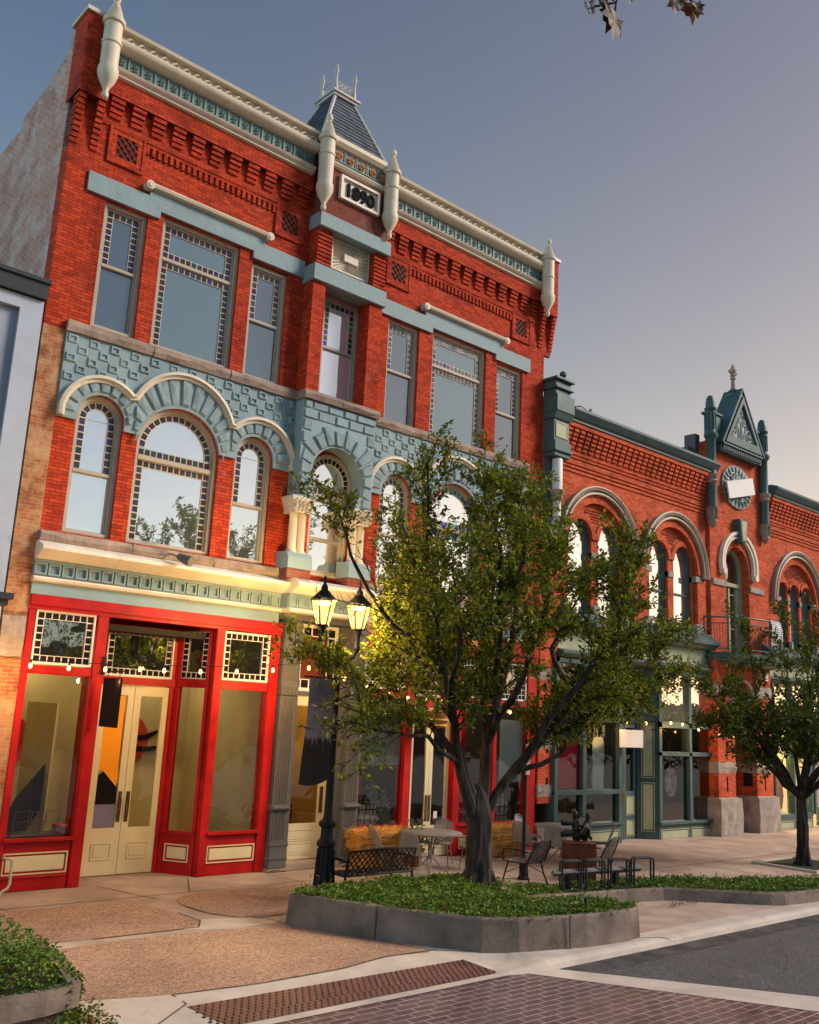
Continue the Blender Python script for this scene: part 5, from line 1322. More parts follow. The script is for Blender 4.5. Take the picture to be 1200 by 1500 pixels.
# brick crosswalk with a pale edge band
cwz = -.094
def flatpoly(name, pts, mt, z):
    m = M(); tr = tessellate_polygon([[Vector((x, y, 0)) for x, y in pts]])
    fs = []
    for t in tr:
        a, b, c = (Vector(pts[i]) for i in t)
        fs.append(tuple(t) if (b-a).cross(c-a) > 0 else tuple(reversed(t)))
    m.add([(x, y, z) for x, y in pts], fs); return struct(m.build(name, mt))
flatpoly('crosswalk_band', [(9.62, -7.05), (10.15, -7.17), (12.05, -9.8), (15.5, -14.6), (14.7, -14.9), (11.45, -10.1)], 'concrete2', cwz+.004)
flatpoly('crosswalk', [(-10, -7.04), (9.63, -7.05), (11.46, -10.1), (14.7, -14.9), (14.7, -26), (-10, -26)], 'paver', cwz)
flatpoly('crosswalk_edge', [(-10, -7.03), (9.5, -7.03), (9.55, -7.16), (-10, -7.10)], 'concrete2', cwz+.008)
# joints
def joint(pts, w=.018):
    for a, b in zip(pts, pts[1:]):
        dx, dy = b[0]-a[0], b[1]-a[1]; L = math.hypot(dx, dy) or 1; nx, ny = -dy/L*w/2, dx/L*w/2
        yield [(a[0]+nx, a[1]+ny), (a[0]-nx, a[1]-ny), (b[0]-nx, b[1]-ny), (b[0]+nx, b[1]+ny)]
jm = M()
JL = [[(7.2, -.05), (7.6, -1.5)], [(8.9, -.05), (8.3, -1.2)], [(5.0, -.1), (5.35, -1.3)], [(10.4, -.2), (10.55, -1.3)], [(14.4, -3.4), (15.2, -.2)], [(3, -1.2), (12, -1.15)], [(5.41, -6.06), (5.42, -6.36)],
      [(5.41, -6.36), (4.6, -6.9)], [(16.5, -5.7), (17.5, -.2)], [(20, -.3), (20.2, -6.8)], [(17, -3.2), (30, -3.2)], [(24, -.5), (24, -7)], [(12.3, -7.0), (12.9, -7.3)], [(9.2, -6.05), (10.0, -6.6)], [(8.35, -3.4), (8.4, -4.05)]]
for pts in JL:
    for q in joint(pts): jm.add([(x, y_, gz(x, y_)+.008) for x, y_ in q], [(0, 1, 2, 3)])
for pl in ([(7.38, -2.5), (7.42, -3.1), (7.2, -3.45), (5.7, -3.42)], [(7.7, -2.0), (7.75, -2.7), (8.0, -3.2), (8.82, -3.36)], [(9.25, -6.05), (8.4, -5.99), (7.58, -6.16), (6.38, -6.18), (5.41, -6.06)]):
    for q in joint(pl, .022): jm.add([(x, y_, gz(x, y_)+.011) for x, y_ in q], [(0, 1, 2, 3)])
rr = random.Random(17)
for (x, y_), ang, n in (((12.5, -9.0), .15, 16), ((15.5, -8.2), .02, 22), ((13.4, -11.5), .5, 14), ((17, -9.6), 1.2, 9)):      # cracks in the asphalt
    pts = [(x, y_)]
    for k in range(n): ang += rr.uniform(-.35, .35); x += .28*cos(ang); y_ += .28*sin(ang)*.6; pts.append((x, y_))
    for q in joint(pts, .014): jm.add([(a, b, -.100) for a, b in q], [(0, 1, 2, 3)])
struct(jm.build('pavement_joint', 'joint'))
gut = M(); gut.quad((10.3, -7.62, -.1), (60, -7.75, -.1), (60, -7.28, -.1), (10.3, -7.24, -.1)); struct(gut.build('gutter', mat('dusty gutter asphalt', (.085, .075, .07), .85, .4, 2.5, .6, 90)))
flatpoly('drain_cover', [(8.15, -3.28), (8.3, -3.4), (8.5, -3.3), (8.35, -3.18)], 'greymetal', .012)
hl = M(); hp = [(-400, 260, -1), (-180, 240, 20), (-60, 260, 14), (60, 300, 22), (200, 240, 14), (400, 260, -1)]

# ------------------------------------------------------------------ planters
PT = [(8.40, -3.85), (8.45, -4.10), (8.78, -4.9), (9.35, -5.95), (9.72, -6.42), (10.15, -6.68), (11.2, -6.98), (12.0, -7.06), (12.42, -6.98), (12.66, -6.78), (12.55, -6.5), (12.2, -6.25), (11.5, -5.8), (11.6, -5.2),
      (12.0, -4.75), (12.2, -4.3), (12.15, -3.95), (11.6, -3.72), (10.6, -3.62), (9.3, -3.52), (8.75, -3.52)]
PR = [(12.28, -4.80), (13.35, -5.02), (14.6, -5.26), (15.38, -5.45), (15.62, -5.62), (16.85, -6.70), (17.1, -6.84), (18.1, -6.98), (29, -7.0), (29, -6.45), (19.7, -6.25), (16.8, -5.05), (15.5, -4.45), (14.2, -4.34), (12.28, -4.05)]
def inset(poly, d):
    n = len(poly); out = []
    for i in range(n):
        a, b, c = Vector(poly[i-1]), Vector(poly[i]), Vector(poly[(i+1) % n])
        e1, e2 = (b-a).normalized(), (c-b).normalized(); n1, n2 = Vector((-e1.y, e1.x)), Vector((-e2.y, e2.x)); m = (n1+n2); 
        m = m/max(.4, m.length_squared)*2 if m.length > .3 else n1
        out.append((b.x+m.x*d, b.y+m.y*d))
    return out
def planter(poly, h, label, seed, batter=.04):
    n = len(poly); PI_ = inset(poly, .13); PB = inset(poly, -batter); PC = inset(poly, .02)
    m = M()
    def pr(p, z): return [(x, y, z) for x, y in p]
    m.add(pr(PB, -.11)+pr(poly, h-.03)+pr(PC, h)+pr(PI_, h)+pr(PI_, h-.2), [(r_*n+i, r_*n+(i+1) % n, (r_+1)*n+(i+1) % n, (r_+1)*n+i) for r_ in range(4) for i in range(n)])
    t = thing('planter', label, 'planter', (poly[0][0], poly[0][1], 0)); recalc(m.build('planter_wall', 'planterc', t))
    s = M(); tr = tessellate_polygon([[Vector((x, y, 0)) for x, y in PI_]]); s.add(pr(PI_, h-.05), [tuple(q) for q in tr]); recalc(s.build('soil', 'soil', t)); return t, PI_
pl, PIN = planter(PT, .42, 'low concrete planter with a rounded end around the big tree', 1)
pr_, PRN = planter(PR, .21, 'lower concrete curb bed with a zigzag wall holding the bike rack', 3)
for x, y, nx, ny in ((8.92, -5.18, -.85, -.5), (10.9, -6.93, -.2, -1)):
    jn = M(); jn.tube([(x+nx*.02, y+ny*.02, .0), (x-nx*.0, y-ny*.0, .42)], .012, 5); jn.build('wall_joint', 'joint', pl)
def inside(poly, x, y):
    c = False; n = len(poly)
    for i in range(n):
        a, b = poly[i], poly[i-1]
        if (a[1] > y) != (b[1] > y) and x < (b[0]-a[0])*(y-a[1])/(b[1]-a[1])+a[0]: c = not c
    return c
def leaf(m, p, L, W, d, up, fold=.25):
    """one leaf: two quads folded along the midrib"""
    d = d.normalized(); s_ = d.cross(up)
    if s_.length < 1e-3: s_ = Vector((1, 0, 0))
    s_.normalize(); u = s_.cross(d)
    a, t = p, p+d*L; mid = p+d*L*.45
    l, r_ = mid+s_*W*.5+u*W*fold, mid-s_*W*.5+u*W*fold
    m.add([a, r_, t, l], [(0, 1, 2), (0, 2, 3)])
def rv(r, k=1): return Vector((r.uniform(-k, k), r.uniform(-k, k), r.uniform(-k, k)))
def groundcover(name, poly, n, z, seed, hgt=.13, size=(.05, .09), label='', edge=True):
    r = random.Random(seed); m = M(); xs = [p[0] for p in poly]; ys = [p[1] for p in poly]
    from mathutils import noise
    x1 = min(max(xs), 21.)
    k = 0
    while k < n:
        x, y = r.uniform(min(xs), x1), r.uniform(min(ys), max(ys))
        if not inside(poly, x, y): continue
        k += 1
        q = noise.noise(Vector((x*1.3, y*1.3, seed)))*.5+.5+.35*noise.noise(Vector((x*5, y*5, 3)))
        if q < .22 and r.random() < .8: continue
        zz = z+r.uniform(.0, 1)**.7*hgt*(.15+1.15*q)
        d = Vector((r.uniform(-1, 1), r.uniform(-1, 1), r.uniform(-.2, .8)))
        m.cur = 0 if r.random() < .62 else (1 if r.random() < .88 else 2); s = r.uniform(*size)
        leaf(m, Vector((x, y, zz)), s, s*.75, d, Vector((r.uniform(-.3, .3), r.uniform(-.3, .3), 1)))
    for q in range(n//160 if edge else 0):      # taller shoots
        x, y = r.uniform(min(xs), x1), r.uniform(min(ys), max(ys))
        if not inside(poly, x, y): continue
        h_ = r.uniform(.12, .24); lean = rv(r, .05)
        for j in range(7):
            p = Vector((x, y, z+.04))+Vector((lean.x, lean.y, h_))*(j/6); m.cur = r.choice((0, 1, 1)); s = r.uniform(.03, .055); leaf(m, p, s, s*.6, rv(r)+Vector((0, 0, .5)), Vector((0, 0, 1)))
    # sprigs hanging over the rim
    return m, r
def fringe(m, r, poly, z):
    n = len(poly)
    for i in range(n):
        a, b = Vector(poly[i]), Vector(poly[(i+1) % n]); L = (b-a).length
        if a.x > 20: continue
        for k in range(int(L*26)):
            t = r.random(); p = a+(b-a)*t; e = (b-a).normalized(); nn = Vector((e.y, -e.x)); q = p-nn*r.uniform(0, .12)
            if r.random() < .3: q = p+nn*r.uniform(0, .03)
            m.cur = r.choice((0, 0, 1)); s = r.uniform(.035, .065); leaf(m, Vector((q.x, q.y, r.uniform(z, z+.06))), s, s*.75, Vector((nn.x+r.uniform(-1, 1), nn.y+r.uniform(-1, 1), r.uniform(-.5, .6))), Vector((0, 0, 1)))
m, r = groundcover('ground_cover', inset(PR, .05), 13000, .15, 5, .13, (.035, .07)); fringe(m, r, PR, .19)
tag(m.build('ground_cover', ['ivy', 'ivy2', 'ivybrown']), 'low green ground cover in the curb bed behind the bike rack', 'ground cover', None, 'stuff')
m, r = groundcover('ground_cover', inset(PT, .05), 19000, .35, 3, .13, (.035, .07)); fringe(m, r, PT, .40)
gc = m.build('ground_cover', ['ivy', 'ivy2', 'ivybrown']); tag(gc, 'low green ground cover around the trunk of the big tree', 'ground cover', None, 'stuff')
# foreground planter at the left with trailing ivy
PL2 = [(4.22, -5.25), (4.12, -6.0), (3.98, -6.62), (3.7, -6.72), (1.2, -7.0), (1.2, -4.9), (4.0, -5.05)]
pl2, PIN2 = planter(PL2, .45, 'concrete planter in the lower left corner with ivy trailing over its edge', 2, .02)
iv = M(); r = random.Random(9)
for k in range(8200):
    x, y = r.uniform(1.3, 4.35), r.uniform(-6.95, -4.9)
    e = min(1, max(0, (4.3-x)/.5))*min(1, max(0, (y+7.0)/.45))
    if not inside(PL2, x, y) or (x < 2.6 and r.random() < .5): continue
    zz = .38+r.random()*(.12+.30*e); s = r.uniform(.035, .065); iv.cur = r.choice((0, 0, 0, 1, 1, 2) if r.random() < .3 else (0, 1))
    leaf(iv, Vector((x, y, zz)), s, s*.8, Vector((r.uniform(-1, 1), r.uniform(-1, 1), r.uniform(-.3, .8))), Vector((0, 0, 1)))
for k in range(430):     # hanging strands
    on_right = r.random() < .68
    if on_right: t = r.random(); x0, y0 = 4.2-.2*t, -5.3-1.3*t; nx, ny = 1, .1
    else: t = r.random(); x0, y0 = 3.98-.9*t*t, -6.63-.1*t; nx, ny = .1, -1
    Ls = r.uniform(.15, .55) if on_right else r.uniform(.05, .45)*(1-t*.7)
    for j in range(int(Ls/.022)):
        zz = .45-j*.022; p = Vector((x0+nx*(.04+r.uniform(0, .12))+r.uniform(-.03, .03), y0+ny*(.03+r.uniform(0, .05))+r.uniform(-.03, .03), zz)); s = r.uniform(.028, .05)
        iv.cur = r.choice((0, 0, 1, 1, 2)) if zz < .25 else r.choice((0, 1, 0)); leaf(iv, p, s, s*.8, Vector((nx+r.uniform(-1, 1), ny+r.uniform(-1, 1), r.uniform(-1, .3))), Vector((nx, ny, .5)))
for k in range(380):
    p = Vector((4.2+r.random()**2*.3, -6.55+r.uniform(-.25, .4), .02+r.random()*.1)); s = r.uniform(.03, .055); iv.cur = r.choice((0, 2, 2, 1)); leaf(iv, p, s, s*.8, rv(r), Vector((0, 0, 1)))
tag(iv.build('trailing_ivy', ['ivy', 'ivy2', 'ivybrown']), 'green ivy mounded on and trailing down the lower left planter', 'ivy', None, 'stuff')
# fallen leaves in the notch and about the pavement
fl = M(); r = random.Random(12)
for k in range(110):
    if k < 70: x, y = 15.25+r.gauss(0, .28), -5.85+abs(r.gauss(0, .16))*.6-.12
    else: x, y = r.uniform(5, 17), r.uniform(-5.5, -.6)
    if inside(PT, x, y) or inside(PR, x, y): continue
    s = r.uniform(.03, .06); leaf(fl, Vector((x, y, .012+r.random()*.03)), s, s*.7, Vector((r.uniform(-1, 1), r.uniform(-1, 1), .15)), Vector((0, 0, 1)), .1)
tag(fl.build('fallen_leaves', 'ivybrown'), 'dry brown leaves gathered in the notch of the planter and on the pavement', 'leaves', None, 'stuff')
# little path stakes
for i, (x, y, z, lb) in enumerate(((11.35, -6.85, .40, 'small dark stake light at the rounded end of the long planter'), (8.95, -3.75, .40, 'small dark stake at the left back corner of the long planter'))):
    m = M(); m.lathe(x, y, [(.014, z), (.014, z+.16), (.03, z+.165), (.03, z+.2), (.012, z+.21)], 8); tag(m.build('stake_light', 'black'), lb, 'stake light')

# ------------------------------------------------------------------ street furniture
def lamp_post(x, y, label, watts):
    t = thing('street_lamp', label, 'street lamp', (0, 0, 0)); rr = 1
    p = M(); p.lathe(0, 0, [(.20, 0), (.20, .04), (.185, .06), (.16, .30), (.14, .62), (.13, .84), (.165, .87), (.17, .93), (.125, .97), (.11, 1.02), (.105, 1.16), (.15, 1.19), (.155, 1.25), (.10, 1.29), (.08, 1.34), (.072, 1.5), (.065, 2.6), (.058, 3.85), (.09, 3.88), (.09, 3.95), (.06, 3.98), (.05, 4.2), (.01, 4.22)], 12)
    for k in range(12):
        a = 2*PI*k/12; p.tube([(.178*cos(a), .178*sin(a), .06), (.132*cos(a), .132*sin(a), .82)], .02, 5)
    p.build('post', 'black', t)
    a = M()
    for s in (-1, 1):
        a.tube([(0, 0, 3.92), (s*.16, 0, 3.95), (s*.32, 0, 4.05), (s*.40, 0, 4.18), (s*.40, 0, 4.42)], [.04, .04, .042, .045, .05], 8)
        a.lathe(s*.40, 0, [(.05, 4.14), (.075, 4.2), (.05, 4.26), (.06, 4.45), (.085, 4.5), (.06, 4.53)], 10)
        a.tube([(s*.05, 0, 4.15), (s*.2, 0, 4.1), (s*.26, 0, 4.0), (s*.18, 0, 3.92)], .015, 6)
    a.build('arm', 'black', t)
    for s in (-1, 1):
        cx = s*.40
        l = M()
        def hexa(r, z): return [(cx+r*cos(PI/3*k+PI/6), r*sin(PI/3*k+PI/6), z) for k in range(6)]
        b0, b1 = hexa(.11, 4.54), hexa(.225, 4.98)
        for k in range(6): l.tube([b0[k], b1[k]], .011, 5); l.tube([b0[k], b0[(k+1) % 6]], .012, 5); l.tube([b1[k], b1[(k+1) % 6]], .016, 5)
        l.lathe(cx, 0, [(.235, 4.98), (.238, 5.0), (.13, 5.10), (.09, 5.15), (.065, 5.16), (.065, 5.22), (.03, 5.27), (.02, 5.33), (.03, 5.36), (.01, 5.42)], 12)
        l.lathe(cx, 0, [(.05, 4.5), (.12, 4.53), (.12, 4.555)], 12)
        lo = l.build('lantern', 'black', t)
        gl = M()
        for k in range(6): gl.quad(b0[k], b0[(k+1) % 6], b1[(k+1) % 6], b1[k])
        gl.build('lantern_glass', 'lampglass', lo)
        bb = M(); bb.lathe(cx, 0, [(.02, 4.95), (.13, 4.955), (.15, 4.93), (.10, 4.90), (.02, 4.89)], 12); bb.build('lamp_bulb', 'lampglow', lo)
        cz = M(); cz.lathe(cx, 0, [(.012, 4.55), (.02, 4.6), (.02, 4.84), (.012, 4.88)], 10); cz.build('lamp_chimney', 'lampglow2', lo)
    t.location = (x, y, 0); t.scale = (.957, .957, .97)
    for s in (-1, 1):
        L = bpy.data.lights.new('lantern_light', 'POINT'); L.energy = watts; L.color = (1., .70, .30); L.shadow_soft_size = .09
        o = bpy.data.objects.new('lantern_light', L); C.objects.link(o); o.location = (x+s*.383, y, 4.64)
    return t
MAT['lampglow'] = emit('glowing lamp', (1., .60, .20), 8); MAT['lampglow2'] = emit('glowing chimney', (1., .50, .14), 3); MAT['bulb'] = emit('warm bulb', (1., .50, .12), 5.)
def lit_glass():
    m, nt, out = _nodes('lit lantern glass'); t = _n(nt, 'ShaderNodeBsdfTransparent', Color=(1, .93, .75, 1)); e = _n(nt, 'ShaderNodeEmission', Color=(1., .55, .14, 1), Strength=1.5)
    mx = nt.nodes.new('ShaderNodeMixShader'); mx.inputs[0].default_value = .34; nt.links.new(t.outputs[0], mx.inputs[1]); nt.links.new(e.outputs[0], mx.inputs[2]); nt.links.new(mx.outputs[0], out.inputs[0]); return m
MAT['lampglass'] = lit_glass()
lp = lamp_post(9.88, -2.7, 'black cast iron street lamp with two lit lanterns and a hanging banner', 320)
lamp_post(2.2, -3.1, 'black twin street lamp standing by the pavement beyond the left edge', 25)
def banner_mat():
    m, nt, out = _nodes('printed banner'); b = nt.nodes.new('ShaderNodeBsdfPrincipled'); nt.links.new(b.outputs[0], out.inputs[0]); b.inputs['Roughness'].default_value = .7
    tc = nt.nodes.new('ShaderNodeTexCoord'); sp = nt.nodes.new('ShaderNodeSeparateXYZ'); nt.links.new(tc.outputs['Object'], sp.inputs[0])
    mr = nt.nodes.new('ShaderNodeMapRange'); mr.inputs[1].default_value = 1.85; mr.inputs[2].default_value = 3.6; nt.links.new(sp.outputs[2], mr.inputs[0])
    mp = nt.nodes.new('ShaderNodeMapping'); mp.inputs['Scale'].default_value = (26, 1, 5); nt.links.new(tc.outputs['Object'], mp.inputs[0])
    n = _noise(nt, mp.outputs[0], 1., 3, .6); n2 = _noise(nt, tc.outputs['Object'], 5., 4)
    ad = nt.nodes.new('ShaderNodeMath'); ad.operation = 'MULTIPLY_ADD'; nt.links.new(n, ad.inputs[0]); ad.inputs[1].default_value = -.34; nt.links.new(mr.outputs[0], ad.inputs[2])
    c = _ramp(nt, ad.outputs[0], [(0., (.018, .014, .015)), (.20, (.04, .02, .022)), (.24, (.30, .26, .29)), (.42, (.24, .21, .26)), (.62, (.16, .14, .17)), (.9, (.14, .12, .15))])
    c = _mixc(nt, c, _ramp(nt, n2, [(.3, (.7, .7, .7)), (.7, (1.2, 1.15, 1.15))]), 1., 'MULTIPLY')
    nt.links.new(c, b.inputs['Base Color']); return m
bn = thing('banner', 'dusky street banner printed with raised hands of a crowd, hung on the lamp post', 'banner', (9.88, -2.7, 0))
m = M(); nx, nz = 8, 14; v = []
for j in range(nz+1):
    for i in range(nx+1):
        u, q = i/nx, j/nz; x = 9.81-.60*u+.05*sin(q*3)*u*(1-q); yv = -2.74-.05*sin(u*PI)*(1-q)-.10*(1-q)*u; v.append((x, yv, 3.52-1.62*q-.08*u*(1 if j == nz else q*.6)-.06*sin(u*PI)*q))
m.smooth = True; m.add(v, [(j*(nx+1)+i, (j+1)*(nx+1)+i, (j+1)*(nx+1)+i+1, j*(nx+1)+i+1) for j in range(nz) for i in range(nx)]); m.build('banner_cloth', banner_mat(), bn)
m = M(); m.tube([(9.92, -2.72, 3.54), (9.18, -2.72, 3.54)], .016, 6); m.tube([(9.92, -2.72, 3.6), (10.3, -2.72, 3.66)], .016, 6); m.build('banner_rod', 'black', bn)
# string lights along the front and over to the right
def string_lights(label, pts, sag, bulbs, drop=.09):
    t = thing('string_lights', label, 'string lights', pts[0]); w_ = M()
    P = []
    for a, b in zip(pts, pts[1:]):
        a, b = Vector(a), Vector(b)
        for i in range(17): q = i/16; P.append(a+(b-a)*q-Vector((0, 0, 4*sag*q*(1-q))))
    w_.tube(P, .006, 4); w_.build('wire', 'black', t)
    for i in range(bulbs):
        p = P[int((i+.5)/bulbs*(len(P)-1))]
        s = M(); s.lathe(p.x, p.y, [(.016, p.z+.0), (.018, p.z-.05), (.01, p.z-.055)], 8); so = s.build('socket', 'black', t)
        b = M(); b.lathe(p.x, p.y, [(.012, p.z-.05), (.022, p.z-.07), (.029, p.z-.095), (.023, p.z-.12), (.006, p.z-.132)], 10); b.build('bulb', 'bulb', t)
    return t
string_lights('sagging string of warm bulbs across the left red storefront to the lamp post', [(4.0, -.75, 3.62), (7.3, -.62, 3.62), (9.85, -2.6, 3.85)], .07, 11)
string_lights('string of warm bulbs behind the big tree across the red shop doors', [(9.9, -2.65, 3.7), (14.2, -.8, 3.42), (18.6, -.7, 3.35)], .12, 11)
string_lights('string of warm bulbs along the green storefront towards the right tree', [(18.6, -.7, 3.35), (23.2, -.75, 3.25), (27.5, -.8, 2.95), (32, -.8, 3.0)], .12, 15)
for x, y, z in ((5.0, -.8, 3.3), (5.4, -1.0, 3.2), (6.9, -.75, 3.3), (8.7, -.85, 3.35), (10.0, -1.0, 3.4), (15.2, -.8, 3.1), (20.5, -.8, 3.1), (24.5, -.85, 2.95), (29.0, -.85, 2.8)):
    L = bpy.data.lights.new('bulb_light', 'POINT'); L.energy = 22 if x < 5.5 or x == 10.0 else (6 if x < 19 else 24); L.color = (1., .50, .15); L.shadow_soft_size = .05; o = bpy.data.objects.new('bulb_light', L); C.objects.link(o); o.location = (x, y, z)
for nm, (x, y, z), e, col in (('shop_lamp', (6.6, 2.6, 3.9), 30, (1., .72, .35)), ('shop_lamp', (9.3, 2.4, 3.9), 28, (1., .75, .42)), ('stair_lamp', (11.5, 1.0, 4.2), 34, (1., .66, .25)), ('shop_lamp', (13.2, 1.4, 3.9), 40, (1., .72, .45)), ('shop_lamp', (16.6, 1.4, 3.9), 16, (1., .7, .45)), ('far_shop_lamp', (31, 1.3, 3.7), 320, (1., .76, .36)), ('far_shop_lamp', (35, 1.3, 3.7), 320, (1., .76, .36)), ('green_shop_lamp', (21, 2, 4), 10, (1., .8, .6))):
    L = bpy.data.lights.new(nm, 'POINT'); L.energy = e; L.color = col; L.shadow_soft_size = .1; o = bpy.data.objects.new(nm, L); C.objects.link(o); o.location = (x, y, z)

# cafe tables and chairs
def make_table():
    t = thing('cafe_table', '', 'table'); 
    m = M(); m.lathe(0, 0, [(.02, .705), (.60, .705), (.62, .715), (.62, .73), (.60, .74), (.02, .74)], 28); m.build('table_top', 'greymetal', t)
    for k in range(4):
        a = PI/4+k*PI/2; l = M(); l.tube([(.14*cos(a), .14*sin(a), .70), (.05*cos(a), .05*sin(a), .5), (.05*cos(a), .05*sin(a), .25), (.2*cos(a), .2*sin(a), .08), (.34*cos(a), .34*sin(a), .0)], .016, 6)
        l.tube([(.05*cos(a), .05*sin(a), .5), (.25*cos(a), .25*sin(a), .6), (.42*cos(a), .42*sin(a), .70)], .011, 6); l.build('leg', 'greymetal', t)
    m = M(); m.lathe(0, 0, [(.07, .22), (.07, .26), (.05, .3)], 10); m.build('collar', 'greymetal', t)
    return t
def mesh_mat(name, col):
    m, nt, out = _nodes(name); b = nt.nodes.new('ShaderNodeBsdfPrincipled'); b.inputs['Base Color'].default_value = rgba(col); b.inputs['Roughness'].default_value = .5
    tc = nt.nodes.new('ShaderNodeTexCoord'); vo = nt.nodes.new('ShaderNodeTexVoronoi'); vo.inputs['Scale'].default_value = 75; nt.links.new(tc.outputs['Object'], vo.inputs['Vector'])
    f = _ramp(nt, vo.outputs['Distance'], [(.30, 1.), (.36, 0.)])
    tr = nt.nodes.new('ShaderNodeBsdfTransparent'); mx = nt.nodes.new('ShaderNodeMixShader'); nt.links.new(f, mx.inputs[0]); nt.links.new(b.outputs[0], mx.inputs[1]); nt.links.new(tr.outputs[0], mx.inputs[2]); nt.links.new(mx.outputs[0], out.inputs[0]); return m
MAT['mesh'] = mesh_mat('perforated steel', (.24, .215, .20)); MAT['meshdark'] = mesh_mat('dark perforated steel', (.03, .03, .03))
def make_chair(mm='mesh', fm='greymetal', arms=False):
    """faces +x; origin on the floor under the seat"""
    t = thing('cafe_chair', '', 'chair'); h = .43
    n = 20; out = [(.23*math.copysign(abs(cos(2*PI*i/n))**.7, cos(2*PI*i/n)), .22*math.copysign(abs(sin(2*PI*i/n))**.7, sin(2*PI*i/n))) for i in range(n)]
    s = M(); s.extr_z(out, h, h+.008); s.build('seat', mm, t)
    f = M(); f.tube([(x, y, h) for x, y in out]+[(out[0][0], out[0][1], h)], .011, 6); f.build('seat_rim', fm, t)
    bp = []
    for i in range(17):
        a = PI*i/16; y = .215*math.copysign(abs(cos(a))**.75, cos(a)); z = h+.10+.33*sin(a)**.8; bp.append((-.19-.16*(z-h)/.43-.03*(1-abs(y)/.22), y, z))
    bp = [(-.19, .215, h)]+bp+[(-.19, -.215, h)]
    b = M(); k = len(bp)//2
    b.smooth = True
    m_ = [bp[i] for i in range(len(bp))]
    vs = []
    for i in range(k+1):
        p, q = m_[i], m_[-1-i]
        for j in range(5): u = j/4; vs.append((p[0]+(q[0]-p[0])*u-.035*sin(PI*u), p[1]+(q[1]-p[1])*u, p[2]+(q[2]-p[2])*u))
    b.add(vs, [(i*5+j, (i+1)*5+j, (i+1)*5+j+1, i*5+j+1) for i in range(k) for j in range(4)]); b.build('backrest', mm, t)
    f = M(); f.tube(bp, .012, 6); f.build('back_frame', fm, t)
    for sx, sy in ((1, 1), (1, -1), (-1, 1), (-1, -1)):
        l = M(); l.tube([(sx*.16, sy*.17, h), (sx*.20, sy*.2, .2), (sx*.23 if sx > 0 else -.27, sy*.22, 0)], .012, 6); l.build('leg', fm, t)
    l = M(); l.tube([(.19, .19, .22), (.0, .10, .34), (-.19, .19, .22)], .007, 5); l.tube([(.19, -.19, .22), (.0, -.10, .34), (-.19, -.19, .22)], .007, 5); l.build('brace', fm, t)
    if arms:
        for sy in (1, -1):
            a = M(); a.tube([(-.22, sy*.215, h+.2), (-.05, sy*.26, h+.24), (.18, sy*.26, h+.22), (.22, sy*.24, h+.1), (.2, sy*.22, h)], .012, 6); a.build('arm', fm, t)
    return t
tb = make_table(); tb.location = (13.62, -1.25, 0); tb['label'] = 'round grey metal cafe table in front of the red shop doors, planted pot beneath it'; tb['group'] = 'round cafe tables'
t2 = copy_tree(tb); t2.location = (17.45, -1.45, 0); t2['label'] = 'round grey metal cafe table behind the bronze statue, in front of the brick pier'
CH = make_chair(); used = [0]
def put_chair(x, y, ang, label):
    o = CH if not used[0] else copy_tree(CH)
    used[0] = 1; o.location = (x, y, 0); o.rotation_euler = (0, 0, rad(ang)); o['label'] = label; o['group'] = 'grey mesh cafe chairs'; return o
put_chair(12.72, -1.75, 25, 'grey mesh chair left of the near table with its back to the bench')
put_chair(12.78, -.85, -15, 'grey mesh chair against the left hay bale, left of the near table')
put_chair(14.55, -1.55, 195, 'grey mesh chair just left of the big tree trunk, right of the near table')
put_chair(14.35, -.75, 215, 'grey mesh chair at the far side of the near table by the cream doors')
put_chair(16.45, -1.25, 20, 'grey mesh chair against the right hay bale, leftmost at the far table')
put_chair(16.62, -1.95, 35, 'grey mesh chair nearest the thin sign pole at the far table')
put_chair(17.3, -.65, -80, 'grey mesh chair behind the far table against the red shopfront')
put_chair(18.3, -1.2, 185, 'grey mesh chair right of the far table beside the green storefront')
put_chair(17.95, -2.1, 120, 'grey mesh chair with its back to the statue at the far table')
b1 = make_chair('meshdark', 'black', True); b1.location = (14.15, -3.25, 0); b1.rotation_euler = (0, 0, rad(100)); b1['label'] = 'black metal armchair between the tree and the statue pedestal'; b1['group'] = 'black metal armchairs'
b1.scale = (1.25, 1.45, 1.0)
b2 = copy_tree(b1); b2.location = (15.95, -3.5, 0); b2.rotation_euler = (0, 0, rad(105)); b2['label'] = 'black metal armchair half hidden right behind the statue pedestal'
# pot of greenery under the first table
pt = thing('potted_plant', 'leafy green plant in a pot beneath the near cafe table', 'plant', (13.62, -1.0, 0))
m = M(); m.lathe(13.62, -.75, [(.12, 0), (.2, .3), (.22, .32), (.22, .36), (.18, .36), (.02, .3)], 14); m.build('pot', 'wood', pt)
m = M(); r = random.Random(6)
for k in range(700):
    p = Vector((r.gauss(0, .2), r.gauss(0, .17), abs(r.gauss(0, .14)))); m.cur = r.choice((0, 0, 1)); s = r.uniform(.05, .09); leaf(m, Vector((13.62, -.75, .42))+p, s, s*.6, p+Vector((0, 0, .1))+rv(r, .2), Vector((0, 0, 1)))
m.build('foliage', ['leaf_dk', 'leaf_md'], pt)
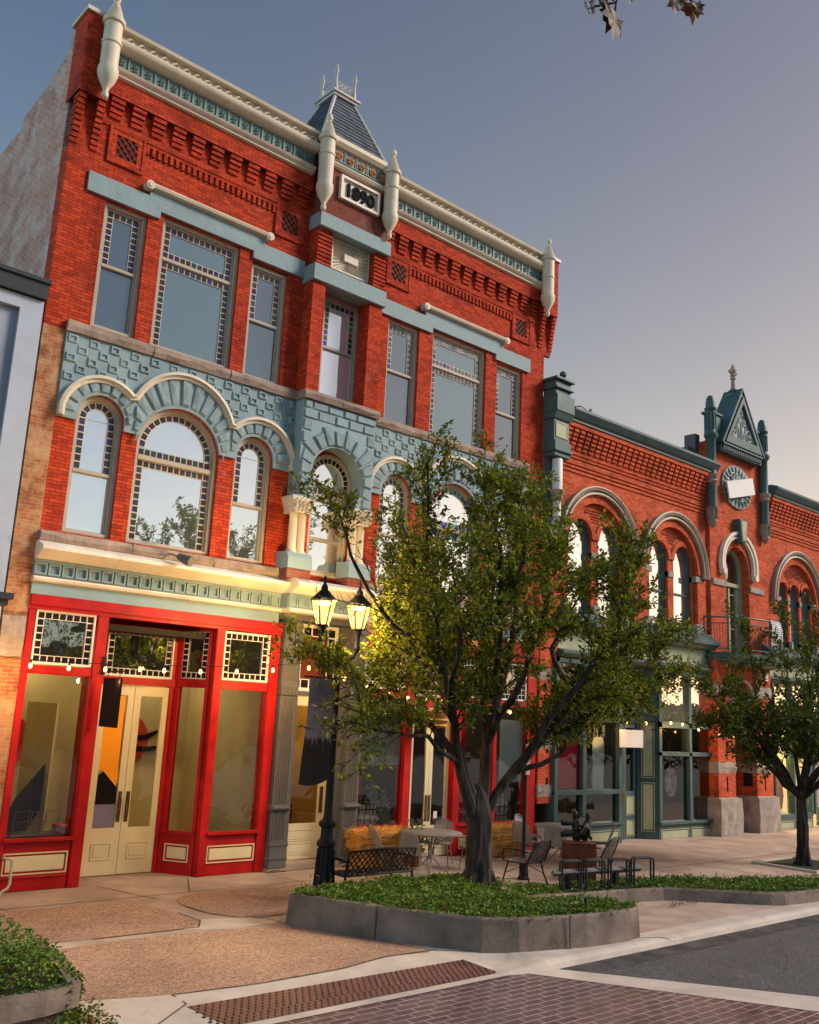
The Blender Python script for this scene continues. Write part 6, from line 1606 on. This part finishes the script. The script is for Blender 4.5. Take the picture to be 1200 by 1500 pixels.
# hay bales
def bale(x0, x1, y0, y1, z0, z1, label, seed):
    t = thing('hay_bale', label, 'hay bale', ((x0+x1)/2, (y0+y1)/2, z0), 'hay bales outside the red shop'); r = random.Random(seed)
    bm = bmesh.new(); bmesh.ops.create_cube(bm, size=1); bmesh.ops.subdivide_edges(bm, edges=bm.edges[:], cuts=6, use_grid_fill=True)
    for v in bm.verts:
        c = v.co; L = c.length; c *= 1-.10*max(0, (L-.62)); v.co = Vector((c.x*(x1-x0), c.y*(y1-y0), (c.z)*(z1-z0)))+rv(r, .012)
        v.co.z += (z1-z0)/2
    me = bpy.data.meshes.new('bale'); bm.to_mesh(me); bm.free(); me.materials.append(MAT['hay']); o = bpy.data.objects.new('bale', me); C.objects.link(o); o.parent = t
    for p in me.polygons: p.use_smooth = True
    m = M(); cx, cy = (x0+x1)/2, (y0+y1)/2
    for k in range(1500):
        f = r.choice('ftlrt'); u, w_ = r.uniform(-.5, .5), r.uniform(0, 1)
        if f == 'f': p = Vector((cx+u*(x1-x0), y0+.01, z0+w_*(z1-z0))); d = Vector((r.uniform(-1, 1), -.25, r.uniform(-.45, .35)))
        elif f == 't': p = Vector((cx+u*(x1-x0), y0+w_*(y1-y0), z1-.01)); d = Vector((r.uniform(-1, 1), r.uniform(-.7, .4), .25))
        else: p = Vector((x0+.01 if f == 'l' else x1-.01, y0+w_*(y1-y0), z0+r.random()*(z1-z0))); d = Vector((-.3 if f == 'l' else .3, r.uniform(-1, 1), r.uniform(-.4, .3)))
        leaf(m, p, r.uniform(.07, .16), .008, d, Vector((0, -1, .4)), .1)
    m.build('straw', 'drygrass', t)
    m = M()
    for zz in (.33, .66): m.tube([(x0-.004, y0-.006, z0+(z1-z0)*zz), (x1+.004, y0-.006, z0+(z1-z0)*zz)], .005, 4)
    m.build('twine', 'rust', t); return t
bale(12.42, 13.68, -.62, -.12, 0., .36, 'golden hay bale on the ground under the left shop window, lower of two', 1); bale(12.30, 13.66, -.66, -.10, .35, .70, 'golden hay bale stacked on top of another beside the grey pilaster', 2)
bale(15.95, 17.1, -.62, -.1, 0, .34, 'golden hay bale on the ground behind the trunk of the big tree', 3); bale(16.1, 17.3, -.6, -.1, .33, .64, 'golden hay bale stacked behind the chairs of the far table', 4)
# lattice backed bench
def bench(x0, x1, y, label):
    t = thing('park_bench', label, 'bench', (x0, y, 0)); yb, yt = y-.12, y-.2
    f = M(); z0, z1 = .42, .80
    def P(u, z): return (x0+(x1-x0)*u, yb+(yt-yb)*(z-z0)/(z1-z0), z)
    f.tube([P(0, z0), P(0, z1), P(.5, z1+.02), P(1, z1), P(1, z0), P(0, z0)], .022, 6); f.build('back_frame', 'black', t)
    l = M(); n = 13
    for k in range(-4, n+1):
        a, b = k/n, (k+3.4)/n
        for u0, u1 in ((a, b), (b, a)):
            pts = []
            for i in range(9):
                q = i/8; u = u0+(u1-u0)*q
                if 0 <= u <= 1: pts.append(P(u, z0+(z1-z0)*q))
            if len(pts) > 1: l.tube(pts, .011, 5)
    l.build('backrest', 'black', t)
    s = M()
    for k in range(6): s.box(x0, x1, y-.06+k*.075, y-.01+k*.075, .41, .435)
    s.build('seat', 'black', t)
    for x in (x0, x1):
        a = M(); a.tube([(x, yt+.02, .64), (x, y+.12, .66), (x, y+.36, .62), (x, y+.42, .50), (x, y+.42, 0)], .022, 6); a.tube([(x, yb, .45), (x, y-.16, 0)], .022, 6); a.tube([(x, yb, .42), (x, y+.4, .42)], .018, 6); a.build('leg', 'black', t)
    return t
bench(9.98, 11.42, -3.0, 'black iron bench with a lattice back between the lamp post and the tree')
# sign pole
s = thing('sign_pole', 'thin black pole with a narrow white sign seen edge on, beside the tree', 'sign post', (14.62, -2.8, 0))
m = M(); m.lathe(14.64, -2.8, [(.12, 0), (.12, .03), (.085, .06), (.08, .34), (.055, .4), (.042, .45), (.036, 2.62), (.02, 2.66)], 12); m.build('pole', 'black', s)
m = M(); m.box(14.60, 14.69, -2.86, -2.83, 1.96, 2.55); m.build('sign_plate', 'whitep', s)
# statue on its rusty pedestal
sp = thing('pedestal', 'rusty steel box pedestal under the bronze statue', 'pedestal', (14.95, -3.9, 0))
cx_, cy_ = 14.95, -3.9
m = M(); m.bbox(cx_-.28, cx_+.28, cy_-.25, cy_+.25, 0, .80, .008); m.build('box', 'rust', sp)
m = M(); m.box(cx_-.29, cx_+.29, cy_-.26, cy_+.26, .80, .815); m.build('cap', 'rust', sp)
sp.rotation_euler = (0, 0, rad(-41))
def skin_figure(name, joints, edges, mt, parent=None, lvl=2):
    me = bpy.data.meshes.new(name); me.from_pydata([j[0] for j in joints], edges, []); o = bpy.data.objects.new(name, me); C.objects.link(o); o.parent = parent
    me.materials.append(MAT[mt])
    sk = o.modifiers.new('skin', 'SKIN'); sk.use_smooth_shade = True
    lay = me.skin_vertices[0].data if me.skin_vertices else None
    if lay is None:
        bpy.context.view_layer.objects.active = o; bpy.ops.object.select_all(action='DESELECT'); o.select_set(True); bpy.ops.mesh.customdata_skin_add(); lay = me.skin_vertices[0].data
    for v, j in zip(lay, joints): v.radius = (j[1], j[1]); 
    lay[0].use_root = True
    sb = o.modifiers.new('sub', 'SUBSURF'); sb.levels = sb.render_levels = lvl; return o
st = thing('bronze_statue', 'dark bronze statue of two small figures reaching out to the left', 'statue', (14.95, -3.9, .815))
J = [((-.06, 0, 0.0), .15), ((-.06, 0, .12), .13), ((-.07, 0, .24), .12), ((-.09, 0, .33), .10), ((-.1, 0, .385), .05), ((-.12, 0, .45), .088), ((-.12, 0, .54), .075),
     ((-.2, -.06, .33), .05), ((-.32, -.10, .315), .045), ((-.46, -.12, .31), .04), ((-.02, -.1, .3), .05), ((-.18, -.16, .2), .042), ((-.34, -.18, .13), .042), ((-.48, -.18, .12), .04)]
skin_figure('figure', J, [(0, 1), (1, 2), (2, 3), (3, 4), (4, 5), (5, 6), (3, 7), (7, 8), (8, 9), (3, 10), (10, 11), (11, 12), (12, 13)], 'bronze', st)
J = [((.14, .03, 0), .12), ((.15, .02, .14), .11), ((.17, .02, .26), .10), ((.2, .02, .34), .07), ((.23, .01, .385), .045), ((.22, 0, .45), .078), ((.22, 0, .52), .065),
     ((.1, -.1, .26), .045), ((-.02, -.17, .16), .042), ((-.12, -.2, .1), .04), ((.27, -.02, .2), .045), ((.25, -.12, .09), .04), ((.3, -.2, .08), .035)]
skin_figure('figure', J, [(0, 1), (1, 2), (2, 3), (3, 4), (4, 5), (5, 6), (2, 7), (7, 8), (8, 9), (2, 10), (10, 11), (11, 12)], 'bronze', st)
m = M(); m.tube([(14.95-.5, -4.06, .815+.33), (14.95-.3, -4.0, .815+.33)], .055, 10); m.tube([(14.95-.52, -4.10, .815+.13), (14.95-.2, -4.06, .815+.16)], .05, 10); m.tube([(14.8, -4.1, .93), (15.1, -4.12, .99)], .035, 8); m.build('scroll', 'bronze', st)
st.scale = (.72, .72, 1.05); st.rotation_euler = (0, 0, rad(-41))
# bike rack
bk = thing('bike_rack', 'black bike rack of four square double hoops on a beam in the low curb bed', 'bike rack', (14.3, -5.0, .2))
def hoop(x0, x1, y0, y1):
    m = M(); r = .06; zt, zb = .70, .235
    for dy in (-.06, .06):
        pts = []
        for cx, cz, a0 in ((x1-r, zt-r, 0), (x0+r, zt-r, 90), (x0+r, zb+r, 180), (x1-r, zb+r, 270)):
            for k in range(5): a = rad(a0+k*22.5); pts.append((cx+r*cos(a), y0+dy, cz+r*sin(a)))
        pts.append(pts[0])
        pts = [(p[0]+dy*.7, p[1]+(y1-y0)*((p[0]-x0)/(x1-x0)), p[2]) for p in pts]
        m.tube(pts, .018, 6)
    m.build('hoop', 'black', bk)
for x0, x1, ya, yb_ in ((13.25, 13.66, -4.86, -4.94), (13.77, 14.18, -4.96, -5.04), (14.33, 14.76, -5.06, -5.14), (14.9, 15.38, -5.14, -5.22)): hoop(x0, x1, ya, yb_)
m = M(); m.tube([(13.15, -4.76, .50), (15.2, -5.08, .50)], .055, 4); m.build('beam', 'grey', bk)
for x, y in ((13.5, -4.82), (14.6, -4.99)): m = M(); m.box(x-.05, x+.05, y-.04, y+.04, .12, .46); m.build('post', 'black', bk)
# ------------------------------------------------------------------ trees
def limb_path(a, b, n, wig, r, sag=0.):
    a, b = Vector(a), Vector(b); L = (b-a).length; pts = []; off = Vector((0, 0, 0))
    for i in range(n+1):
        t = i/n
        if 0 < i < n: off = off*.6+rv(r, wig*L)
        pts.append(a+(b-a)*t+off*sin(PI*t)+Vector((0, 0, sag*L*sin(PI*t))))
    return pts
def at(pts, t):
    f = t*(len(pts)-1); i = min(int(f), len(pts)-2); return pts[i]+(pts[i+1]-pts[i])*(f-i), (pts[i+1]-pts[i]).normalized()
def clear_in_view(p):      # leaves and branches dropped where they would hide lamp or banner from the camera
    ax, az = p[0]*11.23/(15.63+p[1]), 3+(p[2]-3)*11.23/(15.63+p[1])
    if 15.2 < ax < 16.9 and 2.45 < az < 3.1: return False      # and where they would hide the shop sign
    if ax < 9.0 and 1. < az < 3.5 and random.random() > .22: return False
    return not (8.0 < p[0]*11.23/(15.63+p[1]) < 9.25 and 4.12 < 3+(p[2]-3)*11.23/(15.63+p[1]) < 5.5)
def tree(name, label, cat, base, trunk, limbs, seed, leafmats, lsz, nsub, ntw, nleaf, r0, sublen=(.5, 1.5), droop=.1, t0=.3):
    """trunk: points with radii; limbs: lists of points, radius at the start; sub-branches, twigs and leaf sprays grow from them"""
    r = random.Random(seed); t = thing(name, label, cat, base)
    tr = M(); NR, NS = 26, 28; tv = []; zs_ = [p[2] for p, q in trunk]
    for i in range(NR+1):
        f = i/NR*(len(trunk)-1); j = min(int(f), len(trunk)-2); g_ = f-j; (p, q), (p2, q2) = trunk[j], trunk[j+1]
        c = Vector(p)*(1-g_)+Vector(p2)*g_; q = q*(1-g_)+q2*g_
        for k in range(NS):
            a = 2*PI*k/NS; rr_ = q*(1+.07*sin(7*a+1.5*sin(i*.35))+.045*sin(13*a+i*.5)+r.uniform(-.03, .03)); tv.append((c.x+rr_*cos(a), c.y+rr_*sin(a), c.z))
    tr.smooth = True; tr.add(tv, [(i*NS+k, i*NS+(k+1) % NS, (i+1)*NS+(k+1) % NS, (i+1)*NS+k) for i in range(NR) for k in range(NS)]); tr.smooth = False

    for k in range(7):      # root flare and bark ridges
        a = 2*PI*k/7+r.uniform(-.2, .2); p, q = trunk[0]; tr.tube([(p[0]+q*1.5*cos(a), p[1]+q*1.5*sin(a), p[2]-.05), (p[0]+q*.8*cos(a), p[1]+q*.8*sin(a), p[2]+.12), (trunk[1][0][0]+trunk[1][1]*.82*cos(a+.2), trunk[1][0][1]+trunk[1][1]*.82*sin(a+.2), trunk[1][0][2])], [q*.35, q*.36, q*.25], 6)
    tr.build('trunk', 'bark', t)
    br = M(); lf = M()
    def spray(pts, dens):
        L = sum((b-a).length for a, b in zip(pts, pts[1:])); n = max(2, int(dens*L))
        for k in range(n):
            q = r.random()**.8; p, d = at(pts, q)
            if not clear_in_view(p): continue
            out = rv(r, 1).normalized()
            s = r.uniform(*lsz); lf.cur = r.choices(range(len(leafmats)), weights=[.5, .36, .14][:len(leafmats)])[0]
            dd = (d*.5+out+Vector((0, 0, .12))).normalized(); leaf(lf, p+out*r.uniform(0, .06), s, s*.62, dd, (Vector((0, 0, 1))+rv(r, .6)), .18)
    paths = []
    for lb, lr in limbs:
        P = [at(paths[p[1]], p[2])[0] if p[0] == 'L' else Vector(p) for p in lb]; pts = []
        for i, (a, b) in enumerate(zip(P, P[1:])):
            seg = limb_path(a, b, 5, .035, r); pts += seg if i == 0 else seg[1:]
        paths.append(pts); n = len(pts); br.tube(pts, [lr*(1-.86*(i/(n-1))**.8) for i in range(n)], 8)
        Lt = sum((b-a).length for a, b in zip(pts, pts[1:]))
        for k in range(int(nsub*Lt)):
            q = t0+(1-t0)*(k+r.random())/int(nsub*Lt); p, d = at(pts, min(.999, q))
            out = rv(r, 1); out = (out-d*out.dot(d)).normalized()
            if not clear_in_view(p): continue
            dirn = (d*r.uniform(.5, 1.0)+out*r.uniform(.5, 1.1)+Vector((0, 0, .28))).normalized(); sl = r.uniform(*sublen)*(1.12-.55*q)
            sp = limb_path(p, p+dirn*sl-Vector((0, 0, droop*sl*sl)), 4, .05, r); rb = max(.007, lr*.28*(1-.75*q)); br.tube(sp, [rb*(1-.2*j) for j in range(5)], 5, False)
            for j in range(int(ntw*sl)+1):
                q2 = .2+.8*r.random(); p2, d2 = at(sp, min(.999, q2)); out = rv(r, 1).normalized(); dr = (d2*.8+out*.8+Vector((0, 0, .3))).normalized(); tl = r.uniform(.18, .5)*(1.1-.4*q2)
                tp = limb_path(p2, p2+dr*tl, 3, .06, r); br.tube(tp, [.007, .006, .005, .003], 4, False); spray(tp, nleaf)
            spray(sp, nleaf*.6)
        spray(pts[int(len(pts)*.55):], nleaf*.8)
    br.build('branches', 'bark', t)
    lf.build('crown', leafmats, t)
    return t, len(lf.f)
TB = (11.72, -4.42, .38)
fork = (11.66, -4.42, 1.55)
trunk = [((11.70, -4.42, .30), .27), ((11.69, -4.42, .6), .215), ((11.68, -4.42, 1.05), .20), ((11.66, -4.42, 1.5), .205), ((11.64, -4.41, 1.80), .13), ((11.63, -4.4, 1.95), .04)]
F1, F2 = (11.58, -4.43, 1.38), (11.74, -4.41, 1.40)
limbs = [
 ([F1, (10.9, -4.6, 2.5), (10.45, -4.8, 3.4), (10.1, -4.9, 4.4), (9.35, -4.8, 5.9)], .105),
 ([('L', 0, .22), (10.2, -4.5, 3.0), (9.2, -4.2, 3.5), (8.4, -3.9, 4.0)], .07),
 ([('L', 0, .2), (10.0, -4.9, 2.7), (9.0, -5.0, 2.75), (7.95, -4.95, 2.88)], .05),
 ([F1, (11.2, -4.3, 2.6), (10.95, -4.0, 4.2), (10.7, -3.9, 5.8), (10.45, -4.1, 7.35)], .095),
 ([('L', 3, .42), (10.3, -3.4, 4.6), (9.7, -3.1, 5.6), (9.25, -3.2, 6.3)], .07),
 ([F2, (11.75, -4.5, 2.7), (11.75, -4.7, 4.3), (11.6, -4.8, 5.8), (11.35, -4.6, 7.1)], .09),
 ([F2, (12.1, -4.1, 2.6), (12.5, -3.7, 4.2), (12.9, -3.5, 5.9), (13.25, -3.7, 7.25)], .095),
 ([('L', 6, .38), (13.0, -3.2, 4.6), (13.9, -2.9, 5.9), (14.45, -3.2, 7.6)], .09),
 ([F2, (12.5, -4.7, 2.4), (13.3, -5.0, 3.3), (14.4, -5.2, 4.6), (15.0, -5.0, 6.0)], .095),
 ([('L', 8, .38), (14.3, -4.7, 3.5), (15.8, -4.5, 4.3), (17.0, -4.4, 4.8)], .08),
 ([F2, (12.6, -4.2, 2.05), (13.5, -4.2, 2.75), (15.0, -4.3, 3.4), (16.4, -4.4, 3.75), (17.55, -4.4, 4.05)], .085),
 ([('L', 10, .2), (13.5, -4.6, 2.45), (14.0, -4.7, 3.0), (14.6, -4.8, 3.5)], .06),
 ([('L', 5, .24), (11.4, -5.6, 3.8), (11.2, -6.2, 4.8), (11.0, -6.3, 5.7)], .08),
 ([('L', 8, .2), (12.6, -5.7, 3.6), (12.9, -6.3, 4.6), (13.1, -6.3, 5.8)], .08),
 ([('L', 5, .3), (12.2, -4.6, 4.6), (12.3, -4.7, 6.0), (12.2, -4.6, 7.0)], .08),
 ([('L', 0, .4), (10.0, -5.5, 3.9), (9.6, -5.8, 4.6), (9.5, -5.8, 5.3)], .06),
 ([('L', 8, .5), (14.4, -3.6, 4.4), (15.4, -3.3, 5.3), (15.9, -3.5, 6.1)], .07),
 ([('L', 3, .38), (10.8, -3.2, 4.1), (11.15, -2.6, 4.7), (11.2, -2.4, 5.3)], .05),
 ([('L', 5, .34), (11.8, -3.4, 4.0), (12.0, -2.7, 4.6), (12.0, -2.5, 5.3)], .05),
 ([('L', 3, .3), (10.9, -3.5, 3.6), (10.9, -2.9, 4.1), (10.95, -2.6, 4.5)], .045),
 ([('L', 3, .42), (11.2, -3.4, 4.4), (11.4, -2.9, 5.0), (11.5, -2.7, 5.6)], .045),
 ([('L', 3, .34), (11.3, -3.3, 3.8), (11.5, -2.9, 4.2), (11.6, -2.6, 4.6)], .045),
 ([('L', 5, .3), (11.4, -3.4, 3.3), (11.2, -2.9, 3.7), (11.1, -2.7, 3.9)], .045),
 ([('L', 3, .5), (11.0, -3.3, 4.7), (11.15, -2.9, 5.2), (11.1, -2.8, 5.7)], .045),
]
print('tree leaves', tree('broadleaf_tree', 'large spreading tree in the long planter, its left side lit yellow by the street lamp', 'tree', TB, trunk, limbs, 21, ['leaf_dk', 'leaf_md', 'leaf_yl'], (.045, .115), 6.8, 7.4, 52, .28)[1])
T2 = (22.6, -4.5)
limbs2 = [([(T2[0], T2[1], 1.5), (T2[0]+dx*.4, T2[1]+dy*.4, 2.4), (T2[0]+dx*.75, T2[1]+dy*.75, 3.3), (T2[0]+dx, T2[1]+dy, z)], .07) for dx, dy, z in
          ((-3.6, -.3, 3.5), (-3.0, .8, 4.1), (-1.9, -1.3, 4.9), (-1.5, .6, 5.6), (-.4, -.8, 5.9), (.5, .5, 6.0), (1.4, -1.0, 5.2), (2.2, .6, 4.8), (2.9, -.2, 4.0), (.2, 2.0, 4.6), (-2.6, -1.6, 3.2), (0, -2.0, 3.8), (2.0, -1.8, 3.6), (-3.2, .2, 2.9))]
print('tree2 leaves', tree('street_tree', 'smaller olive green street tree in a pavement pit at the right edge', 'tree', (T2[0], T2[1], 0), [((T2[0], T2[1], -.02), .16), ((T2[0], T2[1], .4), .13), ((T2[0]+.02, T2[1], 1.1), .12), ((T2[0], T2[1], 1.75), .10)], limbs2, 5, ['leaf_t2', 'leaf_dk'], (.08, .135), 5., 6.5, 36, 0, (.5, 1.3), .1, .26)[1])
m = M(); m.box(21.7, 23.5, -5.2, -3.8, -.05, .012); struct(m.build('tree_pit', 'soil'))
m = M()
for a in ((21.62, 21.7, -5.28, -3.72), (23.5, 23.58, -5.28, -3.72)): m.box(*a, 0, .05)
for a in ((-5.28, -5.2), (-3.8, -3.72)): m.box(21.7, 23.5, a[0], a[1], 0, .05)
struct(m.build('tree_pit_edge', 'concrete2'))
# maple twigs hanging into the top of the view from a branch overhead
def maple_leaf(m, p, s, d, up, r):
    d = d.normalized(); sd = d.cross(up); sd = sd.normalized() if sd.length > 1e-3 else Vector((1, 0, 0)); u = sd.cross(d)
    pr = [(0, 0), (.28, .05), (.5, -.05), (.45, .2), (.62, .42), (.38, .45), (.3, .62), (.14, .6), (.0, 1.0), (-.14, .62), (-.32, .6), (-.38, .42), (-.6, .4), (-.45, .2), (-.5, -.05), (-.26, .06)]
    curl = r.uniform(-.5, .5)
    v = [p+sd*(a*s)+d*(b*s)+u*(s*curl*(a*a+.3*b*b)+s*.1*r.uniform(-1, 1)*abs(a)) for a, b in pr]; c = p+d*(.35*s)
    n = len(v); m.add(v+[c], [(i, (i+1) % n, n) for i in range(n)])
mb = thing('maple_branch', 'overhanging maple twigs with browning leaves at the top of the view', 'branch', (2.9, -13.4, 6.9)); r = random.Random(8)
b, l = M(), M()
b.tube([(1.0, -13.9, 7.4), (2.2, -13.5, 7.15), (3.1, -13.35, 7.0), (4.2, -13.5, 7.0)], [.03, .022, .014, .008], 6)
def twig(p0, p1, leaves):
    b.tube([p0, ((p0[0]+p1[0])/2+.03, (p0[1]+p1[1])/2, (p0[2]+p1[2])/2+.04), p1], [.007, .006, .004], 5)
    for (x, y, z), s, dx, dz, c in leaves:
        l.cur = c; b.tube([p1, (x, y, z)], .003, 4); maple_leaf(l, Vector((x, y, z)), s, Vector((dx, r.uniform(-.3, .3), dz)), Vector((r.uniform(-.4, .4), -1, r.uniform(-.3, .3))), r)
def dirpt(px, py, dist):
    """a point the given distance out along a sight line, used once to find where the twigs hang"""
    x, y = (px-600)/1379.33, (750-py)/1379.33
    v = Vector((.744298+0, -.666052, .048941))*x+Vector((-.176182, -.125137, .976371))*y+Vector((.644189, .735334, .210486)); v.normalize(); v *= dist
    return (v.x, v.y-D, v.z+3)
def hang(pt, pts):
    twig(dirpt(pt[0], -60, 4.6), dirpt(pt[0], pt[1], 4.6), [(dirpt(a, b_, 4.6), s, dx, dz, c) for a, b_, s, dx, dz, c in pts])
hang((903, 4), [(872, 8, .07, -.9, -.35, 1), (885, 4, .085, -.5, -.5, 1), (890, -6, .09, .2, -.6, 1), (902, 16, .15, .0, -1, 0), (900, 18, .12, -.3, -1, 0), (862, 12, .055, -.9, -.5, 0)])
hang((1010, -2), [(992, 0, .085, -.7, -.7, 0), (1014, 4, .10, .15, -1, 0), (1018, 3, .07, .5, -.8, 0), (1000, -10, .08, -.2, -.5, 1)])
hang((925, -14), [(923, -10, .05, .1, -1, 1)])
b.build('twigs', 'bark', mb); l.build('leaves', ['maple', 'maple2'], mb)

# ------------------------------------------------------------------ the other side of the street, seen in the window reflections
fr = M(); r = random.Random(31)
for i in range(34):
    cx, cy, h = -30+i*5.2+r.uniform(-1.5, 1.5), -41+r.uniform(-3, 3), r.uniform(7.5, 11) if i < 16 else r.uniform(4.5, 6.); R = r.uniform(2.6, 3.8)
    for k in range(620):
        v = rv(r, 1)
        if v.length > 1: continue
        p = Vector((cx+v.x*R, cy+v.y*R*.8, h*.58+v.z*h*.42)); s = r.uniform(.3, .6); fr.cur = 0; leaf(fr, p, s, s*.7, rv(r, 1), Vector((0, 0, 1)))
    fr.cur = 1; fr.tube([(cx, cy, 0), (cx, cy, h*.6)], [.25, .12], 7)
tag(fr.build('far_tree_row', ['leaf_dk', 'bark']), 'row of dark street trees across the road, seen mirrored in the windows', 'tree row', None, 'stuff')
ob = M(); r = random.Random(4); x = -40
while x < 200:
    w_ = r.uniform(7, 12); ob.box(x, x+w_-.3, -62, -50, -.1, r.uniform(4.5, 6.5)); x += w_
ob = ob.build('far_shop_row', 'brick_dark'); tag(ob, 'low shops across the road, seen only as reflections', 'building row', None, 'stuff')
g = M(); g.quad((-60, -70, .0), (260, -70, .0), (260, -37, .0), (-60, -37, .0)); struct(g.build('far_pavement', 'asphalt'))
hm = M(); v = []; r = random.Random(2); n = 40
for i in range(n+1):
    x = -700+1400*i/n; v += [(x, -650, -1), (x, -690, 22+30*abs(sin(i*.7))+r.uniform(0, 16)), (x, -760, -1)]
hm.smooth = False; hm.add(v, [(i*3+j, (i+1)*3+j, (i+1)*3+j+1, i*3+j+1) for i in range(n) for j in range(2)])
struct(hm.build('hills', mat('hazy hills', (.16, .18, .20), .9, .2, .01, 0)))

# ------------------------------------------------------------------ camera, sky, sun
cam = bpy.data.cameras.new('camera'); co = bpy.data.objects.new('camera', cam); C.objects.link(co)
rx, up, fw = Vector((0.74429813, -0.66605189, 0.04894052)), Vector((-0.17618229, -0.12513746, 0.97637105)), Vector((0.64418949, 0.73533359, 0.21048612))
mt = Matrix((rx, up, -fw)).transposed().to_4x4(); mt.translation = Vector((0, -15.630839, 3.0)); co.matrix_world = mt
cam.sensor_fit = 'HORIZONTAL'; cam.sensor_width = 36; cam.lens = 36*1379.328/1200; cam.clip_end = 3000; cam.clip_start = .1
bpy.context.scene.camera = co
SUN_EL, SUN_AZ = 42.0, 128.0     # azimuth clockwise from +Y
w = bpy.data.worlds.new('World'); bpy.context.scene.world = w; w.use_nodes = True; nt = w.node_tree; nt.nodes.clear()
out = nt.nodes.new('ShaderNodeOutputWorld'); bg = nt.nodes.new('ShaderNodeBackground'); nt.links.new(bg.outputs[0], out.inputs[0])
sky = nt.nodes.new('ShaderNodeTexSky'); sky.sky_type = 'NISHITA'; sky.sun_disc = False; sky.sun_elevation = rad(SUN_EL); sky.sun_rotation = rad(SUN_AZ); sky.dust_density = SKY[1]; sky.ozone_density = SKY[2]; sky.air_density = SKY[3]
hs = nt.nodes.new('ShaderNodeHueSaturation'); hs.inputs['Saturation'].default_value = SKY[4]; nt.links.new(sky.outputs[0], hs.inputs['Color'])
# tint over the sky: it darkens gently towards the zenith and warms along the horizon
tc = nt.nodes.new('ShaderNodeTexCoord'); sp = nt.nodes.new('ShaderNodeSeparateXYZ'); nt.links.new(tc.outputs['Generated'], sp.inputs[0])
def mm(op, a, b=None):
    k = nt.nodes.new('ShaderNodeMath'); k.operation = op
    for i, v_ in enumerate((a, b)):
        if v_ is None: continue
        if hasattr(v_, 'node'): nt.links.new(v_, k.inputs[i])
        else: k.inputs[i].default_value = v_
    return k.outputs[0]
xl = mm('MAXIMUM', mm('SUBTRACT', -.05, sp.outputs[0]), 0.)  # added brightness in the unseen sky at left, fills the shaded side wall
yc = mm('MINIMUM', mm('ADD', sp.outputs[1], YOFF), 0.)
zc, xc = mm('MAXIMUM', sp.outputs[2], 0.), mm('MINIMUM', mm('MAXIMUM', sp.outputs[0], -.1), .95)
chan = nt.nodes.new('ShaderNodeCombineColor')
for i, (a_, b_, c_) in enumerate(GRAD):
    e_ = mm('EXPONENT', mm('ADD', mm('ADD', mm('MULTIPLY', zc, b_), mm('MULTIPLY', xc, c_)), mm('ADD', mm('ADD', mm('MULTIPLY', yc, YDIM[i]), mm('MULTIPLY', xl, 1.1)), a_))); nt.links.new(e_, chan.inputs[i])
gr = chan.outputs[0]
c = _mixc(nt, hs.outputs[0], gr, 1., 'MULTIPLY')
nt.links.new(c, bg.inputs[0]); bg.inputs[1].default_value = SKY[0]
s = bpy.data.lights.new('sun', 'SUN'); s.energy = SUN_E; s.angle = rad(SUN_ANG); s.color = (1., .90, .80); so = bpy.data.objects.new('sun', s); C.objects.link(so)
d = Vector((sin(rad(SUN_AZ))*cos(rad(SUN_LEL)), cos(rad(SUN_AZ))*cos(rad(SUN_LEL)), sin(rad(SUN_LEL)))); so.rotation_euler = (-d).to_track_quat('-Z', 'Y').to_euler()
sc = bpy.context.scene; sc.view_settings.view_transform = 'Standard'; sc.view_settings.look = 'None'; sc.view_settings.exposure = EXPO; sc.view_settings.gamma = 1
sc.cycles.max_bounces = 8; sc.cycles.transparent_max_bounces = 16; sc.cycles.sample_clamp_indirect = 6
try: sc.cycles.use_denoising = True
except Exception: pass
